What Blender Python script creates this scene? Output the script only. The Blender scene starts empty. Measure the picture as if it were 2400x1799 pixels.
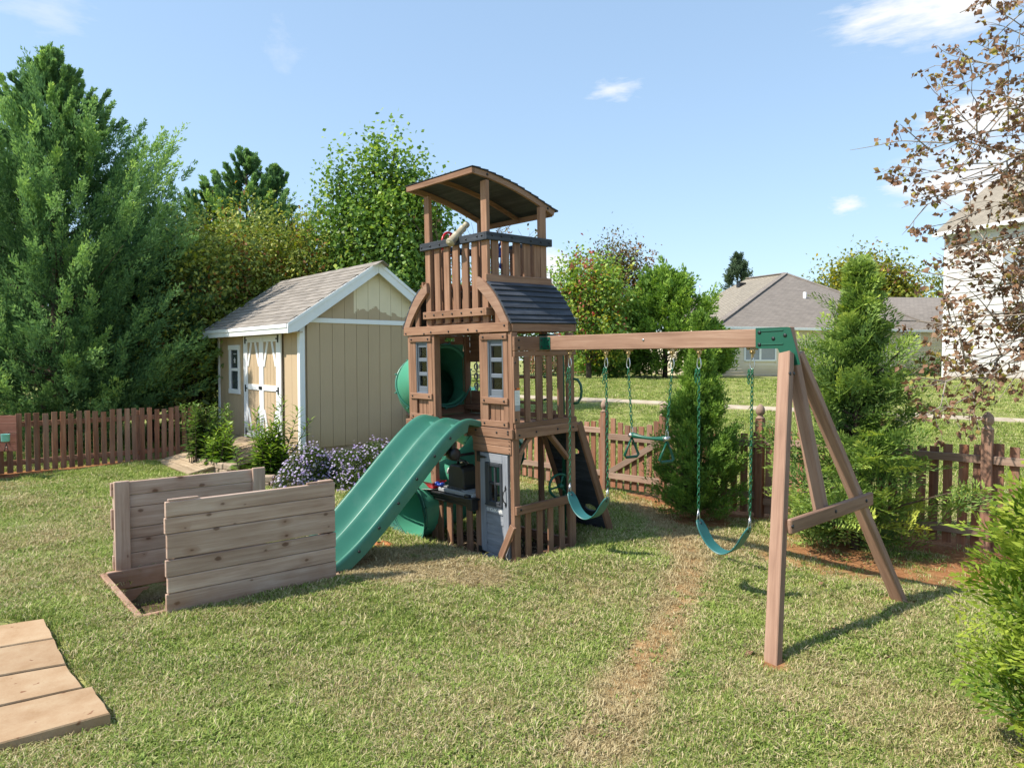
import bpy, math, random
import numpy as np
from mathutils import Vector, Matrix, Euler

S = bpy.context.scene
COL = S.collection
random.seed(11)
rng = np.random.default_rng(11)
PI = math.pi
R = math.radians

# ------------------------------------------------------------------ camera
PITCH = math.atan(59.5 / 1664.0)
cam_d = bpy.data.cameras.new('camera')
cam = bpy.data.objects.new('camera', cam_d)
COL.objects.link(cam)
cam.location = (0, 0, 2.0)
cam.rotation_euler = (PI / 2 - PITCH, 0, 0)
cam_d.sensor_fit = 'HORIZONTAL'
cam_d.sensor_width = 36.0
cam_d.lens = 36.0 * 1664.0 / 2400.0
cam_d.clip_start = 0.05
cam_d.clip_end = 2000
S.camera = cam

# ------------------------------------------------------------------ light
SUN_EL = R(50)
SUN_AZ = math.atan2(-0.95, -0.31)          # compass-like: x = sin, y = cos
to_sun = Vector((math.sin(SUN_AZ) * math.cos(SUN_EL), math.cos(SUN_AZ) * math.cos(SUN_EL), math.sin(SUN_EL)))
sun_d = bpy.data.lights.new('sun', 'SUN')
sun_d.energy = 2.0
sun_d.angle = R(0.9)
sun_d.color = (1.0, 0.93, 0.82)
sun = bpy.data.objects.new('sun', sun_d)
COL.objects.link(sun)
sun.location = (-20, -8, 30)
sun.rotation_euler = to_sun.to_track_quat('Z', 'Y').to_euler()

world = bpy.data.worlds.new('World')
S.world = world
world.use_nodes = True
wn = world.node_tree.nodes
wl = world.node_tree.links
wn.clear()


def wnode(t, **kw):
    n = wn.new(t)
    for k, v in kw.items():
        setattr(n, k, v)
    return n


sky = wnode('ShaderNodeTexSky', sky_type='NISHITA', sun_disc=False)
sky.sun_elevation = SUN_EL
sky.sun_rotation = SUN_AZ
sky.altitude = 100
sky.air_density = 1.0
sky.dust_density = 0.5
sky.ozone_density = 1.5
geo = wnode('ShaderNodeTexCoord')


def wmath(op, a, b=None, c=None, clamp=False):
    n = wnode('ShaderNodeMath', operation=op, use_clamp=clamp)
    for i, v in enumerate((a, b, c)):
        if v is None:
            continue
        if isinstance(v, (int, float)):
            n.inputs[i].default_value = v
        else:
            wl.new(v, n.inputs[i])
    return n.outputs[0]


def cloud(d, rad, sx, sz, seed, thr, gain):
    """soft cloud around sky direction d; wider in azimuth (sx) or height (sz)"""
    d = Vector(d).normalized()
    side = Vector((d.y, -d.x, 0)).normalized()
    up = side.cross(d) * -1 if side.cross(d).z < 0 else side.cross(d)

    def dot(v):
        n = wnode('ShaderNodeVectorMath', operation='DOT_PRODUCT')
        wl.new(geo.outputs['Generated'], n.inputs[0])
        n.inputs[1].default_value = v
        return n.outputs['Value']
    a = wmath('DIVIDE', dot(side), sx)
    b = wmath('DIVIDE', dot(up), sz)
    f = wmath('GREATER_THAN', dot(d), 0.2)
    r2 = wmath('ADD', wmath('MULTIPLY', a, a), wmath('MULTIPLY', b, b))
    fall = wmath('MULTIPLY', wmath('SUBTRACT', 1.0, wmath('SQRT', r2), clamp=True), f)
    comb = wnode('ShaderNodeCombineXYZ')
    wl.new(wmath('ADD', a, seed), comb.inputs[0])
    wl.new(wmath('MULTIPLY', b, 1.6), comb.inputs[1])
    nz = wnode('ShaderNodeTexNoise')
    nz.inputs['Scale'].default_value = rad
    nz.inputs['Detail'].default_value = 6
    nz.inputs['Roughness'].default_value = 0.62
    wl.new(comb.outputs[0], nz.inputs['Vector'])
    v = wmath('ADD', wmath('SUBTRACT', nz.outputs['Fac'], thr), wmath('MULTIPLY', fall, 0.62))
    v = wmath('MULTIPLY', wmath('MULTIPLY', v, gain, clamp=True), wmath('MULTIPLY', fall, 3.0, clamp=True), clamp=True)
    return v


def sdir(px, py):
    z = -(py - 899.5) / 1664.0
    return Vector(((px - 1200) / 1664.0, math.cos(PITCH) + z * math.sin(PITCH), -math.sin(PITCH) + z * math.cos(PITCH)))


CLOUDS = [(sdir(2215, 0), 1.9, 0.15, 0.056, 1.3, 0.62, 2.6), (sdir(1440, 212), 1.5, 0.055, 0.022, 7.7, 0.72, 1.7),
          (sdir(2330, 270), 1.4, 0.10, 0.035, 4.2, 0.62, 3.5), (sdir(2300, 410), 1.5, 0.12, 0.05, 9.1, 0.62, 3.2),
          (sdir(1985, 480), 1.4, 0.03, 0.017, 2.2, 0.66, 2.0), (sdir(2110, 438), 1.4, 0.04, 0.014, 6.1, 0.68, 1.8),
          (sdir(110, 25), 1.3, 0.09, 0.045, 3.1, 0.78, 1.0), (sdir(1290, 640), 1.3, 0.05, 0.05, 5.1, 0.6, 3.0),
          (sdir(660, 110), 1.3, 0.05, 0.06, 8.1, 0.85, 0.7)]
tot = None
for c in CLOUDS:
    v = cloud(*c)
    tot = v if tot is None else wmath('MAXIMUM', tot, v)
tint = wnode('ShaderNodeMix', data_type='RGBA', blend_type='MULTIPLY')
tint.inputs[0].default_value = 1.0
soft = wnode('ShaderNodeGamma')                 # evens out zenith and horizon, as in the photograph
soft.inputs[1].default_value = 0.5
wl.new(sky.outputs[0], soft.inputs[0])
wl.new(soft.outputs[0], tint.inputs[6])
tint.inputs[7].default_value = (0.90, 1.07, 1.22, 1)
cmix = wnode('ShaderNodeMix', data_type='RGBA')
wl.new(tot, cmix.inputs[0])
wl.new(tint.outputs[2], cmix.inputs[6])
cmix.inputs[7].default_value = (2.6, 2.65, 2.75, 1)
bg = wnode('ShaderNodeBackground')
wl.new(cmix.outputs[2], bg.inputs['Color'])
bg.inputs['Strength'].default_value = 0.112
wout = wnode('ShaderNodeOutputWorld')
wl.new(bg.outputs[0], wout.inputs['Surface'])

S.view_settings.view_transform = 'Standard'
S.view_settings.look = 'None'
S.view_settings.gamma = 1
S.view_settings.use_curve_mapping = False
S.view_settings.exposure = 1.85
S.render.film_transparent = False
S.cycles.max_bounces = 6
S.cycles.transparent_max_bounces = 8
S.cycles.use_denoising = True

# ------------------------------------------------------------------ helpers


def at(px, py, Y):
    """point at distance Y along the view of photo pixel (px, py)"""
    z = -(py - 899.5) / 1664.0
    d = Vector(((px - 1200) / 1664.0, math.cos(PITCH) + z * math.sin(PITCH), -math.sin(PITCH) + z * math.cos(PITCH)))
    return Vector((0, 0, 2)) + d * (Y / d.y)


def gnd(px, py, h=0.0):
    z = -(py - 899.5) / 1664.0
    d = Vector(((px - 1200) / 1664.0, math.cos(PITCH) + z * math.sin(PITCH), -math.sin(PITCH) + z * math.cos(PITCH)))
    return Vector((0, 0, 2)) + d * ((h - 2.0) / d.z)


def make_mesh(name, V, F, mats, attrs=None, mi=None, smooth=None):
    """V (n,3) array, F list of index tuples or (m,k) array"""
    me = bpy.data.meshes.new(name)
    V = np.asarray(V, dtype=np.float32)
    if isinstance(F, np.ndarray):
        m, k = F.shape
        me.vertices.add(len(V))
        me.vertices.foreach_set('co', V.ravel())
        me.loops.add(m * k)
        me.loops.foreach_set('vertex_index', F.astype(np.int32).ravel())
        me.polygons.add(m)
        me.polygons.foreach_set('loop_start', np.arange(0, m * k, k, dtype=np.int32))
        me.polygons.foreach_set('loop_total', np.full(m, k, dtype=np.int32))
        me.update(calc_edges=True)
    else:
        me.from_pydata([tuple(map(float, v)) for v in V], [], F)
        me.update()
    for mt in (mats if isinstance(mats, (list, tuple)) else [mats]):
        me.materials.append(mt)
    if mi is not None:
        me.polygons.foreach_set('material_index', np.asarray(mi, dtype=np.int32))
    if smooth is not None:
        if isinstance(smooth, bool):
            smooth = np.full(len(me.polygons), smooth)
        me.polygons.foreach_set('use_smooth', np.asarray(smooth, dtype=bool))
    for an, (kind, data) in (attrs or {}).items():
        a = me.attributes.new(an, kind, 'POINT')
        data = np.asarray(data, dtype=np.float32).ravel()
        a.data.foreach_set('vector' if kind == 'FLOAT_VECTOR' else 'value', data)
    return me


def link(name, me, parent=None, loc=None, rot=None, label=None, cat=None, group=None, kind=None):
    o = bpy.data.objects.new(name, me)
    COL.objects.link(o)
    if parent is not None:
        o.parent = parent
    if loc is not None:
        o.location = loc
    if rot is not None:
        o.rotation_euler = rot
    if label:
        o['label'] = label
    if cat:
        o['category'] = cat
    if group:
        o['group'] = group
    if kind:
        o['kind'] = kind
    return o


def thing(name, label, cat, loc=(0, 0, 0), rot=(0, 0, 0), group=None):
    o = link(name, None, None, loc, rot, label, cat, group)
    o.empty_display_size = 0.2
    return o


def copy_tree(o, parent=None):
    c = o.copy()
    COL.objects.link(c)
    if parent is not None:
        c.parent = parent
    for ch in list(o.children):
        copy_tree(ch, c)
    return c


# chamfered box topology
def _cb():
    cor = [(sx, sy, sz) for sx in (-1, 1) for sy in (-1, 1) for sz in (-1, 1)]
    idx = {c: i for i, c in enumerate(cor)}
    ref = []
    for c in cor:
        for a in range(3):
            v = [0.9 * k for k in c]
            v[a] = c[a] * 1.0
            ref.append(v)
    faces = []
    for a in range(3):
        b, c_ = (a + 1) % 3, (a + 2) % 3
        for s in (-1, 1):
            f = []
            for (p, q) in ((-1, -1), (1, -1), (1, 1), (-1, 1)):
                c = [0, 0, 0]
                c[a], c[b], c[c_] = s, p, q
                f.append(idx[tuple(c)] * 3 + a)
            faces.append(f)
    for a in range(3):
        b, c_ = (a + 1) % 3, (a + 2) % 3
        for p in (-1, 1):
            for q in (-1, 1):
                c1 = [0, 0, 0]
                c1[a], c1[b], c1[c_] = -1, p, q
                c2 = list(c1)
                c2[a] = 1
                i1, i2 = idx[tuple(c1)] * 3, idx[tuple(c2)] * 3
                faces.append([i1 + b, i2 + b, i2 + c_, i1 + c_])
    for c in cor:
        i = idx[c] * 3
        faces.append([i, i + 1, i + 2])
    ref = np.array(ref)
    out = []
    for f in faces:
        p = ref[f]
        n = np.cross(p[1] - p[0], p[2] - p[0])
        if n @ p.mean(0) < 0:
            f = f[::-1]
        out.append(f)
    return cor, out


CB_COR, CB_F = _cb()


class MB:
    """collects shapes into ONE mesh; carries grain coordinates (gc) and a random tone (rv) per piece"""

    def __init__(s):
        s.v, s.f, s.gc, s.rv, s.mi, s.sm = [], [], [], [], [], []

    def raw(s, V, F, gc=None, rv=None, mi=0, smooth=False):
        b = len(s.v)
        V = [tuple(map(float, p)) for p in V]
        s.v += V
        if rv is None:
            rv = random.random()
        s.rv += [rv] * len(V) if isinstance(rv, (int, float)) else list(rv)
        if gc is None:
            o = (random.uniform(0, 9), random.uniform(0, 9), random.uniform(0, 9))
            gc = [(p[0] + o[0], p[1] + o[1], p[2] + o[2]) for p in V]
        s.gc += gc
        for f in F:
            s.f.append([i + b for i in f])
            s.mi.append(mi)
            s.sm.append(smooth)
        return s

    def box(s, c, size, M=None, ch=0.004, mi=0, rv=None):
        h = [max(1e-4, abs(k) / 2) for k in size]
        ch = min(ch, 0.35 * min(h) * 2)
        order = sorted(range(3), key=lambda a: -h[a])
        off = [random.uniform(0, 20) for _ in range(3)]
        V, G = [], []
        for cor in CB_COR:
            for a in range(3):
                p = [cor[k] * (h[k] - (0 if k == a else ch)) for k in range(3)]
                G.append(tuple(p[order[k]] + off[k] for k in range(3)))
                q = Vector(p)
                if M is not None:
                    q = M @ q
                V.append((q.x + c[0], q.y + c[1], q.z + c[2]))
        return s.raw(V, CB_F, G, rv, mi)

    def bx(s, x0, x1, y0, y1, z0, z1, ch=0.004, mi=0, rv=None):
        return s.box(((x0 + x1) / 2, (y0 + y1) / 2, (z0 + z1) / 2), (x1 - x0, y1 - y0, z1 - z0), None, ch, mi, rv)

    def bar(s, p0, p1, w, h, up=(0, 0, 1), ch=0.004, mi=0, rv=None, ext=0.0):
        p0, p1 = Vector(p0), Vector(p1)
        x = (p1 - p0)
        L = x.length + 2 * ext
        x.normalize()
        up = Vector(up)
        y = up.cross(x)
        if y.length < 1e-5:
            y = Vector((0, 1, 0)).cross(x)
        y.normalize()
        z = x.cross(y)
        M = Matrix((x, y, z)).transposed()
        return s.box((p0 + p1) / 2, (L, w, h), M, ch, mi, rv)

    def sweep(s, path, secs, closed=True, caps=True, mi=0, smooth=True, rv=None, up=(0, 0, 1)):
        """path: points; secs: one 2D section (side, up) or one per point"""
        path = [Vector(p) for p in path]
        n = len(path)
        if not isinstance(secs[0][0], (list, tuple)):
            secs = [secs] * n
        m = len(secs[0])
        V, G = [], []
        L = 0
        off = [random.uniform(0, 20) for _ in range(3)]
        for i, p in enumerate(path):
            t = (path[min(i + 1, n - 1)] - path[max(i - 1, 0)]).normalized()
            u = Vector(up(i) if callable(up) else up)
            side = t.cross(u)
            if side.length < 1e-4:
                side = t.cross(Vector((0, 1, 0.01)))
            side.normalize()
            uu = side.cross(t)
            if i:
                L += (p - path[i - 1]).length
            for (a, b) in secs[i]:
                V.append(p + side * a + uu * b)
                G.append((L + off[0], a + off[1], b + off[2]))
        F = []
        mm = m if closed else m - 1
        for i in range(n - 1):
            for j in range(mm):
                k = (j + 1) % m
                F.append([i * m + j, i * m + k, (i + 1) * m + k, (i + 1) * m + j])
        if caps and closed:
            F.append(list(range(m))[::-1])
            F.append([(n - 1) * m + j for j in range(m)])
        return s.raw(V, F, G, rv, mi, smooth)

    def tube(s, path, r, n=8, mi=0, rv=None, caps=True, closed=False):
        path = [Vector(p) for p in path]
        rr = r if isinstance(r, (list, tuple)) else [r] * len(path)
        V, F = [], []
        N = len(path)
        u = None
        for i, p in enumerate(path):
            if closed:
                t = (path[(i + 1) % N] - path[i - 1]).normalized()
            else:
                t = (path[min(i + 1, N - 1)] - path[max(i - 1, 0)]).normalized()
            if u is None:
                u = t.orthogonal().normalized()
            else:
                u = (u - t * u.dot(t))
                u = u.normalized() if u.length > 1e-6 else t.orthogonal().normalized()
            w = t.cross(u)
            for j in range(n):
                a = 2 * PI * j / n
                V.append(p + (u * math.cos(a) + w * math.sin(a)) * rr[i])
        rng_ = N if closed else N - 1
        for i in range(rng_):
            i2 = (i + 1) % N
            for j in range(n):
                k = (j + 1) % n
                F.append([i * n + j, i * n + k, i2 * n + k, i2 * n + j])
        if caps and not closed:
            F.append(list(range(n))[::-1])
            F.append([(N - 1) * n + j for j in range(n)])
        return s.raw(V, F, None, rv, mi, True)

    def lathe(s, prof, c, n=14, axis=None, mi=0, rv=None):
        """prof: (r, z) list; axis matrix optional"""
        V, F = [], []
        for (r, z) in prof:
            for j in range(n):
                a = 2 * PI * j / n
                p = Vector((r * math.cos(a), r * math.sin(a), z))
                if axis is not None:
                    p = axis @ p
                V.append((p.x + c[0], p.y + c[1], p.z + c[2]))
        for i in range(len(prof) - 1):
            for j in range(n):
                k = (j + 1) % n
                F.append([i * n + j, i * n + k, (i + 1) * n + k, (i + 1) * n + j])
        F.append(list(range(n))[::-1])
        F.append([(len(prof) - 1) * n + j for j in range(n)])
        return s.raw(V, F, None, rv, mi, True)

    def prism(s, poly, f, t0, t1, mi=0, rv=None, smooth=False):
        """poly: 2D outline; f(a, b, t) -> 3D point; extruded from t0 to t1"""
        n = len(poly)
        V = [f(a, b, t0) for a, b in poly] + [f(a, b, t1) for a, b in poly]
        off = [random.uniform(0, 20) for _ in range(3)]
        G = [(a + off[0], b + off[1], off[2]) for a, b in poly] + [(a + off[0], b + off[1], off[2] + .03) for a, b in poly]
        F = [list(range(n)), [n + i for i in range(n)][::-1]]
        for i in range(n):
            k = (i + 1) % n
            F.append([k, i, n + i, n + k])
        return s.raw(V, F, G, rv, mi, smooth)

    def mesh(s, name, mats):
        me = make_mesh(name, np.array(s.v), s.f, mats,
                       {'gc': ('FLOAT_VECTOR', s.gc), 'rv': ('FLOAT', s.rv)}, s.mi, s.sm)
        return me

    def build(s, name, mats, parent=None, **kw):
        import bmesh
        me = s.mesh(name, mats)
        bm = bmesh.new()
        bm.from_mesh(me)
        bmesh.ops.recalc_face_normals(bm, faces=bm.faces)
        bm.to_mesh(me)
        bm.free()
        return link(name, me, parent, **kw)


# ------------------------------------------------------------------ materials
def new_mat(name):
    m = bpy.data.materials.new(name)
    m.use_nodes = True
    nt = m.node_tree
    nt.nodes.clear()
    out = nt.nodes.new('ShaderNodeOutputMaterial')
    return m, nt, out


def nd(nt, t, ins=None, **kw):
    n = nt.nodes.new(t)
    for k, v in kw.items():
        setattr(n, k, v)
    for k, v in (ins or {}).items():
        sk = n.inputs[k]
        if hasattr(v, 'links'):
            nt.links.new(v, sk)
        else:
            sk.default_value = v
    return n


def mth(nt, op, a, b=None, clamp=False):
    n = nt.nodes.new('ShaderNodeMath')
    n.operation = op
    n.use_clamp = clamp
    for i, v in enumerate((a, b)):
        if v is None:
            continue
        if hasattr(v, 'links'):
            nt.links.new(v, n.inputs[i])
        else:
            n.inputs[i].default_value = v
    return n.outputs[0]


def ramp(nt, fac, cols):
    n = nt.nodes.new('ShaderNodeValToRGB')
    e = n.color_ramp.elements
    while len(e) < len(cols):
        e.new(0.5)
    for i, (p, c) in enumerate(cols):
        e[i].position = p
        e[i].color = (c[0], c[1], c[2], 1)
    nt.links.new(fac, n.inputs[0])
    return n.outputs[0]


def mixc(nt, fac, a, b, mode='MIX'):
    n = nt.nodes.new('ShaderNodeMix')
    n.data_type = 'RGBA'
    n.blend_type = mode
    for i, v in ((0, fac), (6, a), (7, b)):
        if hasattr(v, 'links'):
            nt.links.new(v, n.inputs[i])
        elif i == 0:
            n.inputs[0].default_value = v
        else:
            n.inputs[i].default_value = (v[0], v[1], v[2], 1)
    return n.outputs[2]


def pbsdf(nt, out, color, rough=0.6, spec=0.3, bump=None, bdist=0.002, bstr=0.5, **kw):
    b = nt.nodes.new('ShaderNodeBsdfPrincipled')
    for k, v in (('Base Color', color), ('Roughness', rough), ('Specular IOR Level', spec)):
        if hasattr(v, 'links'):
            nt.links.new(v, b.inputs[k])
        elif k == 'Base Color':
            b.inputs[k].default_value = (v[0], v[1], v[2], 1)
        else:
            b.inputs[k].default_value = v
    for k, v in kw.items():
        b.inputs[k.replace('_', ' ')].default_value = v
    if bump is not None:
        bn = nd(nt, 'ShaderNodeBump', {'Height': bump, 'Distance': bdist, 'Strength': bstr})
        nt.links.new(bn.outputs[0], b.inputs['Normal'])
    nt.links.new(b.outputs[0], out.inputs[0])
    return b


def rnd_tone(nt):
    """one random value per piece: attribute rv plus the object's own random"""
    a = nd(nt, 'ShaderNodeAttribute', attribute_name='rv')
    o = nd(nt, 'ShaderNodeObjectInfo')
    return mth(nt, 'FRACT', mth(nt, 'ADD', a.outputs['Fac'], o.outputs['Random']))


def wood_mat(name, cols, gl=1.5, gw=26, rough=0.65, spec=0.25, var=0.35, knots=0.0, weather=None, soil=None, bstr=0.5):
    m, nt, out = new_mat(name)
    gc = nd(nt, 'ShaderNodeAttribute', attribute_name='gc').outputs['Vector']
    oi = nd(nt, 'ShaderNodeObjectInfo')
    gc = nd(nt, 'ShaderNodeVectorMath', {0: gc, 1: nd(nt, 'ShaderNodeCombineXYZ', {0: mth(nt, 'MULTIPLY', oi.outputs['Random'], 37.0), 1: mth(nt, 'MULTIPLY', oi.outputs['Random'], 11.0)}).outputs[0]}, operation='ADD').outputs[0]
    mp = nd(nt, 'ShaderNodeMapping', {'Vector': gc, 'Scale': (gl, gw, gw)})
    n1 = nd(nt, 'ShaderNodeTexNoise', {'Vector': mp.outputs[0], 'Scale': 1.0, 'Detail': 5.0, 'Roughness': 0.6, 'Distortion': 0.7})
    mp2 = nd(nt, 'ShaderNodeMapping', {'Vector': gc, 'Scale': (gl * 5, gw * 7, gw * 7)})
    n2 = nd(nt, 'ShaderNodeTexNoise', {'Vector': mp2.outputs[0], 'Scale': 1.0, 'Detail': 3.0, 'Roughness': 0.6})
    big = nd(nt, 'ShaderNodeTexNoise', {'Vector': gc, 'Scale': 2.2, 'Detail': 3.0})
    f = mth(nt, 'ADD', mth(nt, 'MULTIPLY', n1.outputs['Fac'], 0.72), mth(nt, 'MULTIPLY', n2.outputs['Fac'], 0.28))
    f = mth(nt, 'ADD', f, mth(nt, 'MULTIPLY', mth(nt, 'SUBTRACT', big.outputs['Fac'], 0.5), 0.35))
    c = ramp(nt, f, [(0.28, cols[0]), (0.5, cols[1]), (0.72, cols[2])])
    if knots:
        mk = nd(nt, 'ShaderNodeMapping', {'Vector': gc, 'Scale': (5.4, 9.0, 1.0)})
        vo = nd(nt, 'ShaderNodeTexVoronoi', {'Vector': mk.outputs[0], 'Scale': 1.0, 'Randomness': 1.0}, voronoi_dimensions='2D')
        nk = nd(nt, 'ShaderNodeTexNoise', {'Vector': gc, 'Scale': 30.0})
        d = mth(nt, 'ADD', vo.outputs['Distance'], mth(nt, 'MULTIPLY', mth(nt, 'SUBTRACT', nk.outputs['Fac'], 0.5), 0.12))
        sel = nd(nt, 'ShaderNodeSeparateXYZ', {0: vo.outputs['Color']})
        on = mth(nt, 'GREATER_THAN', sel.outputs[0], 0.74)
        halo = mth(nt, 'MULTIPLY', mth(nt, 'SUBTRACT', 1.0, mth(nt, 'DIVIDE', d, 0.42), clamp=True), on)
        c = mixc(nt, mth(nt, 'MULTIPLY', halo, mth(nt, 'MULTIPLY', sel.outputs[1], knots * 0.75), clamp=True), c, [cols[0][0] * 0.8, cols[0][1] * 0.62, cols[0][2] * 0.5])
        core = mth(nt, 'MULTIPLY', mth(nt, 'MULTIPLY', mth(nt, 'SUBTRACT', mth(nt, 'ADD', 0.07, mth(nt, 'MULTIPLY', sel.outputs[2], 0.12)), d), 13.0, clamp=True), on)
        c = mixc(nt, mth(nt, 'MULTIPLY', core, knots * 0.75, clamp=True), c, [cols[0][0] * 0.33, cols[0][1] * 0.24, cols[0][2] * 0.19])
    if weather is not None:
        wn_ = nd(nt, 'ShaderNodeTexNoise', {'Vector': mp.outputs[0], 'Scale': 0.35, 'Detail': 4.0})
        wf = mth(nt, 'MULTIPLY', mth(nt, 'SUBTRACT', wn_.outputs['Fac'], 0.42), 3.2, clamp=True)
        c = mixc(nt, mth(nt, 'MULTIPLY', wf, 0.75), c, weather)
    if soil is not None:
        g = nd(nt, 'ShaderNodeNewGeometry')
        sp = nd(nt, 'ShaderNodeSeparateXYZ', {0: g.outputs['Position']})
        sn = nd(nt, 'ShaderNodeTexNoise', {'Vector': gc, 'Scale': 7.0, 'Detail': 3.0})
        sf = mth(nt, 'SUBTRACT', mth(nt, 'ADD', 0.12, mth(nt, 'MULTIPLY', sn.outputs['Fac'], 0.22)), sp.outputs[2])
        sf = mth(nt, 'MULTIPLY', sf, 5.0, clamp=True)
        c = mixc(nt, mth(nt, 'MULTIPLY', sf, 0.6), c, soil)
    tone = rnd_tone(nt)
    v = mth(nt, 'ADD', 1.0 - var / 2, mth(nt, 'MULTIPLY', tone, var))
    h = nd(nt, 'ShaderNodeHueSaturation', {'Color': c, 'Value': v, 'Saturation': 1.0})
    pbsdf(nt, out, h.outputs[0], rough, spec, f, 0.002, bstr)
    return m


def flat_mat(name, col, rough=0.5, spec=0.4, var=0.0, noise=0.12, nscale=8, metallic=0.0, bump=0.0, dust=None):
    m, nt, out = new_mat(name)
    tc = nd(nt, 'ShaderNodeTexCoord')
    n = nd(nt, 'ShaderNodeTexNoise', {'Vector': tc.outputs['Object'], 'Scale': nscale, 'Detail': 5.0, 'Roughness': 0.6})
    v = mth(nt, 'ADD', 1.0 - noise, mth(nt, 'MULTIPLY', n.outputs['Fac'], 2 * noise))
    if var:
        v = mth(nt, 'MULTIPLY', v, mth(nt, 'ADD', 1 - var / 2, mth(nt, 'MULTIPLY', rnd_tone(nt), var)))
    c = nd(nt, 'ShaderNodeHueSaturation', {'Color': (col[0], col[1], col[2], 1), 'Value': v}).outputs[0]
    if dust is not None:
        n3 = nd(nt, 'ShaderNodeTexNoise', {'Vector': tc.outputs['Object'], 'Scale': nscale * 0.7, 'Detail': 8.0, 'Roughness': 0.75})
        c = mixc(nt, mth(nt, 'MULTIPLY', mth(nt, 'SUBTRACT', n3.outputs['Fac'], 0.5), 1.6, clamp=True), c, dust)
    r = mth(nt, 'ADD', rough - 0.06, mth(nt, 'MULTIPLY', n.outputs['Fac'], 0.12))
    pbsdf(nt, out, c, r, spec, n.outputs['Fac'] if bump else None, 0.003, bump, Metallic=metallic)
    return m


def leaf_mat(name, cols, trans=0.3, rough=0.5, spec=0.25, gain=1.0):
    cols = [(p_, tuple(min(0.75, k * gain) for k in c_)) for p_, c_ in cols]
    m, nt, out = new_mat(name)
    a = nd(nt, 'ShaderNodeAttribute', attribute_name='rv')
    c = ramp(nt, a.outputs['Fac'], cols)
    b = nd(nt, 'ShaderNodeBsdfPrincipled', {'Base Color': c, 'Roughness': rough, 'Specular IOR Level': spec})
    hs = nd(nt, 'ShaderNodeHueSaturation', {'Color': c, 'Value': 1.25, 'Saturation': 1.1})
    t = nd(nt, 'ShaderNodeBsdfTranslucent', {'Color': hs.outputs[0]})
    mx = nd(nt, 'ShaderNodeMixShader', {0: trans, 1: b.outputs[0], 2: t.outputs[0]})
    nt.links.new(mx.outputs[0], out.inputs[0])
    return m


STAIN = wood_mat('stained_cedar', [(0.15, 0.077, 0.046), (0.25, 0.136, 0.084), (0.355, 0.207, 0.135)], 1.3, 24, var=0.3)
STAIN2 = wood_mat('faded_cedar', [(0.20, 0.112, 0.074), (0.30, 0.178, 0.122), (0.39, 0.25, 0.18)], 1.3, 24, var=0.25)
CHAR = wood_mat('charcoal_stained_wood', [(0.024, 0.027, 0.034), (0.042, 0.048, 0.06), (0.085, 0.095, 0.115)], 1.5, 30, rough=0.6, var=0.4)
BLUEGREY = wood_mat('blue_grey_stained_wood', [(0.16, 0.172, 0.198), (0.23, 0.245, 0.275), (0.31, 0.325, 0.355)], 1.5, 28, rough=0.6, var=0.15)
WINGREY = flat_mat('grey_window_plastic', (0.125, 0.145, 0.175), 0.4, 0.4, 0.1, 0.06)
DARKFRAME = flat_mat('dark_frame_plastic', (0.035, 0.04, 0.05), 0.45, 0.4)
WEATHERED = wood_mat('weathered_pine', [(0.29, 0.185, 0.135), (0.43, 0.30, 0.232), (0.56, 0.425, 0.35)], 1.2, 18, rough=0.8, spec=0.15, var=0.3, knots=0.95, soil=(0.26, 0.115, 0.05))
FENCEWOOD = wood_mat('red_stained_fence_wood', [(0.15, 0.058, 0.034), (0.29, 0.125, 0.072), (0.42, 0.215, 0.135)], 1.4, 24, rough=0.75, spec=0.15, var=0.5, knots=0.3, weather=(0.25, 0.19, 0.15))
FENCERAIL = wood_mat('grey_brown_fence_rail', [(0.18, 0.105, 0.075), (0.30, 0.195, 0.145), (0.40, 0.285, 0.22)], 1.4, 24, rough=0.8, spec=0.15, var=0.3, knots=0.3, weather=(0.27, 0.21, 0.165))
RAMPWOOD = wood_mat('pale_ramp_wood', [(0.24, 0.18, 0.115), (0.36, 0.275, 0.185), (0.46, 0.37, 0.26)], 1.3, 20, rough=0.85, spec=0.1, var=0.25, knots=0.4)
PINKWOOD = wood_mat('faded_red_board', [(0.17, 0.065, 0.045), (0.27, 0.11, 0.078), (0.33, 0.16, 0.12)], 1.3, 20, rough=0.8, var=0.2)
BARK = wood_mat('bark', [(0.05, 0.035, 0.025), (0.1, 0.075, 0.055), (0.16, 0.125, 0.1)], 6, 14, rough=0.9, spec=0.1, bstr=1.0)
TWIG = wood_mat('grey_twig', [(0.18, 0.145, 0.115), (0.3, 0.25, 0.2), (0.4, 0.35, 0.29)], 6, 14, rough=0.9, spec=0.1)
SLIDEGREEN = flat_mat('slide_green_plastic', (0.037, 0.168, 0.118), 0.34, 0.5, 0.0, 0.16, 3, dust=(0.13, 0.24, 0.19))
TUBEGREEN = flat_mat('tube_green_plastic', (0.07, 0.29, 0.185), 0.4, 0.45, 0.0, 0.10, 3)
SWINGGREEN = flat_mat('swing_teal_plastic', (0.026, 0.138, 0.134), 0.45, 0.45, 0.0, 0.08, 6, dust=(0.09, 0.19, 0.18))
METGREEN = flat_mat('green_painted_steel', (0.006, 0.085, 0.05), 0.4, 0.5, 0.0, 0.1)
CHAINGREEN = flat_mat('green_coated_chain', (0.01, 0.11, 0.05), 0.4, 0.5)
BRASS = flat_mat('zinc_yellow_steel', (0.42, 0.3, 0.14), 0.35, 0.5, metallic=0.8)
STEEL = flat_mat('galvanised_steel', (0.55, 0.56, 0.57), 0.3, 0.5, metallic=0.9)
BOLT = flat_mat('black_bolt_cap', (0.012, 0.012, 0.014), 0.4, 0.5)
BLACK = flat_mat('black_plastic', (0.014, 0.014, 0.014), 0.4, 0.45)
RED = flat_mat('red_plastic', (0.5, 0.012, 0.022), 0.35, 0.5)
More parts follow.
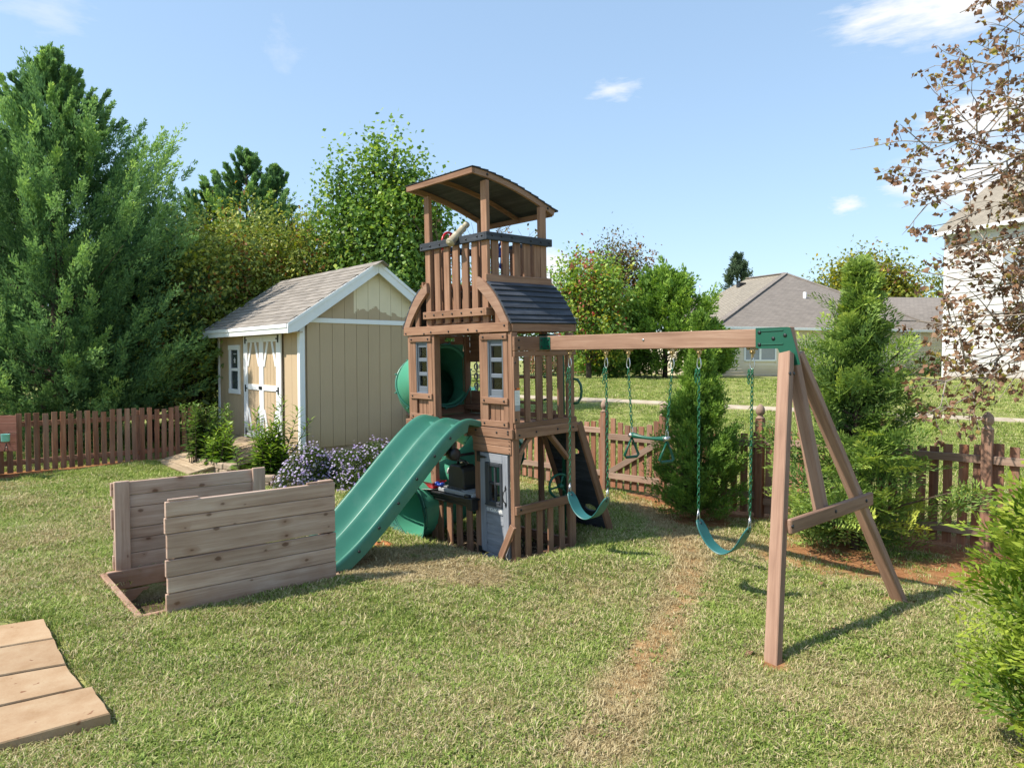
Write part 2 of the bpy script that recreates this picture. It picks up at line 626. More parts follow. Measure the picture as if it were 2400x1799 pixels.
BLUE = flat_mat('blue_plastic', (0.012, 0.05, 0.32), 0.35, 0.5)
BEIGE = flat_mat('beige_plastic', (0.4, 0.35, 0.25), 0.45, 0.4)
WHITEPL = flat_mat('white_plastic', (0.65, 0.65, 0.63), 0.4, 0.4)
PALEGREY = flat_mat('pale_grey_plastic', (0.36, 0.37, 0.38), 0.5, 0.3)
TEALCUP = flat_mat('teal_enamel', (0.2, 0.52, 0.47), 0.35, 0.5)
ORANGE = flat_mat('orange_print', (0.75, 0.2, 0.04), 0.5)
PRINT = flat_mat('white_print', (0.72, 0.72, 0.7), 0.5)
WHITE = flat_mat('white_paint', (0.82, 0.83, 0.84), 0.55, 0.3, 0.06, 0.06, 5)
TAN = None


def siding_mat(name, col, patch=None):
    m, nt, out = new_mat(name)
    tc = nd(nt, 'ShaderNodeTexCoord')
    mp = nd(nt, 'ShaderNodeMapping', {'Vector': tc.outputs['Object'], 'Scale': (14, 14, 1.2)})
    n = nd(nt, 'ShaderNodeTexNoise', {'Vector': mp.outputs[0], 'Scale': 4.0, 'Detail': 5.0})
    b = nd(nt, 'ShaderNodeTexNoise', {'Vector': tc.outputs['Object'], 'Scale': 1.3, 'Detail': 4.0})
    v = mth(nt, 'ADD', 0.86, mth(nt, 'ADD', mth(nt, 'MULTIPLY', n.outputs['Fac'], 0.12), mth(nt, 'MULTIPLY', b.outputs['Fac'], 0.16)))
    c = nd(nt, 'ShaderNodeHueSaturation', {'Color': (*col, 1), 'Value': mth(nt, 'MULTIPLY', v, mth(nt, 'ADD', 0.96, mth(nt, 'MULTIPLY', rnd_tone(nt), 0.08)))}).outputs[0]
    sp = nd(nt, 'ShaderNodeSeparateXYZ', {0: tc.outputs['Object']})
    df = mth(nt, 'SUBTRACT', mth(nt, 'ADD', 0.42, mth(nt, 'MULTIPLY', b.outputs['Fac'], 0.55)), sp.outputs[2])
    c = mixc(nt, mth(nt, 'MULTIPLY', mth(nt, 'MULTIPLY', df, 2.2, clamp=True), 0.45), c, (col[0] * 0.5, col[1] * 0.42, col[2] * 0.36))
    pbsdf(nt, out, c, 0.75, 0.2, n.outputs['Fac'], 0.003, 0.5)
    return m


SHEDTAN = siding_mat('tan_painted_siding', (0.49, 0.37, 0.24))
HOUSETAN = siding_mat('beige_vinyl_siding', (0.74, 0.66, 0.52))
HOUSEWHITE = siding_mat('white_vinyl_siding', (0.56, 0.54, 0.53))


def patch_mat():
    """gable board: fresh tan paint below an irregular brushed edge, old cream paint above"""
    m, nt, out = new_mat('two_tone_gable_paint')
    tc = nd(nt, 'ShaderNodeTexCoord')
    sp = nd(nt, 'ShaderNodeSeparateXYZ', {0: tc.outputs['Object']})
    n = nd(nt, 'ShaderNodeTexNoise', {'Vector': tc.outputs['Object'], 'Scale': 5.0, 'Detail': 6.0, 'Roughness': 0.6})
    n2 = nd(nt, 'ShaderNodeTexNoise', {'Vector': tc.outputs['Object'], 'Scale': 1.7, 'Detail': 1.0})
    d = mth(nt, 'SUBTRACT', sp.outputs[2], mth(nt, 'ADD', 2.50, mth(nt, 'ADD', mth(nt, 'MULTIPLY', n.outputs['Fac'], 0.42), mth(nt, 'MULTIPLY', n2.outputs['Fac'], 0.35))))
    f = mth(nt, 'MULTIPLY', d, 60.0, clamp=True)
    # left of the second groove everything is painted, right of the last groove nothing is
    left = mth(nt, 'LESS_THAN', sp.outputs[0], 1.05)
    right = mth(nt, 'GREATER_THAN', sp.outputs[0], 2.27)
    f = mth(nt, 'MULTIPLY', f, mth(nt, 'SUBTRACT', 1.0, left))
    f = mth(nt, 'MAXIMUM', f, right)
    c = mixc(nt, f, (0.475, 0.36, 0.235), (0.78, 0.67, 0.48))
    v = mth(nt, 'ADD', 0.9, mth(nt, 'MULTIPLY', n.outputs['Fac'], 0.2))
    c = nd(nt, 'ShaderNodeHueSaturation', {'Color': c, 'Value': v}).outputs[0]
    pbsdf(nt, out, c, 0.75, 0.2)
    return m


GABLEPAINT = patch_mat()


def shingle_mat(name, col, var=0.25, rows=None):
    m, nt, out = new_mat(name)
    tc = nd(nt, 'ShaderNodeTexCoord')
    n = nd(nt, 'ShaderNodeTexNoise', {'Vector': tc.outputs['Object'], 'Scale': 60.0, 'Detail': 3.0})
    b = nd(nt, 'ShaderNodeTexNoise', {'Vector': tc.outputs['Object'], 'Scale': 1.4, 'Detail': 5.0})
    v = mth(nt, 'ADD', 0.72, mth(nt, 'ADD', mth(nt, 'MULTIPLY', n.outputs['Fac'], 0.28), mth(nt, 'MULTIPLY', b.outputs['Fac'], 0.28)))
    v = mth(nt, 'MULTIPLY', v, mth(nt, 'ADD', 1 - var / 2, mth(nt, 'MULTIPLY', rnd_tone(nt), var)))
    bump = n.outputs['Fac']
    if rows:
        gc = nd(nt, 'ShaderNodeAttribute', attribute_name='gc').outputs['Vector']
        br = nd(nt, 'ShaderNodeTexBrick', {'Vector': gc, 'Scale': 1.0, 'Mortar Size': 0.012, 'Brick Width': 0.33, 'Row Height': rows,
                                           'Color1': (0.8, 0.8, 0.8, 1), 'Color2': (1, 1, 1, 1), 'Mortar': (0.62, 0.62, 0.62, 1)})
        v = mth(nt, 'MULTIPLY', v, br.outputs['Color'])
    c = nd(nt, 'ShaderNodeHueSaturation', {'Color': (*col, 1), 'Value': v}).outputs[0]
    pbsdf(nt, out, c, 0.9, 0.1, bump, 0.004, 0.5)
    return m


SHINGLE = shingle_mat('grey_brown_shingle', (0.255, 0.228, 0.202), 0.3)
HOUSEROOF = shingle_mat('brown_roof_shingle', (0.255, 0.222, 0.192), 0.1, 0.16)
HOUSEROOF2 = shingle_mat('tan_roof_shingle', (0.29, 0.255, 0.205), 0.1, 0.16)


def glass_mat(name, col=(0.03, 0.04, 0.05)):
    m, nt, out = new_mat(name)
    pbsdf(nt, out, col, 0.08, 0.8)
    return m


PANE = glass_mat('window_pane', (0.05, 0.06, 0.075))
BLIND = flat_mat('window_blind', (0.3, 0.33, 0.36), 0.3, 0.6)


def clear_mat():
    m, nt, out = new_mat('clear_acrylic')
    g = nd(nt, 'ShaderNodeBsdfGlossy', {'Roughness': 0.05, 'Color': (1, 1, 1, 1)})
    t = nd(nt, 'ShaderNodeBsdfTransparent', {'Color': (0.93, 0.95, 0.97, 1)})
    f = nd(nt, 'ShaderNodeFresnel', {'IOR': 1.45})
    mx = nd(nt, 'ShaderNodeMixShader', {0: f.outputs[0], 1: t.outputs[0], 2: g.outputs[0]})
    nt.links.new(mx.outputs[0], out.inputs[0])
    return m


CLEAR = clear_mat()


def block_mat(name, c1, c2, c3, scale=6.0, spots=None):
    m, nt, out = new_mat(name)
    tc = nd(nt, 'ShaderNodeTexCoord')
    oi = nd(nt, 'ShaderNodeObjectInfo')
    vec = nd(nt, 'ShaderNodeVectorMath', {0: tc.outputs['Object'], 1: nd(nt, 'ShaderNodeCombineXYZ', {0: mth(nt, 'MULTIPLY', oi.outputs['Random'], 50.0)}).outputs[0]}, operation='ADD').outputs[0]
    n = nd(nt, 'ShaderNodeTexNoise', {'Vector': vec, 'Scale': scale, 'Detail': 8.0, 'Roughness': 0.65})
    n2 = nd(nt, 'ShaderNodeTexNoise', {'Vector': vec, 'Scale': scale * 25, 'Detail': 4.0, 'Roughness': 0.7})
    f = mth(nt, 'ADD', mth(nt, 'MULTIPLY', n.outputs['Fac'], 0.75), mth(nt, 'MULTIPLY', n2.outputs['Fac'], 0.25))
    c = ramp(nt, f, [(0.33, c1), (0.5, c2), (0.68, c3)])
    if spots:
        n3 = nd(nt, 'ShaderNodeTexNoise', {'Vector': vec, 'Scale': 17.0, 'Detail': 2.0, 'Roughness': 0.5})
        c = mixc(nt, mth(nt, 'MULTIPLY', mth(nt, 'SUBTRACT', n3.outputs['Fac'], 0.68), 14.0, clamp=True), c, spots)
    v = mth(nt, 'ADD', 0.9, mth(nt, 'MULTIPLY', oi.outputs['Random'], 0.2))
    c = nd(nt, 'ShaderNodeHueSaturation', {'Color': c, 'Value': v}).outputs[0]
    pbsdf(nt, out, c, 0.9, 0.15, f, 0.006, 0.6)
    return m


PAVER = block_mat('tan_concrete_paver', (0.30, 0.185, 0.10), (0.37, 0.25, 0.15), (0.43, 0.32, 0.205), 4.0, (0.2, 0.1, 0.055))
BLOCK = block_mat('tan_garden_block', (0.27, 0.2, 0.14), (0.38, 0.29, 0.21), (0.46, 0.37, 0.28), 9.0)
CONCRETE = block_mat('pale_concrete', (0.33, 0.265, 0.19), (0.42, 0.35, 0.26), (0.5, 0.43, 0.33), 3.0)
CLAY = block_mat('orange_clay', (0.3, 0.11, 0.04), (0.42, 0.17, 0.07), (0.5, 0.23, 0.1), 12.0)
# ------------------------------------------------------------------ play tower frame (used by the ground too)
TOW_R = Euler((0.024, -0.001, -0.82)).to_matrix()
TOW_0 = Vector((0.009, 7.082, 1.297)) + TOW_R @ Vector((0, 0, -1.397))


def tw(x, y, z=0.0):
    """tower coordinates (x to its left along the front, y into it, z above the platform) to world"""
    return TOW_0 + TOW_R @ Vector((-x, y, z + 1.397))


def wt(p):
    r = TOW_R.transposed() @ (Vector(p) - TOW_0)
    return Vector((-r.x, r.y, r.z - 1.397))


FP = Vector((1.386, 10.61, 0))            # right-hand fence: first post and direction
FD = Vector((0.722, -0.692, 0)).normalized()
# landing box: near panel and far panel feet
BK, BZ = 0.95, 0.075                       # the lawn stands a little higher at the box
BXA, BXB = Vector((-2.722, 5.538, 0)) * BK, Vector((-1.621, 6.462, 0)) * BK
BXC, BXD = Vector((-3.78, 6.66, 0)) * BK, Vector((-2.68, 7.59, 0)) * BK
PITL, PITF = Vector((-3.846, 6.462, 0)) * BK, Vector((-2.914, 5.473, 0)) * BK
bu = (BXB - BXA).normalized()
bv = Vector((-bu.y, bu.x, 0))


PVO = gnd(104, 1446, 0.05)                  # paving slabs: far corner and edge direction
pvu = (gnd(240, 1669, 0.05) - PVO)
PVL = pvu.length
pvu.normalize()
pvv = Vector((pvu.y, -pvu.x, 0)) if pvu.y < 0 else Vector((-pvu.y, pvu.x, 0))
if pvv.x > 0:
    pvv = -pvv


def smooth(a):
    a = np.clip(a, 0, 1)
    return a * a * (3 - 2 * a)


def rect_mask(x, y, o, u, v, u0, u1, v0, v1, soft):
    a = (x - o[0]) * u[0] + (y - o[1]) * u[1]
    b = (x - o[0]) * v[0] + (y - o[1]) * v[1]
    d = np.maximum(np.maximum(u0 - a, a - u1), np.maximum(v0 - b, b - v1))
    return smooth(1 - d / soft)


def bumps(x, y):
    return (0.016 * np.sin(1.3 * x + 0.7 * y + 1.0) + 0.013 * np.sin(2.1 * y - 0.8 * x) + 0.01 * np.sin(3.7 * x + 2.3)
            + 0.008 * np.sin(4.9 * y + 1.1 * x))


tl0 = tw(0, 0)
tu = (tw(1, 0) - tw(0, 0)).normalized()
tv = (tw(0, 1) - tw(0, 0)).normalized()


def pit_mask(x, y, soft=0.03):
    return rect_mask(x, y, PITF, bu, bv, 0.035, 1.62, 0.03, 1.30, soft)


def zg(x, y):
    x = np.asarray(x, float)
    y = np.asarray(y, float)
    d = (x - FP.x) * 0.692 + (y - FP.y) * 0.722
    far = smooth(d / 2.5)
    z = 1.1 * np.clip((y - 10.3) / 18.0, 0, 1) * far
    calm = rect_mask(x, y, PITF, bu, bv, -0.5, 2.2, -0.6, 2.1, 0.6)
    z = z + bumps(x, y) * (1 - calm) + 0.012 * (1 - calm)
    z = z + BZ * rect_mask(x, y, PITF, bu, bv, -0.3, 1.5, -0.3, 1.9, 1.5) * smooth((y - 4.0) / 1.2)
    tm = rect_mask(x, y, tl0, tu, tv, -0.03, 1.75, -0.06, 0.95, 0.3)
    z = z * (1 - tm) + tm * -0.105
    hump = np.exp(-(((x - 0.75) / 0.42) ** 2 + ((y - 6.75) / 0.33) ** 2))
    z = z + 0.055 * hump * (1 - tm)
    z = z - 0.05 * rect_mask(x, y, PVO, pvu, pvv, 0.0, PVL, 0.02, 3.5, 0.10)
    pm = pit_mask(x, y)
    z = z * (1 - pm) + pm * (BZ - 0.3)
    return z


PATH_PX = [(1490, 1185), (1550, 1222), (1600, 1275), (1622, 1330), (1600, 1400), (1565, 1470), (1520, 1530), (1470, 1620), (1420, 1740)]
PATH = [gnd(*p) for p in PATH_PX]


def seg_dist(x, y, pts):
    best = np.full(np.shape(x), 1e9)
    for a, b in zip(pts[:-1], pts[1:]):
        ax, ay, bx_, by = a[0], a[1], b[0], b[1]
        dx, dy = bx_ - ax, by - ay
        t = np.clip(((x - ax) * dx + (y - ay) * dy) / (dx * dx + dy * dy), 0, 1)
        best = np.minimum(best, np.hypot(x - ax - t * dx, y - ay - t * dy))
    return best


LF0, LF1 = Vector((-8.72, 12.05, 0)), Vector((-6.36, 14.55, 0))
LFD = (LF1 - LF0).normalized()
lf_line = [LF0 - LFD * 4, LF1]
rf_line = [FP - FD * 5, FP + FD * 8]


def wob(x, y, s=1.0):
    return (np.sin(x * 3.1 * s + 1.7 * np.sin(y * 2.3 * s)) + np.sin(y * 4.3 * s + 1.3 * np.sin(x * 2.9 * s + 1)) +
            0.7 * np.sin(x * 9.1 * s + y * 7.7 * s) + 0.5 * np.sin(17 * x * s - 13 * y * s)) / 3.2


def bare(x, y):
    """0..1: how bare (red soil) the lawn is"""
    w = wob(x, y)
    pf = smooth((y - 3.2) / 1.3) * smooth((9.9 - y) / 1.0)
    m = 0.56 * pf * smooth(1.25 - seg_dist(x, y, PATH) / 0.18 + 0.28 * w)
    m = np.maximum(m, 0.95 * smooth(1.3 - seg_dist(x, y, lf_line) / 0.42 + 0.35 * w))
    m = np.maximum(m, 0.95 * smooth(1.3 - seg_dist(x, y, [FP + FD * 0.8, FP + FD * 8]) / 0.62 + 0.4 * w))
    m = np.maximum(m, 0.5 * smooth(1.3 - seg_dist(x, y, [FP - FD * 4, FP + FD * 0.8]) / 0.4 + 0.4 * w))
    for (cx, cy, r) in ((3.45, 7.0, 1.05), (2.35, 8.7, 0.6), (4.3, 6.75, 0.7), (1.68, 4.5, 0.16), (3.2, 5.75, 0.22), (-1.55, 6.75, 0.35)):
        m = np.maximum(m, 0.9 * smooth(1.3 - np.hypot(x - cx, y - cy) / r + 0.35 * w))
    return m


def straw(x, y):
    w = wob(x + 3, y, 0.8)
    m = 0.38 + 0.26 * w
    for (cx, cy, r, k) in ((-1.0, 6.75, 0.75, 1.0), (-0.35, 6.35, 0.4, 0.9), (2.2, 7.4, 1.0, 0.22), (-4.5, 8.5, 2.0, 0.15), (1.5, 3.4, 1.2, 0.12)):
        m = m + k * smooth(1.2 - np.hypot(x - cx, y - cy) / r)
    m = m + 0.6 * smooth(1.3 - seg_dist(x, y, PATH) / 0.24)
    m = np.where(y > 11.5, m * 0.55, m)
    return np.clip(m, 0, 1)


def axis_pts(lo, hi, step, outer):
    a = list(np.arange(lo, hi + 1e-6, step))
    left, right = [], []
    s, p = step, lo
    while p > outer[0]:
        s *= 1.35
        p -= s
        left.append(p)
    s, p = step, hi
    while p < outer[1]:
        s *= 1.35
        p += s
        right.append(p)
    return np.array(left[::-1] + a + right)


def ground_mat():
    m, nt, out = new_mat('lawn_soil')
    g = nd(nt, 'ShaderNodeNewGeometry')
    P = g.outputs['Position']
    ab = nd(nt, 'ShaderNodeAttribute', attribute_name='bare').outputs['Fac']
    st = nd(nt, 'ShaderNodeAttribute', attribute_name='straw').outputs['Fac']
    mu = nd(nt, 'ShaderNodeAttribute', attribute_name='mulch').outputs['Fac']
    n1 = nd(nt, 'ShaderNodeTexNoise', {'Vector': P, 'Scale': 9.0, 'Detail': 8.0, 'Roughness': 0.7})
    n2 = nd(nt, 'ShaderNodeTexNoise', {'Vector': P, 'Scale': 55.0, 'Detail': 5.0, 'Roughness': 0.7})
    n3 = nd(nt, 'ShaderNodeTexNoise', {'Vector': P, 'Scale': 0.8, 'Detail': 5.0, 'Roughness': 0.6})
    f = mth(nt, 'ADD', mth(nt, 'MULTIPLY', n1.outputs['Fac'], 0.5), mth(nt, 'MULTIPLY', n2.outputs['Fac'], 0.5))
    f2 = mth(nt, 'ADD', mth(nt, 'MULTIPLY', f, 0.7), mth(nt, 'MULTIPLY', n3.outputs['Fac'], 0.3))
    green = ramp(nt, f2, [(0.36, (0.067, 0.079, 0.022)), (0.5, (0.250, 0.281, 0.081)), (0.64, (0.413, 0.419, 0.163))])
    dry = ramp(nt, f, [(0.35, (0.213, 0.150, 0.075)), (0.5, (0.375, 0.288, 0.150)), (0.65, (0.537, 0.438, 0.250))])
    soil = ramp(nt, f, [(0.35, (0.16, 0.062, 0.028)), (0.5, (0.3, 0.125, 0.058)), (0.65, (0.43, 0.21, 0.11))])
    c = mixc(nt, mth(nt, 'MULTIPLY', st, 0.75), green, dry)
    c = mixc(nt, ab, c, soil)
    mulch = ramp(nt, f, [(0.35, (0.03, 0.02, 0.013)), (0.5, (0.1, 0.07, 0.045)), (0.65, (0.22, 0.165, 0.11))])
    c = mixc(nt, mu, c, mulch)
    pbsdf(nt, out, c, 0.95, 0.08, f, 0.03, 0.8)
    return m


def build_ground():
    xs = axis_pts(-10.5, 7.5, 0.06, (-160, 160))
    ys = axis_pts(2.4, 13.2, 0.06, (-40, 260))
    X, Y = np.meshgrid(xs, ys)
    Z = zg(X, Y)
    V = np.stack([X, Y, Z], -1).reshape(-1, 3)
    nx, ny = len(xs), len(ys)
    i = np.arange(nx * ny).reshape(ny, nx)
    F = np.stack([i[:-1, :-1], i[:-1, 1:], i[1:, 1:], i[1:, :-1]], -1).reshape(-1, 4)
    x, y = V[:, 0], V[:, 1]
    near = ((y < 14) & (y > 0)).astype(float)
    mul = rect_mask(x, y, tl0, tu, tv, -0.02, 1.42, -0.02, 1.0, 0.15)
    mul = np.maximum(mul, pit_mask(x, y))
    mul = np.maximum(mul, 0.8 * smooth(1.2 - np.hypot(x - 1.2, y - 8.3) / 0.35))
    me = make_mesh('lawn', V, F, ground_mat(), {'bare': ('FLOAT', bare(x, y) * near), 'straw': ('FLOAT', straw(x, y)), 'mulch': ('FLOAT', mul)}, None, True)
    link('lawn', me, kind='structure')


build_ground()

# sky is the world; pavement beyond the fence, in slabs
sw = link('sidewalk', None, kind='structure')
SA, SB = Vector((13.6, 17.1, 0)), Vector((-16.0, 29.6, 0))
sd = (SB - SA).normalized()
sn = Vector((-sd.y, sd.x, 0))
if sn.y < 0:
    sn = -sn
slab_n = int((SB - SA).length / 1.25)
for i in range(slab_n):
    c = SA + sd * (i * 1.25 + 0.6)
    mb = MB()
    V = []
    for (a, b) in ((-0.61, -0.38), (0.61, -0.38), (0.61, 0.38), (-0.61, 0.38)):
        p = sd * a + sn * b
        q = c + p
        V.append((p.x, p.y, float(zg(q.x, q.y)) + 0.03))
    V += [(v[0], v[1], v[2] - 0.12) for v in V]
    mb.raw(V, [[0, 1, 2, 3], [7, 6, 5, 4], [1, 0, 4, 5], [2, 1, 5, 6], [3, 2, 6, 7], [0, 3, 7, 4]])
    mb.build('slab', CONCRETE, sw, loc=(c.x, c.y, 0))

# four tan paving slabs, bottom left
pv = link('paver_path', None, kind='structure')
PQ = [[(-190, 1492), (103, 1449), (126, 1493), (-190, 1545)], [(-190, 1549), (127, 1496), (155, 1553), (-190, 1612)],
      [(-190, 1617), (155, 1558), (195, 1608), (-190, 1690)], [(-190, 1697), (217, 1607), (259, 1669), (-190, 1790)]]
for q in PQ:
    pts = [gnd(*p, 0.035) for p in q]
    for _ in range(6):                     # let each corner settle on the lawn
        pts = [gnd(*p, float(zg(g.x, g.y)) + 0.085) for p, g in zip(q, pts)]
    cen = sum(pts, Vector()) / 4
    mb = MB()
    n = 10
    top = []
    for i in range(4):
        a, b = pts[i], pts[(i + 1) % 4]
        for k in range(n):
            p = a.lerp(b, k / n)
            j = 0.003 * math.sin(k * 0.9 + i * 1.7) + random.uniform(-0.0015, 0.0015)
            p = p + (p - cen).normalized() * j
            top.append(p - cen)
    N = len(top)
    inset = [Vector((p.x * 0.985, p.y * 0.985, p.z)) for p in top]
    V = inset + [p - Vector((0, 0, 0.008)) for p in top] + [p - Vector((0, 0, 0.07)) for p in top]
    F = [list(range(N))]
    for r in (0, 1):
        for i in range(N):
            k = (i + 1) % N
            F.append([r * N + i, (r + 1) * N + i, (r + 1) * N + k, r * N + k])
    mb.raw(V, F)
    mb.build('paver', PAVER, pv, loc=tuple(cen))

# ------------------------------------------------------------------ garden shed
SH_A = Vector((-3.726, 12.5, 0))
GD = Vector((0.76, 0.65, 0)).normalized()      # along the gable wall
LD = Vector((-GD.y, GD.x, 0))                  # along the door wall, away
SH_ROT = math.atan2(GD.y, GD.x)
FZ, WZ = 0.40, 2.50
GW, SL = 2.98, 4.25                            # gable width, length
RIDGE = 3.79
shed = thing('garden_shed', 'tan garden shed with white trim, double doors and grey shingle roof', 'shed', SH_A, (0, 0, SH_ROT))
# shed coordinates: x along gable, y away (door wall is x=0), z up
WHITE_SHED = WHITE
mb = MB()
mb.bx(0.035, GW - 0.035, 0.035, SL - 0.035, FZ + 0.02, WZ, 0.002)
mb.build('inner_wall', SHEDTAN, shed)
gb = MB()
gb.prism([(0.03, WZ), (GW - 0.03, WZ), (GW / 2, RIDGE - 0.12)], lambda a, b, t: (a, t, b), 0.045, 0.07)
gb.build('inner_gable', SHEDTAN, shed)
# gable boards, split by grooves
bw = 0.244


def roof_z(x):
    return WZ + 0.16 + (RIDGE - 0.10 - WZ - 0.16) * (1 - abs(x - GW / 2) / (GW / 2))


x = 0.13
k = 0
while x < GW - 0.05:
    x1 = min(x + bw - 0.006, GW - 0.02)
    m = MB()
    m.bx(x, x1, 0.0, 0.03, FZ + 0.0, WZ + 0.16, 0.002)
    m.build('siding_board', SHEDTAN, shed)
    za, zb = roof_z(x) - 0.02, roof_z(x1) - 0.02
    poly = [(x, WZ + 0.20), (x1, WZ + 0.20), (x1, max(zb, WZ + 0.21)), (x, max(za, WZ + 0.21))]
    if x < GW / 2 < x1:
        poly = [(x, WZ + 0.2), (x1, WZ + 0.2), (x1, zb), (GW / 2, roof_z(GW / 2) - 0.02), (x, za)]
    if max(za, zb) > WZ + 0.25:
        m = MB()
        m.prism(poly, lambda a, b, t: (a, t, b), 0.0, 0.03)
        m.build('gable_board', GABLEPAINT, shed)
    x += bw
    k += 1
# door wall boards
y = 0.12
while y < SL - 0.1:
    y1 = min(y + bw - 0.006, SL - 0.02)
    if y1 < 0.83 or y > 2.60:
        m = MB()
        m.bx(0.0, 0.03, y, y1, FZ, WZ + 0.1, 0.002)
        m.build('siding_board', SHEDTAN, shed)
    else:
        m = MB()
        m.bx(0.0, 0.03, y, y1, FZ + 2.12, WZ + 0.1, 0.002)
        m.build('siding_board', SHEDTAN, shed)
    y += bw
# far walls
mb = MB()
mb.bx(GW - 0.03, GW, 0, SL, FZ, WZ + 0.1, 0.002)
mb.bx(0.03, GW - 0.03, SL - 0.03, SL, FZ, WZ + 0.1, 0.002)
mb.prism([(0.0, WZ + .1), (GW, WZ + .1), (GW / 2, RIDGE - 0.12)], lambda a, b, t: (a, t, b), SL - 0.03, SL)
mb.build('far_wall', SHEDTAN, shed)
mb = MB()
mb.bx(0.03, GW - 0.03, 0.03, SL - 0.03, 0.0, FZ, 0.005)
mb.build('plinth', BLOCK, shed)
# corner trims, frieze band
for (cx, cy) in ((0, 0), (0, SL), (GW, 0)):
    mb = MB()
    sx = 1 if cx == 0 else -1
    sy = 1 if cy == 0 else -1
    x0 = cx - 0.02 * sx
    y0 = cy - 0.02 * sy
    mb.bx(min(x0, x0 + 0.10 * sx), max(x0, x0 + 0.10 * sx), min(y0, y0 + 0.022 * sy), max(y0, y0 + 0.022 * sy), FZ - 0.02, WZ + 0.13)
    mb.bx(min(x0, x0 + 0.022 * sx), max(x0, x0 + 0.022 * sx), min(y0 + 0.023 * sy, y0 + 0.10 * sy), max(y0 + 0.023 * sy, y0 + 0.10 * sy), FZ - 0.02, WZ + 0.05)
    mb.build('corner_trim', WHITE_SHED, shed)
mb = MB()
mb.bx(0.0, GW, -0.024, 0.0, WZ + 0.14, WZ + 0.225)
mb.build('frieze_board', WHITE_SHED, shed)
# roof
OV, FO = 0.27, 0.16
EZ = WZ + 0.16 - OV * (RIDGE - WZ - 0.26) / (GW / 2) + 0.125
slope = math.atan2(RIDGE - EZ, GW / 2 + OV)
rl = math.hypot(RIDGE - EZ, GW / 2 + OV)
for side in (0, 1):
    mb = MB()
    f = (lambda a, b, t: (a, t, b)) if side == 0 else (lambda a, b, t: (GW - a, t, b))
    mb.prism([(-OV, EZ - 0.005), (GW / 2, RIDGE - 0.005), (GW / 2, RIDGE - 0.03), (-OV, EZ - 0.03)], f, -FO + 0.03, SL + FO - 0.03)
    mb.build('roof_deck', WHITE_SHED, shed)
# shingles: the slope in view piece by piece, sharing one mesh
SHW, SHE = 0.305, rl / 15.0
smb = MB()
smb.bx(-SHW / 2 + 0.004, SHW / 2 - 0.004, 0, SHE + 0.05, 0.0, 0.012, 0.002)
sh_me = smb.mesh('shingle', [SHINGLE])
ux = Vector((math.cos(slope), 0, math.sin(slope)))
nxv = Vector((-math.sin(slope), 0, math.cos(slope)))
for row in range(15):
    nsh = int((SL + 2 * FO) / SHW) + 1
    for j in range(nsh):
        y = -FO - 0.01 + (j + 0.5 * (row % 2)) * SHW + SHW / 2
        if y - SHW / 2 > SL + FO:
            continue
        jit = random.uniform(-0.012, 0.012)
        p = Vector((-OV, 0, EZ)) + ux * (row * SHE + jit - 0.03) + nxv * 0.004
        y = min(y, SL + FO - SHW / 2 + 0.02)
        Mx = Matrix((Vector((0, -1, 0)), ux, nxv)).transposed()
        # tail lifts a little over the row below
        Mx = Mx @ Matrix.Rotation(-0.075, 3, 'X')
        o = link('shingle', sh_me, shed, (p.x, y, p.z + 0.012), Mx.to_euler())
for row in range(15):
    mb = MB()
    p0 = row * SHE
    mb.prism([(-OV + math.cos(slope) * (p0 - 0.03), EZ + math.sin(slope) * (p0 - 0.03) + 0.016), (-OV + math.cos(slope) * (p0 + SHE), EZ + math.sin(slope) * (p0 + SHE) + 0.004),
              (-OV + math.cos(slope) * (p0 + SHE), EZ + math.sin(slope) * (p0 + SHE)), (-OV + math.cos(slope) * (p0 - 0.03), EZ + math.sin(slope) * (p0 - 0.03))],
             lambda a, b, t: (GW - a, t, b), -FO, SL + FO)
    mb.build('shingle_row', SHINGLE, shed)
mb = MB()
for j in range(16):
    y0 = -FO - 0.01 + j * 0.29
    for s in (-1, 1):
        mb.bar((GW / 2, y0, RIDGE + 0.022 + 0.002 * (j % 2)), (GW / 2 + s * 0.14, y0, RIDGE + 0.022 - 0.14 * math.tan(slope) + 0.006), 0.28, 0.012, (0, 0, 1), 0.002)
mb.build('ridge_cap', SHINGLE, shed)
# rake boards (front and back gable) and eave fascia with gutter board
for (yy, nm) in ((-FO, 'rake_board'), (SL + FO - 0.03, 'rake_board')):
    for s in (0, 1):
        mb = MB()
        f = (lambda a, b, t: (a, t, b)) if s == 0 else (lambda a, b, t: (GW - a, t, b))
        e = EZ + 0.012
        r_ = RIDGE + 0.012
        mb.prism([(-OV - 0.02, e - 0.01), (GW / 2 - 0.003, r_), (GW / 2 - 0.003, r_ - 0.20), (-OV + 0.16, e - 0.155 + 0.02), (-OV - 0.02, e - 0.175)], f, yy, yy + 0.03)
        mb.build(nm, WHITE_SHED, shed)
        mb = MB()
        mb.prism([(-OV - 0.02, e + 0.0), (GW / 2 - 0.003, r_ + 0.01), (GW / 2 - 0.003, r_ - 0.055), (-OV - 0.02, e - 0.06)], f, yy - 0.016, yy - 0.001)
        mb.build('rake_trim', WHITE_SHED, shed)
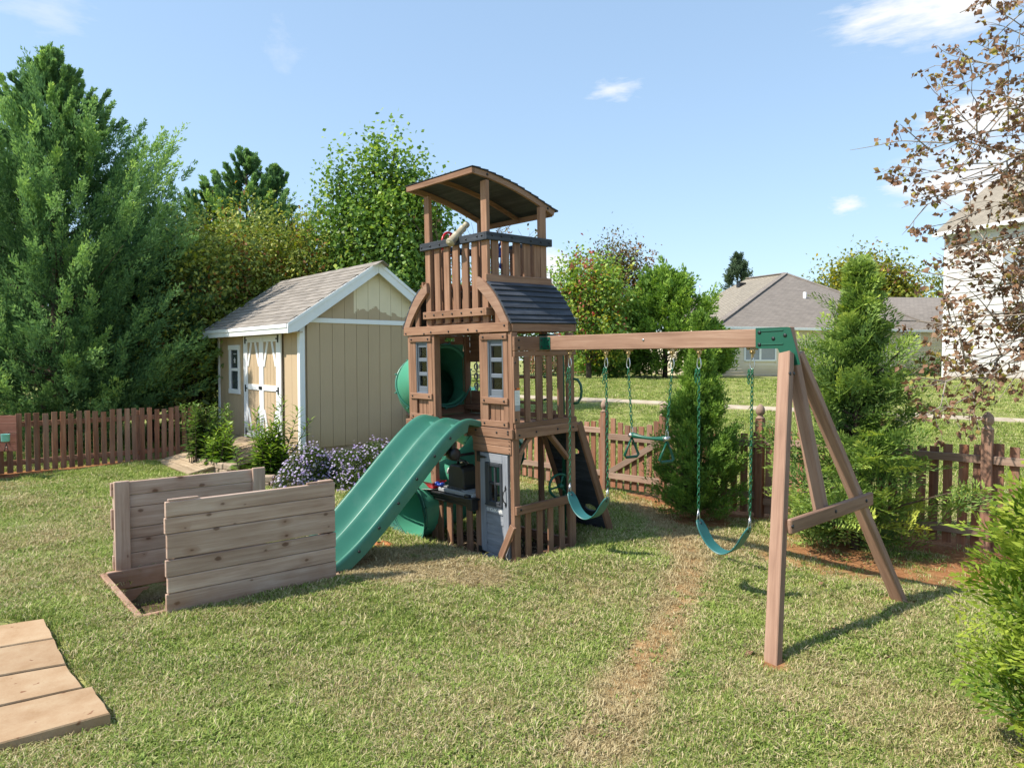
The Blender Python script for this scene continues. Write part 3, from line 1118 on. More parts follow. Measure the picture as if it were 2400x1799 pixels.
for s in (0, 1):
    mb = MB()
    a, b = (-OV - 0.02, -OV + 0.005) if s == 0 else (GW + OV - 0.005, GW + OV + 0.02)
    mb.bx(a, b, -FO + 0.031, SL + FO - 0.031, EZ - 0.16, EZ - 0.005)
    a2, b2 = (a - 0.016, a - 0.001) if s == 0 else (b + 0.001, b + 0.016)
    mb.bx(a2, b2, -FO + 0.031, SL + FO - 0.031, EZ - 0.07, EZ + 0.0)
    mb.build('eave_fascia', WHITE_SHED, shed)
    mb = MB()
    a, b = (-OV + 0.006, -0.001) if s == 0 else (GW + 0.001, GW + OV - 0.006)
    mb.bx(a, b, -FO + 0.031, SL + FO - 0.031, EZ - 0.145, EZ - 0.13, 0.002)
    mb.build('soffit', SHEDTAN, shed)
# double door on the door wall (x<0 side), y 0.83..2.62
DY0, DY1, DZ0, DZ1 = 0.79, 2.68, FZ, FZ + 2.17
mb = MB()
mb.bx(-0.03, 0.0, DY0, DY0 + 0.11, DZ0, DZ1)
mb.bx(-0.03, 0.0, DY1 - 0.11, DY1, DZ0, DZ1)
mb.bx(-0.03, 0.0, DY0 + 0.111, DY1 - 0.111, DZ1 - 0.12, DZ1)
mb.build('door_frame', WHITE_SHED, shed)
mid = (DY0 + DY1) / 2
for (a, b) in ((DY0 + 0.115, mid - 0.004), (mid + 0.004, DY1 - 0.115)):
    door = MB()
    door.bx(0.0, 0.028, a, b, DZ0 + 0.02, DZ1 - 0.13, 0.002)
    d = door.build('door', SHEDTAN, shed)
    nb = 4
    for i in range(nb):
        m = MB()
        w = (b - a - 0.16) / nb
        m.bx(-0.012, -0.0005, a + 0.08 + i * w + 0.005, a + 0.08 + (i + 1) * w - 0.005, DZ0 + 0.1, DZ1 - 0.2, 0.002)
        m.build('door_board', SHEDTAN, d)
    for i, (p, q) in enumerate(((a, a + 0.1), (b - 0.1, b))):
        m = MB()
        m.bx(-0.032, -0.013, p, q, DZ0 + 0.02, DZ1 - 0.13)
        m.build('stile', WHITE_SHED, d)
    for (p, q) in ((DZ0 + 0.02, DZ0 + 0.15), (DZ0 + 0.98, DZ0 + 1.09), (DZ1 - 0.25, DZ1 - 0.13)):
        m = MB()
        m.bx(-0.031, -0.0125, a + 0.101, b - 0.101, p, q)
        m.build('door_rail', WHITE_SHED, d)
    c = (a + b) / 2
    for s in (-1, 1):
        e = a + 0.101 if s < 0 else b - 0.101
        m = MB()
        m.bar((-0.021, e - s * 0.02, DZ1 - 0.72), (-0.021, c + s * 0.10, DZ1 - 0.25), 0.075, 0.017, (1, 0, 0))
        m.build('door_brace', WHITE_SHED, d)
        m = MB()
        m.bar((-0.021, e - s * 0.02, DZ0 + 0.60), (-0.021, c + s * 0.12, DZ0 + 0.15), 0.075, 0.017, (1, 0, 0))
        m.build('door_brace', WHITE_SHED, d)
    e = a if a < mid - 0.3 else b
    for hz in (DZ0 + 0.12, DZ0 + 1.0, DZ1 - 0.2):
        m = MB()
        m.bx(-0.038, -0.033, e - 0.03, e + 0.03, hz - 0.07, hz + 0.07, 0.001)
        m.bx(-0.040, -0.034, (e if e > mid else e) - 0.10 * (1 if e > mid else -0.3), e + 0.10 * (1 if e < mid else 0.3), hz - 0.012, hz + 0.012, 0.001)
        m.build('hinge', BOLT, d)
m = MB()
m.bx(-0.05, -0.034, mid - 0.05, mid + 0.10, DZ0 + 1.0, DZ0 + 1.06, 0.006)
m.build('latch', BOLT, shed)
# window with two sashes
wy0, wy1, wz0, wz1 = 2.93, 3.55, FZ + 0.86, FZ + 1.88
m = MB()
for (p, q, r_, s_) in ((wy0, wy0 + 0.09, wz0, wz1), (wy1 - 0.09, wy1, wz0, wz1)):
    m.bx(-0.03, 0.0, p, q, r_, s_)
m.bx(-0.034, 0.0, wy0 - 0.02, wy1 + 0.02, wz1 - 0.1, wz1 + 0.002)
m.bx(-0.034, 0.0, wy0 - 0.02, wy1 + 0.02, wz0, wz0 + 0.1)
m.bx(-0.02, 0.0, wy0 + 0.091, wy1 - 0.091, (wz0 + wz1) / 2 - 0.03, (wz0 + wz1) / 2 + 0.03)
w = m.build('window', WHITE_SHED, shed)
for (p, q) in ((wz0 + 0.1, (wz0 + wz1) / 2 - 0.03), ((wz0 + wz1) / 2 + 0.03, wz1 - 0.1)):
    m = MB()
    m.bx(-0.006, -0.001, wy0 + 0.08, wy1 - 0.08, p, q, 0.001)
    m.build('pane', PANE, w)
m = MB()
yy, zz = (wy0 + wy1) / 2, wz1 - 0.32
for k in range(5):
    a = k * 2 * PI / 5 + 0.3
    m.bar((-0.009, yy, zz), (-0.009, yy + 0.055 * math.cos(a), zz + 0.06 * math.sin(a)), 0.022, 0.004, (1, 0, 0), 0.001)
m.bx(-0.011, -0.008, yy - 0.1, yy + 0.06, zz + 0.13, zz + 0.145, 0.001)
m.build('window_sticker', PRINT, w)
# plank ramp from the doors
ramp_o = thing('ramp', 'pale wooden plank ramp leading up to the shed doors', 'ramp', SH_A, (0, 0, SH_ROT))
nr = 11
for i in range(nr):
    t0 = i / nr
    xx = -0.04 - 1.65 * t0
    zz = FZ - 0.02 - (FZ - 0.04) * t0
    m = MB()
    m.bar((xx - 0.075, DY0 - 0.05 + random.uniform(-.015, .015), zz), (xx - 0.075, DY1 + 0.1 + random.uniform(-.02, .02), zz), 0.142, 0.03, (-0.21, 0, 1))
    m.build('plank', RAMPWOOD, ramp_o)
m = MB()
for yy in (DY0, mid, DY1 + .05):
    m.bar((-0.05, yy, FZ - 0.09), (-1.7, yy, -0.03), 0.05, 0.1)
m.build('bearer', RAMPWOOD, ramp_o)
# ------------------------------------------------------------------ fences
def finial(mb, c, s=1.0):
    mb.lathe([(0.056 * s, 0.0), (0.056 * s, 0.015), (0.036 * s, 0.03), (0.033 * s, 0.05), (0.05 * s, 0.065), (0.057 * s, 0.095), (0.052 * s, 0.135), (0.034 * s, 0.165), (0.012 * s, 0.185)], c, 12)


_pk = {}


def picket_mesh(w, h):
    key = (round(w, 3), round(h, 2))
    if key not in _pk:
        m = MB()
        m.bx(-w / 2, w / 2, -0.009, 0.009, 0, h, 0.003)
        _pk[key] = m.mesh('picket', [FENCEWOOD])
    return _pk[key]


fence = thing('picket_fence', 'weathered red-brown scalloped picket fence with turned post caps behind the swings', 'fence', FP, (0, 0, math.atan2(FD.y, FD.x)))


def fence_post(par, t, h, cap=True, mat=FENCEWOOD):
    m = MB()
    m.bx(t - 0.048, t + 0.048, -0.05, 0.046, -0.3, h, 0.006)
    p = m.build('post', mat, par)
    if cap:
        m = MB()
        finial(m, (t, -0.002, h))
        m.build('post_cap', FENCERAIL, p)


def gz(t):
    p = FP + FD * t
    return float(zg(p.x, p.y))


def bay(par, t0, t1, top, rails, dip=0.09, y_p=0.04):
    n = int(round((t1 - t0 - 0.06) / 0.134))
    st = (t1 - t0 - 0.06) / n
    for i in range(n):
        t = t0 + 0.03 + st * (i + 0.5)
        u = (i + 0.5) / n
        h = top - dip * math.sin(PI * u) - 0.05
        b = gz(t) + 0.04
        o = link('picket', picket_mesh(random.choice((0.086, 0.09, 0.094)), h - 0.04 + random.choice((-.01, 0, .01))), par,
                 (t + random.uniform(-.006, .006), y_p, b), (random.uniform(-.012, .012), random.uniform(-.014, .014), random.uniform(-.03, .03)))
    for rz in rails:
        m = MB()
        m.bx(t0 + 0.049, t1 - 0.049, -0.012, 0.026, rz - 0.042, rz + 0.042)
        m.build('rail', FENCERAIL, par)


for t, h in ((-4.84, 1.2), (-2.42, 1.2), (0, 1.2), (1.02, 1.2), (2.42, 1.24), (4.84, 1.27), (7.3, 1.27)):
    fence_post(fence, t, h)
for a, b in ((-4.84, -2.42), (-2.42, 0)):
    bay(fence, a, b, 1.12, (0.28, 0.92))
bay(fence, 1.02, 2.42, 1.14, (0.26, 0.92), 0.06)
bay(fence, 2.42, 4.84, 1.17, (0.20, 0.96))
bay(fence, 4.84, 7.3, 1.18, (0.20, 0.96))
gate = thing('fence_gate', 'red-brown picket gate with a diagonal brace, left of the narrow evergreen', 'gate', FP, (0, 0, math.atan2(FD.y, FD.x)))
n = 7
for i in range(n):
    u = (i + 0.5) / n
    t = 0.07 + (1.02 - 0.14) * u
    h = 1.03 + 0.14 * (2 * u - 1) ** 2 - 0.1
    link('picket', picket_mesh(0.088, h), gate, (t, 0.04, 0.08), (0, random.uniform(-.012, .012), 0))
for rz in (0.26, 0.84):
    m = MB()
    m.bx(0.055, 0.965, -0.012, 0.026, rz - 0.045, rz + 0.045)
    m.build('rail', FENCERAIL, gate)
m = MB()
m.bar((0.10, 0.007, 0.31), (0.90, 0.007, 0.79), 0.034, 0.085, (0, 0, 1))
m.build('brace', FENCERAIL, gate)

lfence = thing('picket_fence', 'dark red-brown picket fence in the shade under the tall evergreen on the left', 'fence', LF0, (0, 0, math.atan2(LFD.y, LFD.x)))
LEN = (LF1 - LF0).length
for t in (-2.4, -0.1, 2.2, LEN - 0.05):
    m = MB()
    m.bx(t - 0.045, t + 0.045, 0.03, 0.12, -0.2, 1.0, 0.006)
    m.build('post', FENCEWOOD, lfence)
i = 0
t = -2.4
while t < LEN:
    link('picket', picket_mesh(0.089, 1.0 + random.choice((-.02, 0, .02))), lfence, (t, 0, 0.03), (random.uniform(-.01, .01), random.uniform(-.012, .012), random.uniform(-.03, .03)))
    t += 0.1335
for rz in (0.2, 0.86):
    m = MB()
    m.bx(-2.5, LEN, 0.012, 0.05, rz - 0.045, rz + 0.045)
    m.build('rail', FENCEWOOD, lfence)

# dark board fence far across the road
ff = thing('board_fence', 'dark brown board fence far across the lawn, seen under the trees', 'fence', (1.0, 44, 0))
for i in range(30):
    m = MB()
    m.bx(i * 0.2, i * 0.2 + 0.185, 0, 0.03, 1.0, 2.75 + random.uniform(-.02, .02))
    m.build('board', FENCEWOOD, ff)

# ------------------------------------------------------------------ beige ranch house
HA = Vector((10.53, 35.0, 1.05))
HD = Vector((0.966, 0.257, 0)).normalized()
house = thing('ranch_house', 'beige sided single-storey house with a brown hip roof beyond the lawn', 'house', HA, (0, 0, math.atan2(HD.y, HD.x)))
HL, HH = 15.5, 2.5
mb = MB()
mb.bx(-0.5, HL, 0.02, 10, 0, HH, 0.01)
hw = mb.build('wall', HOUSETAN, house)
wins = [(1.02, 2.82, 0.83, 2.28), (10.4, 11.65, 1.95, 2.33)]
nb = 16
bh = (HH - 0.12) / nb
for i in range(nb):
    z0 = 0.12 + i * bh
    spans = [(-0.5, HL)]
    for (a, b, c, d) in wins:
        if z0 < d - 0.02 and z0 + bh > c + 0.02:
            ns = []
            for (p, q) in spans:
                if p < a and q > b:
                    ns += [(p, a + 0.02), (b - 0.02, q)]
                else:
                    ns.append((p, q))
            spans = ns
    for (p, q) in spans:
        m = MB()
        m.prism([(0.02, z0), (-0.034, z0), (-0.004, z0 + bh), (0.02, z0 + bh)], lambda a, b, t: (t, a, b), p, q)
        m.build('siding_board', HOUSETAN, hw)
m = MB()
m.bx(-0.5, HL, -0.03, 0.015, -0.3, 0.118, 0.01)
m.build('foundation', CONCRETE, house)
for (a, b, c, d) in wins:
    m = MB()
    m.bx(a - .02, a + .07, -0.05, -0.0, c, d)
    m.bx(b - .07, b + .02, -0.05, -0.0, c, d)
    m.bx(a + .071, b - .071, -0.05, -0.0, d - .09, d)
    m.bx(a + .071, b - .071, -0.055, -0.0, c - .02, c + .07)
    nm = 2 if b - a < 2 and d - c > 0.8 else 4
    for j in range(1, nm):
        x = a + (b - a) * j / nm
        w_ = .06 if d - c > .8 else .02
        m.bx(x - w_, x + w_, -0.04, -0.0, c + .071, d - .091)
    w = m.build('window', WHITE, house)
    m = MB()
    m.bx(a + .05, b - .05, -0.012, -0.008, c + .05, d - .05, 0.001)
    m.build('pane', BLIND if d - c > .8 else PANE, w)
    if d - c > .8:
        m = MB()
        m.bx(a + .07, b - .07, -0.03, -0.014, (c + d) / 2 + .16, (c + d) / 2 + .22)
        m.build('sash_rail', WHITE, w)


def to_house(p):
    q = p - HA
    return (q.x * HD.x + q.y * HD.y, -q.x * HD.y + q.y * HD.x, q.z)


def roof_poly(name, pts, mat, par, conv):
    """flat roof plane, thickness below; gc in plane metres"""
    P = [Vector(conv(Vector(p))) for p in pts]
    e = (P[1] - P[0]).normalized()
    n = (P[1] - P[0]).cross(P[2] - P[0]).normalized()
    if n.z < 0:
        n = -n
    f = n.cross(e)
    mb = MB()
    V = P + [p - n * 0.12 for p in P]
    N = len(P)
    F = [list(range(N)), list(range(N, 2 * N))[::-1]] + [[i, (i + 1) % N, N + (i + 1) % N, N + i] for i in range(N)]
    gc = [((p - P[0]).dot(e), (p - P[0]).dot(f), 0) for p in V]
    mb.raw(V, F, gc)
    return mb.build(name, mat, par)


C0 = at(1672, 766, 34.4)
AP = at(1841, 641, 47)
R2 = at(1751, 653, 50.3)
BL = at(1630, 716, 50)
C1 = at(2225, 774.5, 38.3)
roof_poly('roof', [C0, C1, AP], HOUSEROOF, house, to_house)
roof_poly('roof', [BL, C0, AP, R2], HOUSEROOF2, house, to_house)
roof_poly('roof', [at(1990, 772, 36.5), at(2300, 778, 39.5), at(2330, 698, 47), at(1990, 696, 45.5)], HOUSEROOF, house, to_house)
m = MB()
a, b = Vector(to_house(C0)), Vector(to_house(C1))
m.bar(a + Vector((0, -.05, -.03)), b + Vector((3, -.05, -.06)), .12, .13)
m.build('gutter', WHITE, house)
m = MB()
for (p, q) in ((C0, AP), (AP, C1), (AP, R2)):
    a, b = Vector(to_house(p)), Vector(to_house(q))
    m.bar(a + Vector((0, 0, .03)), b + Vector((0, 0, .03)), .3, .06, mi=0)
m.build('ridge_cap', HOUSEROOF, house)
for (px, py, Y) in ((1663, 705, 46), (1886, 700, 41.5)):
    p = Vector(to_house(at(px, py, Y)))
    m = MB()
    m.lathe([(.09, -.5), (.09, .38), (.06, .38)], p, 10)
    m.build('vent_pipe', WHITE, house)
m = MB()
p = Vector(to_house(at(1737, 668, 48.5)))
m.box(p, (.5, .4, .3))
m.build('roof_vent', BOLT, house)

far = thing('far_house', 'distant house showing only its dark brown roof left of the beige house', 'house', (17, 72, 1))
m = MB()
p0, p1 = at(1590, 697, 70) - Vector((17, 72, 1)), at(1720, 697, 72) - Vector((17, 72, 1))
m.prism([(0, 0), (-5, -3.2), (5, -3.2)], lambda a, b, t: (p0.x + (p1.x - p0.x) * t, p0.y + a, p0.z + b), 0, 1.6)
m.build('roof', HOUSEROOF, far)
m = MB()
m.bx(p0.x, p0.x + 12, -4, 4, 0, p0.z - 3.3)
m.build('wall', HOUSETAN, far)
m = MB()
q = at(1640, 690, 70) - Vector((17, 72, 1))
m.tube([q, q + Vector((0, 0, 1.0))], .03, 5)
m.bar(q + Vector((-.3, 0, .8)), q + Vector((.3, 0, .8)), .03, .03)
m.build('antenna', STEEL, far)

# ------------------------------------------------------------------ white two-storey house
KA = at(2209, 886, 32.5)
KD = Vector((0.376, -0.926, 0)).normalized()
wh = thing('two_storey_house', 'tall white sided two-storey house behind the brown-leaved branches', 'house', KA, (0, 0, math.atan2(KD.y, KD.x)))
# house coordinates: x along the wall towards the camera, y into the house
WL_, WH_ = 12.0, 6.62
mb = MB()
mb.bx(0.02, WL_, 0.03, 8, 0, WH_, 0.01)
ww = mb.build('wall', HOUSEWHITE, wh)
wins = [(3.3, 4.75, 0.95, 2.55), (2.55, 3.65, 4.1, 5.6), (6.2, 7.6, 0.95, 2.5), (6.2, 7.6, 4.1, 5.6)]
nb = 21
bh = (WH_ - .1) / nb
for i in range(nb):
    z0 = 0.1 + i * bh
    spans = [(0.13, WL_)]
    for (a, b, c, d) in wins:
        if z0 < d - 0.02 and z0 + bh > c + 0.02:
            ns = []
            for (p, q) in spans:
                if p < a and q > b:
                    ns += [(p, a + 0.02), (b - 0.02, q)]
                else:
                    ns.append((p, q))
            spans = ns
    for (p, q) in spans:
        m = MB()
        m.prism([(0.03, z0), (-0.03, z0), (-0.002, z0 + bh), (0.03, z0 + bh)], lambda a, b, t: (t, a, b), p, q)
        m.build('siding_board', HOUSEWHITE, ww)
m = MB()
m.bx(-0.02, 0.128, -0.045, 0.1, 0.0, WH_)
m.build('corner_trim', WHITE, wh)
m = MB()
m.bx(0.13, WL_, -0.02, 0.02, -0.4, 0.098)
m.build('foundation', CONCRETE, wh)
for (a, b, c, d) in wins:
    m = MB()
    m.bx(a - .02, a + .09, -0.06, 0.0, c, d)
    m.bx(b - .09, b + .02, -0.06, 0.0, c, d)
    m.bx(a + .091, b - .091, -0.06, 0.0, d - .1, d)
    m.bx(a + .091, b - .091, -0.065, 0.0, c - .02, c + .1)
    m.bx(a + .091, b - .091, -0.04, 0.0, (c + d) / 2 - .04, (c + d) / 2 + .04)
    w = m.build('window', WHITE, wh)
    for (p, q) in ((c + .1, (c + d) / 2 - .04), ((c + d) / 2 + .04, d - .1)):
        m = MB()
        m.bx(a + .07, b - .07, -0.02, -0.014, p, q, 0.001)
        m.build('pane', BLIND, w)


def to_wh(p):
    q = p - KA
    return (q.x * KD.x + q.y * KD.y, -q.x * KD.y + q.y * KD.x, q.z)


OVW = 0.35
rz0, rz1 = WH_ - 0.0, WH_ + 2.75
idt = lambda p: tuple(p)
roof_poly('roof', [(-.3, -OVW, rz0), (WL_, -OVW, rz0), (WL_, 3.6, rz1), (-.3, 3.6, rz1)], HOUSEROOF2, wh, idt)
roof_poly('roof', [(-.3, 7.5, rz0), (WL_, 7.5, rz0), (WL_, 3.6, rz1 + .002), (-.3, 3.6, rz1 + .002)], HOUSEROOF2, wh, idt)
m = MB()
m.bx(-.31, WL_, -OVW - .12, -OVW + .02, rz0 - .2, rz0 - .03)
m.build('gutter', WHITE, wh)
m = MB()
m.bx(-.28, WL_, -OVW + .021, 0.0, rz0 - .16, rz0 - .13)
m.build('soffit', WHITE, wh)
m = MB()
m.prism([(0.03, WH_), (7, WH_), (3.6, rz1 - .15)], lambda a, b, t: (t, a, b), 0.02, 0.1)
m.build('gable_wall', HOUSEWHITE, wh)
# ------------------------------------------------------------------ play tower with slides and swing beam
tower = thing('play_tower', 'tall brown wooden play tower with green wave slide, tube slide and swing beam', 'playset', TOW_0, (0.024, -0.001, -0.82))
GZ = 1.397


def T(x, y, z):
    return Vector((-x, y, z + GZ))


class TB(MB):
    def b(s, x0, x1, y0, y1, z0, z1, ch=0.004, mi=0):
        return s.bx(-x1, -x0, y0, y1, z0 + GZ, z1 + GZ, ch, mi)


def tpart(name, x0, x1, y0, y1, z0, z1, mat=STAIN, par=None, label=None, ch=0.004):
    m = TB()
    m.b(x0, x1, y0, y1, z0, z1, ch)
    return m.build(name, mat, par or tower, label=label)


_bolt = {}


def bolt_at(par, p, rot, r=0.011, mat=None):
    """one round bolt cap, its axis +z turned by rot; all of a size share a mesh"""
    key = (r, mat.name if mat else '')
    if key not in _bolt:
        m = MB()
        m.lathe([(r, -0.003), (r, 0.004), (r * 0.6, 0.008)], (0, 0, 0), 8)
        _bolt[key] = m.mesh('bolt', [mat or BOLT])
    return link('bolt', _bolt[key], par, p, rot)


RY = (PI / 2, 0, 0)
RX = (0, PI / 2, 0)


def bolts(par, pts, axis='y', r=0.011):
    """round black bolt caps proud of a face: axis y = front face, x = right-hand face"""
    for (x, y, z) in pts:
        bolt_at(par, T(x, y, z), RY if axis == 'y' else RX, r)


# main posts
post_nr = tpart('post', 0.0, 0.054, 0.0, 0.085, -1.40, 0.965)
tpart('post', 0.0, 0.054, 0.835, 0.925, -1.42, 0.965)
tpart('post', 1.30, 1.40, 0.0, 0.054, -1.42, -0.112)
tpart('post', 1.30, 1.40, 0.85, 0.935, -1.42, 0.6)
tpart('post', 0.500, 0.606, 0.0, 0.05, -1.42, -0.27)
tpart('post', 1.737, 1.79, 0.0, 0.08, -0.004, 0.965)
tpart('post', 1.765, 1.83, 0.85, 0.93, -0.30, 0.965)
tpart('post', 1.275, 1.319, 0.0, 0.085, -0.004, 0.965)
tpart('post', 0.458, 0.50, 0.002, 0.085, -0.004, 0.965)
# diagonal knee under the overhanging left side
m = TB()
m.bar(T(1.35, 0.04, -0.62), T(1.78, 0.04, -0.12), 0.05, 0.08, (0, 1, 0))
m.bar(T(1.35, 0.88, -0.62), T(1.78, 0.88, -0.12), 0.05, 0.08, (0, 1, 0))
m.build('knee_brace', STAIN, tower)
# platform: bands and deck boards
fb = tpart('platform_band', -0.012, 1.84, -0.022, 0.012, -0.104, -0.006)
bolts(fb, [(0.05, -0.024, -0.055), (0.05, -0.024, -0.03), (0.22, -0.024, -0.05), (0.55, -0.024, -0.045), (1.70, -0.024, -0.05)])
rb = tpart('platform_band', -0.03, -0.013, 0.013, 0.947, -0.108, -0.002)
bolts(rb, [(-0.032, 0.06, -0.07), (-0.032, 0.30, -0.055), (-0.032, 0.62, -0.055), (-0.032, 0.86, -0.055)], 'x')
tpart('platform_band', 1.80, 1.84, 0.013, 0.93, -0.104, -0.006)
tpart('platform_band', 0.0, 1.84, 0.93, 0.96, -0.108, -0.006)
for i in range(9):
    y0 = 0.014 + i * 0.1015
    tpart('deck_board', -0.010, 1.798, y0, y0 + 0.096, -0.034, -0.008)
tpart('kick_board', -0.028, 0.0, 0.012, 0.928, 0.0, 0.055)
# boards over the little door
for i, (a, b) in enumerate(((-0.188, -0.110), (-0.266, -0.191))):
    q = tpart('board', 0.024, 0.618, -0.012, 0.004, a, b)
    bolts(q, [(0.045, -0.013, (a + b) / 2 + 0.02), (0.045, -0.013, (a + b) / 2 - 0.02)], 'y', 0.005)
# eave beams
eb = tpart('eave_beam', 0.02, 1.838, -0.022, 0.018, 0.972, 1.068)
bolts(eb, [(0.075, -0.024, 1.035), (0.50, -0.024, 0.995), (0.645, -0.024, 1.01), (0.98, -0.024, 1.0), (1.30, -0.024, 1.0), (1.43, -0.024, 0.985), (1.79, -0.024, 0.995)])
tpart('eave_beam', 0.0, 0.032, 0.019, 0.937, 0.972, 1.066)
tpart('eave_beam', 1.806, 1.838, 0.019, 0.937, 0.972, 1.066)
tpart('eave_beam', 0.0, 1.838, 0.938, 0.97, 0.972, 1.066)
tpart('upper_deck', 0.34, 1.44, 0.05, 0.90, 1.068, 1.10, STAIN)

# upper posts
UP = [(0.36, 0.452, 0.019, 0.065, 2.53), (1.342, 1.434, 0.019, 0.065, 2.53), (0.36, 0.41, 0.80, 0.895, 2.35), (1.384, 1.434, 0.80, 0.895, 2.35)]
for (a, b, c, d, h) in UP:
    tpart('post', a, b, c, d, 0.90, h)
# charcoal top rails
r1 = tpart('top_rail', 0.358, 1.478, -0.020, 0.018, 1.919, 2.0, CHAR)
bolts(r1, [(1.44, -0.022, 1.955), (1.28, -0.022, 1.955), (1.11, -0.022, 1.955), (0.79, -0.022, 1.955), (0.65, -0.022, 1.955), (0.47, -0.022, 1.965), (0.395, -0.022, 1.965)])
r2 = tpart('top_rail', 0.322, 0.357, -0.020, 0.949, 1.919, 2.0, CHAR)
bolts(r2, [(0.320, 0.06, 1.965), (0.320, 0.19, 1.965), (0.320, 0.34, 1.965), (0.320, 0.62, 1.955), (0.320, 0.77, 1.955), (0.320, 0.90, 1.955)], 'x')
tpart('top_rail', 1.436, 1.472, 0.020, 0.949, 1.919, 2.0, CHAR)
tpart('top_rail', 0.36, 1.436, 0.897, 0.93, 1.919, 2.0, CHAR)
# slats of the upper deck
for (a, b) in ((1.168, 1.263), (1.0, 1.094), (0.838, 0.935), (0.676, 0.770), (0.520, 0.616)):
    tpart('slat', a, b, 0.019, 0.05, 1.09, 1.95)
    tpart('slat', a, b, 0.866, 0.896, 1.09, 1.95)
for (a, b) in ((0.088, 0.181), (0.236, 0.330), (0.400, 0.493), (0.548, 0.641), (0.700, 0.792)):
    tpart('slat', 0.359, 0.39, a, b, 1.09, 1.95)
    tpart('slat', 1.404, 1.435, a, b, 1.09, 1.95)
tpart('lower_rail', 0.335, 0.358, -0.020, 0.949, 1.492, 1.570)
tpart('lower_rail', 1.436, 1.459, -0.020, 0.949, 1.492, 1.570)
q = tpart('lower_rail', 0.36, 1.410, -0.040, -0.003, 1.147, 1.228)
bolts(q, [(x, -0.042, 1.187) for x in (1.375, 1.21, 1.05, 0.885, 0.725, 0.565, 0.40)])
q = tpart('lower_rail', 0.325, 0.359, -0.040, 0.90, 1.147, 1.228)
tpart('lower_rail', 1.411, 1.435, -0.03, 0.90, 1.147, 1.228)
tpart('stud', 0.185, 0.262, 0.02, 0.05, 1.066, 1.34)
tpart('stud', 1.575, 1.655, 0.02, 0.05, 1.066, 1.34)

# arched ribs and stepped side roofs
OUT = [(0.49, 1.556), (0.40, 1.512), (0.335, 1.462), (0.266, 1.402), (0.205, 1.338), (0.147, 1.266), (0.10, 1.195), (0.062, 1.130), (0.022, 1.068)]
INN = [(0.132, 1.068), (0.165, 1.122), (0.205, 1.172), (0.246, 1.218), (0.30, 1.278), (0.356, 1.332), (0.44, 1.402), (0.492, 1.442)]
for mir in (0, 1):
    fx = (lambda a: a) if mir == 0 else (lambda a: 1.857 - a)
    for (y0, y1) in ((-0.02, 0.016), (0.905, 0.94)):
        m = TB()
        m.prism(OUT + INN, lambda a, b, t: T(fx(a), t, b), y0, y1)
        m.build('arch_rib', STAIN2, tower)
    pts = [(0.352, 1.492), (0.30, 1.448), (0.247, 1.398), (0.197, 1.342), (0.149, 1.282), (0.103, 1.216), (0.060, 1.146), (0.026, 1.094), (0.004, 1.060)]
    for i in range(len(pts) - 1):
        (a0, b0), (a1, b1) = pts[i], pts[i + 1]
        tx, tz = a1 - a0, b1 - b0
        L = math.hypot(tx, tz)
        tx, tz = tx / L, tz / L
        nx_, nz_ = (tz, -tx) if (tz * -1) > 0 and tx < 0 else (-tz, tx)
        if nx_ > 0:
            nx_, nz_ = -nx_, -nz_
        lo = 0.012
        p = [(a0, b0), (a1 + tx * 0.012, b1 + tz * 0.012), (a1 + tx * 0.012 + nx_ * 0.026, b1 + tz * 0.012 + nz_ * 0.026), (a0 + nx_ * lo, b0 + nz_ * lo)]
        m = TB()
        m.prism(p, lambda a, b, t: T(fx(a), t, b), -0.012 + random.uniform(-.003, .003), 0.965 + random.uniform(-.004, .004))
        # grain runs along the board
        m.gc = [(g[2] * 30 + v[1], g[0], g[1]) for g, v in zip(m.gc, m.v)]
        m.build('roof_board', CHAR, tower)

# top roof: curved side fascias, front and back fascia, rafter and stepped boards
CUR = [(-0.125, 2.631), (0.05, 2.613), (0.232, 2.581), (0.425, 2.538), (0.602, 2.487), (0.78, 2.427), (0.952, 2.365), (1.043, 2.333)]


def cz(y):
    for (a, b), (c, d) in zip(CUR[:-1], CUR[1:]):
        if y <= c:
            return b + (d - b) * (y - a) / (c - a)
    return CUR[-1][1] + (y - CUR[-1][0]) * -0.35


for x0, x1, nm in ((0.365, 0.397, 'roof_fascia'), (1.486, 1.518, 'roof_fascia'), (0.925, 0.95, 'rafter')):
    top = [(y, z - (0 if nm != 'rafter' else 0.012)) for y, z in CUR]
    bot = [(y if y < 1 else y - 0.02, z - 0.058) for y, z in CUR][::-1]
    m = TB()
    m.prism(top + bot, lambda a, b, t: T(t, a, b), x0, x1)
    q = m.build(nm, STAIN2 if nm == 'roof_fascia' else STAIN, tower)
    if x0 < 0.4:
        bolts(q, [(0.363, 0.045, 2.585), (0.363, 0.93, 2.345)], 'x', 0.014)
tpart('roof_fascia', 0.366, 1.517, -0.158, -0.126, 2.572, 2.632)
m = TB()
m.bar(T(0.40, 1.03, 2.30), T(1.484, 1.03, 2.30), 0.028, 0.06)
m.build('roof_fascia', STAIN, tower)
ny = 12
for i in range(ny):
    ya = -0.165 + (1.235) * i / ny
    yb = ya + 1.235 / ny + 0.012
    za, zb = cz(ya), cz(yb)
    m = TB()
    m.prism([(ya, za + 0.002), (yb, zb + 0.002), (yb, zb + 0.020), (ya, za + 0.008)], lambda a, b, t: T(t, a, b), 0.352 + random.uniform(-.004, .004), 1.532 + random.uniform(-.004, .004))
    m.gc = [(g[2] * 30 - v[0], g[0], g[1]) for g, v in zip(m.gc, m.v)]
    m.build('roof_board', CHAR, tower)


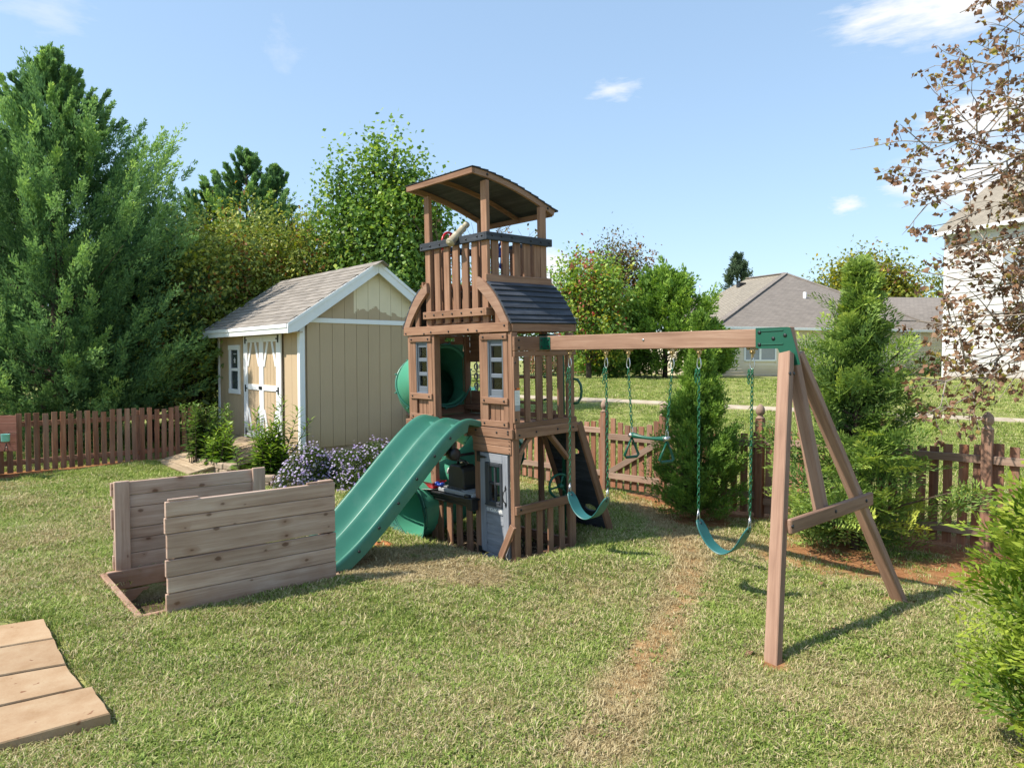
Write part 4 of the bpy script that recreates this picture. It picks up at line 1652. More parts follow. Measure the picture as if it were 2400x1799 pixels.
# cafe panels with grey three-light windows
def cafe_panel(x0, x1, s0, s1):
    """x0..x1 panel, s0/s1 = inner edges of the stiles"""
    for (a, b) in ((x0, s0), (s1, x1)):
        tpart('stile', a, b, -0.004, 0.022, 0.012, 0.950)
    for (c, d, y) in ((0.895, 0.955, -0.022), (0.240, 0.306, -0.022), (0.004, 0.070, -0.022)):
        q = tpart('panel_rail', x0 - 0.002, x1 + 0.002, y, -0.005, c, d)
        if d > 0.1 or True:
            bolts(q, [(x0 + 0.045, y - 0.002, (c + d) / 2), (x1 - 0.05, y - 0.002, (c + d) / 2)])
    w = (s1 - s0) / 3
    for i in range(3):
        tpart('panel_board', s0 + i * w + 0.002, s0 + (i + 1) * w - 0.002, 0.024, 0.036, 0.06, 0.26)
    f0, f1, g0, g1 = s0 + 0.002, s1 - 0.002, 0.300, 0.900
    m = TB()
    e = 0.03
    m.b(f0, f0 + e, 0.012, 0.036, g0, g1, 0.006)
    m.b(f1 - e, f1, 0.012, 0.036, g0, g1, 0.006)
    hs = [(g0, g0 + 0.085)]
    oh = (g1 - g0 - 0.085 - 0.07 - 2 * 0.045) / 3
    z = g0 + 0.085
    for i in range(2):
        z += oh
        hs.append((z, z + 0.045))
        z += 0.045
    hs.append((g1 - 0.07, g1))
    for (a, b) in hs:
        m.b(f0 + e + .0005, f1 - e - .0005, 0.013, 0.035, a, b, 0.006)
    # raised outer rim
    m.b(f0, f0 + 0.016, -0.002, 0.0115, g0, g1, 0.004)
    m.b(f1 - 0.016, f1, -0.002, 0.0115, g0, g1, 0.004)
    m.b(f0 + .0165, f1 - .0165, -0.002, 0.0115, g1 - 0.02, g1, 0.004)
    m.b(f0 + .0165, f1 - .0165, -0.002, 0.0115, g0, g0 + 0.02, 0.004)
    win = m.build('window', WINGREY, tower)
    m = TB()
    m.b(f0 + e - .004, f1 - e + .004, 0.0365, 0.0385, g0 + .06, g1 - .05, .0005)
    m.build('pane', CLEAR, win)


cafe_panel(0.055, 0.457, 0.128, 0.364)
cafe_panel(1.320, 1.735, 1.405, 1.630)

# right-hand side of the play room
q = tpart('slat', -0.026, -0.001, 0.0, 0.081, 0.056, 0.720)
bolts(q, [(-0.028, 0.02, 0.66), (-0.028, 0.02, 0.40), (-0.028, 0.02, 0.09)], 'x')
for (a, b) in ((0.155, 0.231), (0.318, 0.398), (0.481, 0.557), (0.645, 0.720)):
    tpart('slat', -0.026, -0.001, a, b, 0.056, 0.720)
tpart('slat', -0.026, -0.001, 0.800, 0.896, 0.056, 0.720)
tpart('side_rail', -0.030, 0.0, 0.012, 0.925, 0.721, 0.775)
q = tpart('beam_board', -0.034, 0.0, 0.010, 0.90, 0.777, 0.923)
bolts(q, [(-0.036, 0.07, 0.885), (-0.036, 0.07, 0.81)], 'x')
m = TB()
m.b(-0.0285, -0.0265, 0.008, 0.078, 0.235, 0.385, 0.0005, 0)
m.b(-0.0285, -0.0265, 0.008, 0.078, 0.178, 0.234, 0.0005, 1)
m.b(-0.0290, -0.0266, 0.008, 0.078, 0.386, 0.408, 0.0005, 2)
for i in range(8):
    m.b(-0.0292, -0.02855, 0.016, 0.070 - 0.012 * (i % 3), 0.255 + i * 0.015, 0.258 + i * 0.015, 0.0002, 3)
m.build('notice_label', [PRINT, PALEGREY, ORANGE, PALEGREY], tower, label='white safety notice with an orange heading stapled to the post')

# left wall with the tube mouth, back wall, games
tpart('wall_board', 1.80, 1.826, 0.09, 0.30, 0.0, 0.97)
tpart('wall_board', 1.80, 1.826, 0.30, 0.86, 0.0, 0.11)
m = TB()
m.b(1.80, 1.826, 0.30, 0.56, 0.86, 0.97)
m.b(1.80, 1.826, 0.72, 0.86, 0.86, 0.97)
m.b(1.80, 1.826, 0.561, 0.719, 0.945, 0.97)
m.b(1.80, 1.826, 0.561, 0.719, 0.86, 0.90)
m.build('wall_board', STAIN, tower)
tpart('wall_board', 1.38, 1.765, 0.925, 0.94, 0.0, 0.28)
tpart('wall_board', 1.38, 1.765, 0.925, 0.94, 0.64, 0.97)
tpart('sill', 1.40, 1.79, 0.83, 0.92, 0.05, 0.115)
tpart('stud', 1.30, 1.38, 0.90, 0.94, 0.0, 0.97)
m = TB()
for xx in (1.46, 1.56, 1.66):
    for zz in (0.34, 0.46, 0.58):
        pts = [T(xx + 0.034 * math.cos(a), 0.935, zz + 0.040 * math.sin(a)) for a in np.linspace(0, 2 * PI, 14, endpoint=False)]
        m.tube(pts, 0.009, 6, closed=True, mi=0)
    m.tube([T(xx, 0.945, 0.28), T(xx, 0.945, 0.64)], 0.008, 6, mi=1)
for zz in (0.40, 0.52):
    m.tube([T(1.40, 0.945, zz), T(1.75, 0.945, zz)], 0.006, 6, mi=1)
m.build('noughts_game', [PALEGREY, DARKFRAME], tower)
# slats across the back, ladder posts and rungs, pole and handles
for a in (0.30, 0.55, 0.80, 1.05):
    tpart('slat', a, a + 0.08, 0.93, 0.955, 0.0, 0.10)
tpart('back_rail', 0.06, 1.30, 0.93, 0.96, 0.0, 0.06)
lad = tpart('ladder_post', 0.62, 0.66, 1.0, 1.07, -1.40, 0.72)
tpart('ladder_post', 1.05, 1.09, 1.0, 1.07, -1.40, 0.72)
for zz in (0.16, 0.46):
    m = TB()
    m.tube([T(0.66, 1.035, zz), T(1.05, 1.035, zz)], 0.018, 8)
    m.build('rung', STAIN, tower)
m = TB()
m.tube([T(0.30, 0.70, 0.93), T(0.34, 0.98, 0.93), T(0.35, 1.08, 0.915), T(0.355, 1.12, 0.86), T(0.36, 1.13, 0.5), T(0.37, 1.13, -1.45)], 0.021, 10)
m.build('slide_pole', METGREEN, tower)
for (xx, yy, zz) in ((-0.045, 0.88, 0.33), (0.60, 1.09, 0.33)):
    m = TB()
    pts = [T(xx + 0.035, yy, zz - 0.135), T(xx - 0.015, yy + 0.03, zz - 0.125), T(xx - 0.045, yy + 0.045, zz - 0.07), T(xx - 0.052, yy + 0.05, zz), T(xx - 0.045, yy + 0.045, zz + 0.07), T(xx - 0.015, yy + 0.03, zz + 0.125), T(xx + 0.035, yy, zz + 0.135)]
    m.tube(pts, 0.015, 8)
    m.build('grab_handle', METGREEN, tower)

# knee braces under the platform on the right-hand side
def curved_brace(y0, y1):
    s = 1 if y1 > y0 else -1
    n = 8
    a = [(y0 + s * 0.0, -0.52), ]
    outer, inner = [], []
    for i in range(n + 1):
        th = PI / 2 * i / n
        outer.append((y1 - (y1 - y0) * math.cos(th), -0.50 + 0.39 * math.sin(th)))
    inner = [(y0 + s * 0.001, -0.35 + 0.0), (y0 + s * 0.10, -0.20), (y0 + s * 0.16, -0.11)]
    poly = [(y0, -0.50)] + outer[1:] + [(y0 + s * 0.13, -0.11), (y0, -0.26)]
    m = TB()
    m.prism(poly, lambda a, b, t: T(t, a, b), 0.006, 0.044)
    m.build('knee_brace', STAIN, tower)


curved_brace(0.087, 0.36)
m = TB()
m.bar(T(0.025, 0.55, -0.115), T(0.025, 0.83, -0.40), 0.038, 0.075, (1, 0, 0))
m.build('knee_brace', STAIN, tower)

# low fence on the right-hand side
q = tpart('side_rail', -0.035, -0.003, 0.0, 0.835, -0.874, -0.786)
bolts(q, [(-0.037, 0.06, -0.825)], 'x', 0.013)
for (a, b) in ((0.157, 0.236), (0.326, 0.405), (0.487, 0.566), (0.660, 0.739)):
    tpart('slat', -0.002, 0.02, a, b, -1.42, -0.80)
tpart('ground_rail', 0.03, 0.07, 0.0, 0.92, -1.43, -1.34)
tpart('ground_rail', 0.60, 1.40, -0.03, 0.0, -1.45, -1.37)
tpart('ground_rail', 0.05, 1.40, 0.88, 0.92, -1.43, -1.30)
# front fence under the slide, counter
for (a, b) in ((1.199, 1.287), (1.029, 1.115), (0.857, 0.945), (0.682, 0.770)):
    tpart('slat', a, b, 0.0, 0.026, -1.42, -0.86)
cn = tpart('counter', 0.535, 1.475, -0.10, 0.30, -0.802, -0.780, BLACK)
m = TB()
m.b(0.54, 1.47, -0.075, -0.028, -0.842, -0.803, 0.006)
m.b(0.55, 1.46, -0.055, -0.012, -0.884, -0.843, 0.006)
m.b(0.535, 0.62, -0.115, -0.02, -0.90, -0.77, 0.008)
m.b(0.62, 0.70, -0.09, 0.02, -0.78, -0.745, 0.01)
m.build('cornice', BLACK, cn)
tpart('back_board', 0.61, 1.05, 0.30, 0.325, -0.80, -0.66, STAIN)
# grey ribbed basin let into the counter
m = TB()
m.b(0.60, 1.20, -0.05, 0.24, -0.779, -0.735, 0.008)
for i in range(9):
    m.b(0.62 + i * 0.022, 0.634 + i * 0.022, -0.03, 0.22, -0.734, -0.722, 0.003)
m.build('stove_top', PALEGREY, tower)

# little blue-grey door
m = TB()
m.b(0.084, 0.515, 0.014, 0.030, -1.392, -0.826, 0.002)
m.b(0.084, 0.166, 0.014, 0.030, -0.8255, -0.279, 0.002)
m.b(0.429, 0.515, 0.014, 0.030, -0.8255, -0.279, 0.002)
m.b(0.1665, 0.4285, 0.014, 0.030, -0.3735, -0.279, 0.002)
door = m.build('door', BLUEGREY, tower)
for (a, b) in ((0.084, 0.165), (0.430, 0.515)):
    m = TB()
    m.b(a, b, -0.006, 0.0135, -1.392, -0.279)
    m.build('door_stile', BLUEGREY, door)
for (c, d) in ((-0.372, -0.279), (-0.905, -0.826), (-1.392, -1.33)):
    m = TB()
    m.b(0.1655, 0.4295, -0.006, 0.0135, c, d)
    m.build('door_rail', BLUEGREY, door)
for i in range(4):
    z1 = -0.910 - i * 0.104
    m = TB()
    m.prism([(z1 - 0.101, -0.004), (z1, 0.006), (z1, 0.0135), (z1 - 0.101, 0.0135)], lambda a, b, t: T(t, b, a), 0.167, 0.428)
    m.gc = [(g[2] * 30 + v[0], g[0], g[1]) for g, v in zip(m.gc, m.v)]
    m.build('door_board', BLUEGREY, door)
# dark window frame, four lights
m = TB()
X0, X1, Z0, Z1 = 0.166, 0.429, -0.824, -0.374
e = 0.038
m.b(X0, X0 + e, -0.016, 0.034, Z0, Z1, 0.005)
m.b(X1 - e - 0.022, X1, -0.016, 0.034, Z0, Z1, 0.005)
m.b(X0 + e + .0003, X1 - e - .0223, -0.016, 0.034, Z1 - e, Z1, 0.005)
m.b(X0 + e + .0003, X1 - e - .0223, -0.022, 0.034, Z0, Z0 + e + 0.012, 0.005)
m.b(X0, X1, -0.024, -0.0165, Z0, Z0 + 0.02, 0.003)
xm, zm = (X0 + X1 - 0.022) / 2, (Z0 + Z1) / 2 + 0.01
m.b(xm - 0.012, xm + 0.012, -0.006, 0.02, Z0 + e + .0125, Z1 - e - .0005, 0.003)
m.b(X0 + e + .0005, xm - .0125, -0.006, 0.02, zm - 0.012, zm + 0.012, 0.003)
m.b(xm + .0125, X1 - e - .0225, -0.006, 0.02, zm - 0.012, zm + 0.012, 0.003)
m.build('door_window', DARKFRAME, door)
# hinges and pull
m = TB()
for z in (-0.325, -1.335):
    m.b(0.505, 0.56, -0.012, -0.0065, z - 0.055, z + 0.055, 0.002)
    m.prism([(0.505, z - 0.016), (0.43, z - 0.010), (0.395, z), (0.43, z + 0.010), (0.505, z + 0.016)], lambda a, b, t: T(a, t, b), -0.012, -0.0065)
m.build('hinge', BOLT, door)
m = TB()
zc = -0.70
for s in (-1, 1):
    m.prism([(0.118, zc + s * 0.06), (0.106, zc + s * 0.085), (0.118, zc + s * 0.115), (0.130, zc + s * 0.085)], lambda a, b, t: T(a, t, b), -0.013, -0.0065)
m.tube([T(0.118, -0.012, zc + 0.07), T(0.122, -0.035, zc + 0.045), T(0.124, -0.045, zc), T(0.122, -0.035, zc - 0.045), T(0.118, -0.012, zc - 0.07)], 0.006, 6)
m.build('handle', BOLT, door)


def star(m, cx, cz_, r, y0, y1):
    po = [(cx + r * (1 if i % 2 == 0 else 0.5) * math.sin(PI * i / 5), cz_ + r * (1 if i % 2 == 0 else 0.5) * math.cos(PI * i / 5)) for i in range(10)]
    pi_ = [(cx + (a - cx) * 0.5, cz_ + (b - cz_) * 0.5) for a, b in po]
    n = 10
    V = [T(a, y0, b) for a, b in po] + [T(a, y0, b) for a, b in pi_]
    F = [[i, (i + 1) % n, n + (i + 1) % n, n + i] for i in range(n)]
    m.raw(V, F)


m = TB()
star(m, 0.398, -0.865, 0.026, -0.0072, -0.007)
m.build('star_emblem', PRINT, door)
tc = bpy.data.curves.new('lettering', 'FONT')
tc.body = 'KidKraft'
tc.size = 0.048
tc.offset = 0.0018
tc.extrude = 0.0004
to = bpy.data.objects.new('lettering_curve', tc)
COL.objects.link(to)
dg = bpy.context.evaluated_depsgraph_get()
tme = bpy.data.meshes.new_from_object(to.evaluated_get(dg))
bpy.data.objects.remove(to)
tme.name = 'lettering'
tme.materials.clear()
tme.materials.append(PRINT)
lx = [v.co.x for v in tme.vertices]
sc_ = 0.195 / (max(lx) - min(lx))
for v in tme.vertices:
    v.co.x = (v.co.x - min(lx)) * sc_
link('lettering', tme, door, T(0.368, -0.0075, -0.882), (PI / 2, 0, 0))
# ground stake brace at the door corner
m = TB()
m.bar(T(0.20, -0.075, -1.44), T(-0.035, -0.05, -0.97), 0.035, 0.075, (1, 0, 0))
m.build('stake_brace', STAIN, tower)

# wave slide: two lanes, three ridges
SLX0, SLX1 = 0.50, 1.27
prof_s = [(-0.02, 0.02, 0.03), (0.06, 0.065, 0.045), (0.14, 0.10, 0.06), (0.22, 0.092, 0.075), (0.32, 0.052, 0.085), (0.45, -0.03, 0.085), (0.60, -0.155, 0.088), (0.80, -0.335, 0.09), (1.0, -0.52, 0.09),
          (1.2, -0.70, 0.09), (1.4, -0.872, 0.09), (1.6, -1.02, 0.09), (1.8, -1.13, 0.085), (2.0, -1.195, 0.08), (2.2, -1.22, 0.07), (2.34, -1.235, 0.05)]
NX = 40
w = SLX1 - SLX0


def cross(u, depth, flare):
    """height of the slide surface across u in 0..1; rims and centre ridge at 0"""
    v = abs(u - 0.5) * 2            # 0 centre ridge, 1 outer rim
    lane = math.sin(PI * min(1, max(0, (v - 0.03) / 0.92))) ** 1.15 if 0.03 < v < 0.95 else 0
    return -depth * 1.8 * lane - (0.012 * (1 - v) if v < 0.5 else 0) * min(1, depth * 12)


V, F = [], []
from itertools import product
path = [(s, z) for s, z, d in prof_s]
# refine
S_ = np.linspace(prof_s[0][0], prof_s[-1][0], 64)
zs = np.interp(S_, [p[0] for p in prof_s], [p[1] for p in prof_s])
zs = np.convolve(np.pad(zs, 3, mode='edge'), np.ones(7) / 7, 'valid')
ds = np.interp(S_, [p[0] for p in prof_s], [p[2] for p in prof_s])
sec = []
for i, s in enumerate(S_):
    row = []
    # down-turned skirts at both sides
    dz = (zs[min(i + 1, 63)] - zs[max(i - 1, 0)]) / (S_[min(i + 1, 63)] - S_[max(i - 1, 0)])
    nn = Vector((0, 1 * dz, 1)).normalized()      # s is -y; normal in (y,z)
    skirt = 0.135 if s > 0.2 else 0.06
    us = [(-0.02, -skirt), (-0.024, -0.045), (-0.016, -0.008), (0.0, 0.004)] + [(k / NX, None) for k in range(1, NX)] + [(1.0, 0.004), (1.016, -0.008), (1.024, -0.045), (1.02, -skirt)]
    for (u, h) in us:
        hh = cross(u, ds[i], 0) if h is None else h
        p = T(SLX0 + u * w, -s, zs[i]) + nn * hh
        row.append(p)
    sec.append(row)
m = TB()
nr = len(sec[0])
V = [p for r_ in sec for p in r_]
F = [[i * nr + j, i * nr + j + 1, (i + 1) * nr + j + 1, (i + 1) * nr + j] for i in range(len(sec) - 1) for j in range(nr - 1)]
m.raw(V, F, smooth=True)
# underside shell
V2 = []
for i, r_ in enumerate(sec):
    dz = (zs[min(i + 1, 63)] - zs[max(i - 1, 0)]) / (S_[min(i + 1, 63)] - S_[max(i - 1, 0)])
    nn = Vector((0, dz, 1)).normalized()
    for j in (0, nr // 4, nr // 2, 3 * nr // 4, nr - 1):
        q = T(SLX0 + (-0.018, 0.25, 0.5, 0.75, 1.018)[(0, nr // 4, nr // 2, 3 * nr // 4, nr - 1).index(j)] * w, -S_[i], zs[i]) - nn * (0.135 if S_[i] > 0.2 else 0.06) * (1.25 if 0 < j < nr - 1 else 1)
        V2.append(q)
m.raw(V2, [[i * 5 + j, (i + 1) * 5 + j, (i + 1) * 5 + j + 1, i * 5 + j + 1] for i in range(len(sec) - 1) for j in range(4)], smooth=True)
slide = m.build('wave_slide', SLIDEGREEN, tower)
for s in (0.42, 0.62, 0.84, 1.06, 1.28, 1.50, 1.72):
    zz = float(np.interp(s, S_, zs)) - 0.075
    bolt_at(slide, T(SLX0 - 0.022, -s, zz), RX, 0.014)
m = TB()
m.tube([T(0.60, -0.02, -0.30), T(0.60, -0.34, -0.30)], 0.016, 8)
m.lathe([(0.058, -0.05), (0.066, 0), (0.066, 0.05), (0.04, 0.06)], T(0.56, -0.33, -0.27), 12, Matrix.Rotation(PI / 2, 3, 'Y'))
m.b(0.52, 0.64, -0.36, -0.31, -0.24, -0.14, 0.01)
m.build('slide_bracket', BOLT, slide)

# tube slide: out of the left wall, round behind, down to a flared mouth at the front
CP = [(1.76, 0.56, 0.48), (1.95, 0.55, 0.46), (2.22, 0.58, 0.38), (2.46, 0.76, 0.24), (2.52, 1.05, 0.08), (2.38, 1.34, -0.10), (2.10, 1.48, -0.28), (1.82, 1.38, -0.46), (1.66, 1.12, -0.63), (1.60, 0.80, -0.78), (1.60, 0.45, -0.90), (1.62, 0.12, -0.98), (1.64, -0.16, -1.02)]


def catmull(P, n=6):
    P = [Vector(p) for p in P]
    out = []
    for i in range(len(P) - 1):
        a, b, c, d = P[max(i - 1, 0)], P[i], P[i + 1], P[min(i + 2, len(P) - 1)]
        for k in range(n):
            t = k / n
            out.append(0.5 * ((2 * b) + (c - a) * t + (2 * a - 5 * b + 4 * c - d) * t * t + (3 * b - a - 3 * c + d) * t ** 3))
    out.append(P[-1])
    return out


cp = [T(*p) for p in CP]
pth = catmull(cp, 5)
RT = 0.375
m = TB()
m.tube(pth, [RT] * len(pth), 28, caps=False)
m.tube(pth, [RT - 0.012] * len(pth), 28, caps=False)
tube = m.build('tube_slide', TUBEGREEN, tower)
for i in (0, 11, 24, 37, 48, len(pth) - 1):
    p = pth[i]
    t = (pth[min(i + 1, len(pth) - 1)] - pth[max(i - 1, 0)]).normalized()
    u = t.orthogonal().normalized()
    v = t.cross(u)
    m = TB()
    ring = [p + (u * math.cos(a) + v * math.sin(a)) * (RT + 0.012) for a in np.linspace(0, 2 * PI, 30, endpoint=False)]
    m.tube(ring, 0.016, 6, closed=True)
    for a in np.linspace(0, 2 * PI, 10, endpoint=False):
        m.box(p + (u * math.cos(a) + v * math.sin(a)) * (RT + 0.03), (0.03, 0.03, 0.02))
    m.build('tube_flange', SLIDEGREEN, tube)
# flared mouth lip
p, t = pth[-1], (pth[-1] - pth[-2]).normalized()
u = Vector((1, 0, 0))
v = t.cross(u).normalized()
m = TB()
V, F = [], []
for k, (r_, d) in enumerate(((RT, 0.0), (RT + 0.03, 0.07), (RT + 0.09, 0.11))):
    for j in range(28):
        a = 2 * PI * j / 28
        V.append(p + t * d + (u * math.cos(a) + v * math.sin(a)) * r_)
for k in range(2):
    for j in range(28):
        F.append([k * 28 + j, k * 28 + (j + 1) % 28, (k + 1) * 28 + (j + 1) % 28, (k + 1) * 28 + j])
m.raw(V, F, smooth=True)
m.build('tube_lip', SLIDEGREEN, tube)
# green plate round the tube mouth inside the room
m = TB()
V, F = [], []
n = 32
for j in range(n):
    a = 2 * PI * j / n
    ca, sa = math.cos(a), math.sin(a)
    V.append(T(1.795, 0.56 + 0.345 * ca, 0.48 + 0.345 * sa))
    k = 1 / max(abs(ca), abs(sa))
    V.append(T(1.797, 0.56 + max(-0.28, min(0.28, 0.4 * ca * k)), 0.485 + 0.375 * sa * k))
for j in range(n):
    k = (j + 1) % n
    F.append([2 * j, 2 * k, 2 * k + 1, 2 * j + 1])
m.raw(V, F)
m.build('entry_plate', TUBEGREEN, tube)
# climbing wall leaning on the back
cl0, cl1 = 0.02, 0.55
P0, P1 = T(0, 0.965, -0.02), T(0, 1.52, -1.40)
P1 = Vector((P1.x, P1.y, P1.z))
m = TB()
ax = (P1 - P0).normalized()
nrm = Vector((0, -ax.z, ax.y)) * -1
if nrm.y < 0:
    nrm = -nrm
Lc = (P1 - P0).length
nb = 6
cwall = None
for i in range(nb):
    a, b = i / nb, (i + 1) / nb - 0.004
    q0, q1 = P0.lerp(P1, a), P0.lerp(P1, b)
    m = TB()
    hole = i in (1, 4)
    if not hole:
        V = []
        for d in (0, 0.018):
            for (xx, q) in ((cl0, q0), (cl1, q0), (cl1, q1), (cl0, q1)):
                V.append(Vector((-xx, q.y, q.z)) + nrm * d)
        m.raw(V, [[0, 1, 2, 3], [7, 6, 5, 4], [0, 1, 5, 4], [1, 2, 6, 5], [2, 3, 7, 6], [3, 0, 4, 7]])
    else:
        # a board with an oval hand hole near its right-hand end
        hx, hw, hh = cl0 + 0.17, 0.085, 0.045
        c = q0.lerp(q1, 0.5)
        outer, inner = [], []
        for j in range(16):
            th = 2 * PI * j / 16
            inner.append((hx + hw * math.cos(th), hh * math.sin(th)))
            k = 1 / max(abs(math.cos(th)), abs(math.sin(th)))
            ox = hx + 0.15 * math.cos(th) * k
            outer.append((ox, (Lc / nb) * 0.49 * math.sin(th) * k))
        V = []
        for (xx, dd) in inner + outer:
            q = c + ax * dd
            V.append(Vector((-xx, q.y, q.z)))
        for (xx, dd) in inner + outer:
            q = c + ax * dd
            V.append(Vector((-xx, q.y, q.z)) + nrm * 0.018)
        F = []
        for j in range(16):
            k = (j + 1) % 16
            F += [[j, k, 16 + k, 16 + j], [32 + j, 48 + j, 48 + k, 32 + k], [j, 32 + j, 32 + k, k]]
        m.raw(V, F)
        V = []
        for d in (0, 0.018):
            for (xx, dd) in ((hx + 0.15, -1), (cl1, -1), (cl1, 1), (hx + 0.15, 1)):
                q = c + ax * dd * (Lc / nb) * 0.49
                V.append(Vector((-xx, q.y, q.z)) + nrm * d)
        m.raw(V, [[0, 1, 2, 3], [7, 6, 5, 4], [0, 1, 5, 4], [1, 2, 6, 5], [2, 3, 7, 6], [3, 0, 4, 7]])
    m.build('climbing_board', CHAR, tower)
for xx in (-0.02, 0.575):
    m = TB()
    m.bar(Vector((-xx, P0.y, P0.z)) - nrm * 0.0, Vector((-xx, P1.y, P1.z)) - nrm * 0.0, 0.035, 0.09, nrm)
    m.build('climbing_stringer', STAIN, tower)
# steering wheels, telescope
def wheel(c, axis, r, mat, name, label):
    A = axis.normalized()
    u = A.orthogonal().normalized()
    v = A.cross(u)
    m = TB()
    m.tube([c + (u * math.cos(a) + v * math.sin(a)) * r for a in np.linspace(0, 2 * PI, 24, endpoint=False)], r * 0.11, 8, closed=True)
    for k in range(3):
        a = k * 2 * PI / 3 + 0.5
        m.tube([c + A * 0.01, c + (u * math.cos(a) + v * math.sin(a)) * r], r * 0.085, 6)
    m.tube([c - A * 0.02, c + A * 0.05], r * 0.2, 10)
    m.build(name, mat, tower, label=label)


wheel(T(1.44, 0.38, 2.03), Vector((-1, -0.25, 0)), 0.135, RED, 'steering_wheel', 'red toy steering wheel on the upper rail')
wheel(T(1.05, 0.86, 1.90), Vector((-0.3, -1, 0)), 0.15, BLUE, 'steering_wheel', 'blue toy wheel behind the upper slats')
wheel(T(0.09, 0.77, -0.70), Vector((1, -0.35, 0)), 0.13, METGREEN, 'steering_wheel', 'green toy steering wheel on the lower post')
m = TB()
a, b = T(0.80, -0.12, 1.925), T(0.845, 0.16, 2.16)
d = (b - a)
pp = [a, a + d * 0.02, a + d * 0.06, a + d * 0.065, a + d * 0.36, a + d * 0.37, a + d * 0.42, a + d * 0.43, a + d * 0.72, a + d * 0.73, a + d * 0.78, a + d * 0.79, a + d * 0.92, a + d * 0.93, a + d * 1.0]
m.tube(pp, [0.046, 0.05, 0.05, 0.043, 0.043, 0.047, 0.047, 0.038, 0.038, 0.041, 0.041, 0.03, 0.03, 0.036, 0.036], 14)
m.tube([a - d * 0.004, a + d * 0.001], [0.028, 0.028], 12)
m.bar(a + d * 0.55, T(0.80, 0.03, 1.95), 0.03, 0.05)
m.build('telescope', BEIGE, tower)

# ------------------------------------------------------------------ swing beam and A-frame
BD0, BDI = T(0.0, 0.48, 0.85), Vector((1, 0, 0))


def bm_pt(t, dy=0.0, dz=0.0):
    return BD0 + Vector((t, dy, dz))


m = TB()
m.bx(0.036, 2.62, 0.44, 0.53, 0.777 + GZ, 0.923 + GZ, 0.006)
beam = m.build('swing_beam', STAIN2, tower)
bolt_at(beam, (1.28, 0.44, 0.86 + GZ), RY, 0.012, STEEL)
# corner bracket on the tower: two leaves
m = TB()
m.bx(0.0345, 0.040, 0.362, 0.439, 0.785 + GZ, 0.914 + GZ, 0.002)
m.bx(0.036, 0.115, 0.432, 0.4385, 0.785 + GZ, 0.914 + GZ, 0.002)
br = m.build('beam_bracket', METGREEN, tower)
for zz in (0.815, 0.885):
    bolt_at(br, (0.092, 0.432, zz + GZ), RY)
    bolt_at(br, (0.040, 0.385, zz + GZ), RX)
# A-frame in tower coordinates
TI = TOW_R.transposed()


def t_loc(p):
    return TI @ (Vector(p) - TOW_0)


fn, fr = t_loc((1.684, 4.525, -0.06)), t_loc((3.20, 5.73, -0.06))
ap = Vector((2.60, 0.485, 0.93 + GZ))
mid_f = (fn + fr) / 2
fr_n = (fr - fn).normalized()
cp_top = ap + (ap - mid_f).normalized() * 0.0
plane_n = (fn - ap).cross(fr - ap).normalized()
if plane_n.x < 0:
    plane_n = -plane_n


def on_line(a, b, z):
    k = (z - a.z) / (b.z - a.z)
    return a.lerp(b, k)


brz = 0.925
cdir = mid_f - ap
cb_ = on_line(ap, mid_f, brz - 0.03)
m = TB()
m.bar(ap + Vector((0, 0, -0.005)), cb_, 0.072, 0.094, plane_n, 0.006)
m.build('centre_post', STAIN2, tower)
ln_top = on_line(ap, mid_f, ap.z - 0.28) - fr_n * 0.02
m = TB()
m.bar(on_line(ap, mid_f, ap.z - 0.20) - fr_n * 0.071, fn, 0.067, 0.098, plane_n, 0.006)
q = m.build('swing_leg', STAIN2, tower)
m = TB()
m.bar(on_line(ap, mid_f, ap.z - 0.20) + fr_n * 0.071, fr, 0.067, 0.098, plane_n, 0.006)
m.build('swing_leg', STAIN2, tower)
lt = on_line(ap, mid_f, ap.z - 0.20) - fr_n * 0.071
lr = on_line(ap, mid_f, ap.z - 0.20) + fr_n * 0.071
ba, bb = on_line(lt, fn, brz), on_line(lr, fr, brz + 0.015)
bdir = (bb - ba).normalized()
off = plane_n * 0.068
m = TB()
m.bar(ba + bdir * 0.02 + off, bb + bdir * 0.09 + off, 0.036, 0.105, (0, 0, 1), 0.008)
cross_b = m.build('cross_brace', STAIN2, tower)
PNR = plane_n.to_track_quat('Z', 'Y').to_euler()
for k in (0.03, 0.55, 0.97):
    bolt_at(cross_b, ba.lerp(bb, k) + off + plane_n * 0.018, PNR, 0.014)
for k in (0.0, 0.055):
    bolt_at(q, on_line(lt, fn, ap.z - 0.36) + plane_n * 0.049 + fr_n * (k - 0.02), PNR, 0.014)
# green end plate: L shape on the near side, top strap
m = TB()
yb = 0.4385
lean = Vector((cdir.x, 0, cdir.z)).normalized()
ex = 2.700
L = [(2.372, 0.931), (2.372, 0.775), (2.395, 0.768), (2.555, 0.768)]
zz = 0.63
sx = ex + (0.93 - zz) * (-cdir.x / cdir.z) * -1
dxl = lambda z: (0.93 - z) * (cdir.x / -cdir.z)
L += [(2.566, 0.745), (2.565 + dxl(0.63), 0.63), (2.565 + dxl(0.63) + 0.105, 0.645), (2.655, 0.925), (2.64, 0.931)]
m.prism(L, lambda a, b, t: Vector((a, t, b + GZ)), yb - 0.006, yb - 0.001)
m.bx(2.372, 2.56, yb - 0.006, 0.535, 0.9235 + GZ, 0.929 + GZ, 0.001)
for z in (0.905, 0.80):
    m.bar((2.42, yb - 0.009, z + GZ), (2.60, yb - 0.009, z + 0.003 + GZ), 0.010, 0.007, (0, 1, 0), 0.003)
plate = m.build('end_plate', METGREEN, tower)
for (a, b) in ((2.405, 0.895), (2.405, 0.80), (2.52, 0.845), (2.615, 0.868), (2.638, 0.70)):
    bolt_at(plate, (a, yb - 0.006, b + GZ), RY, 0.015)

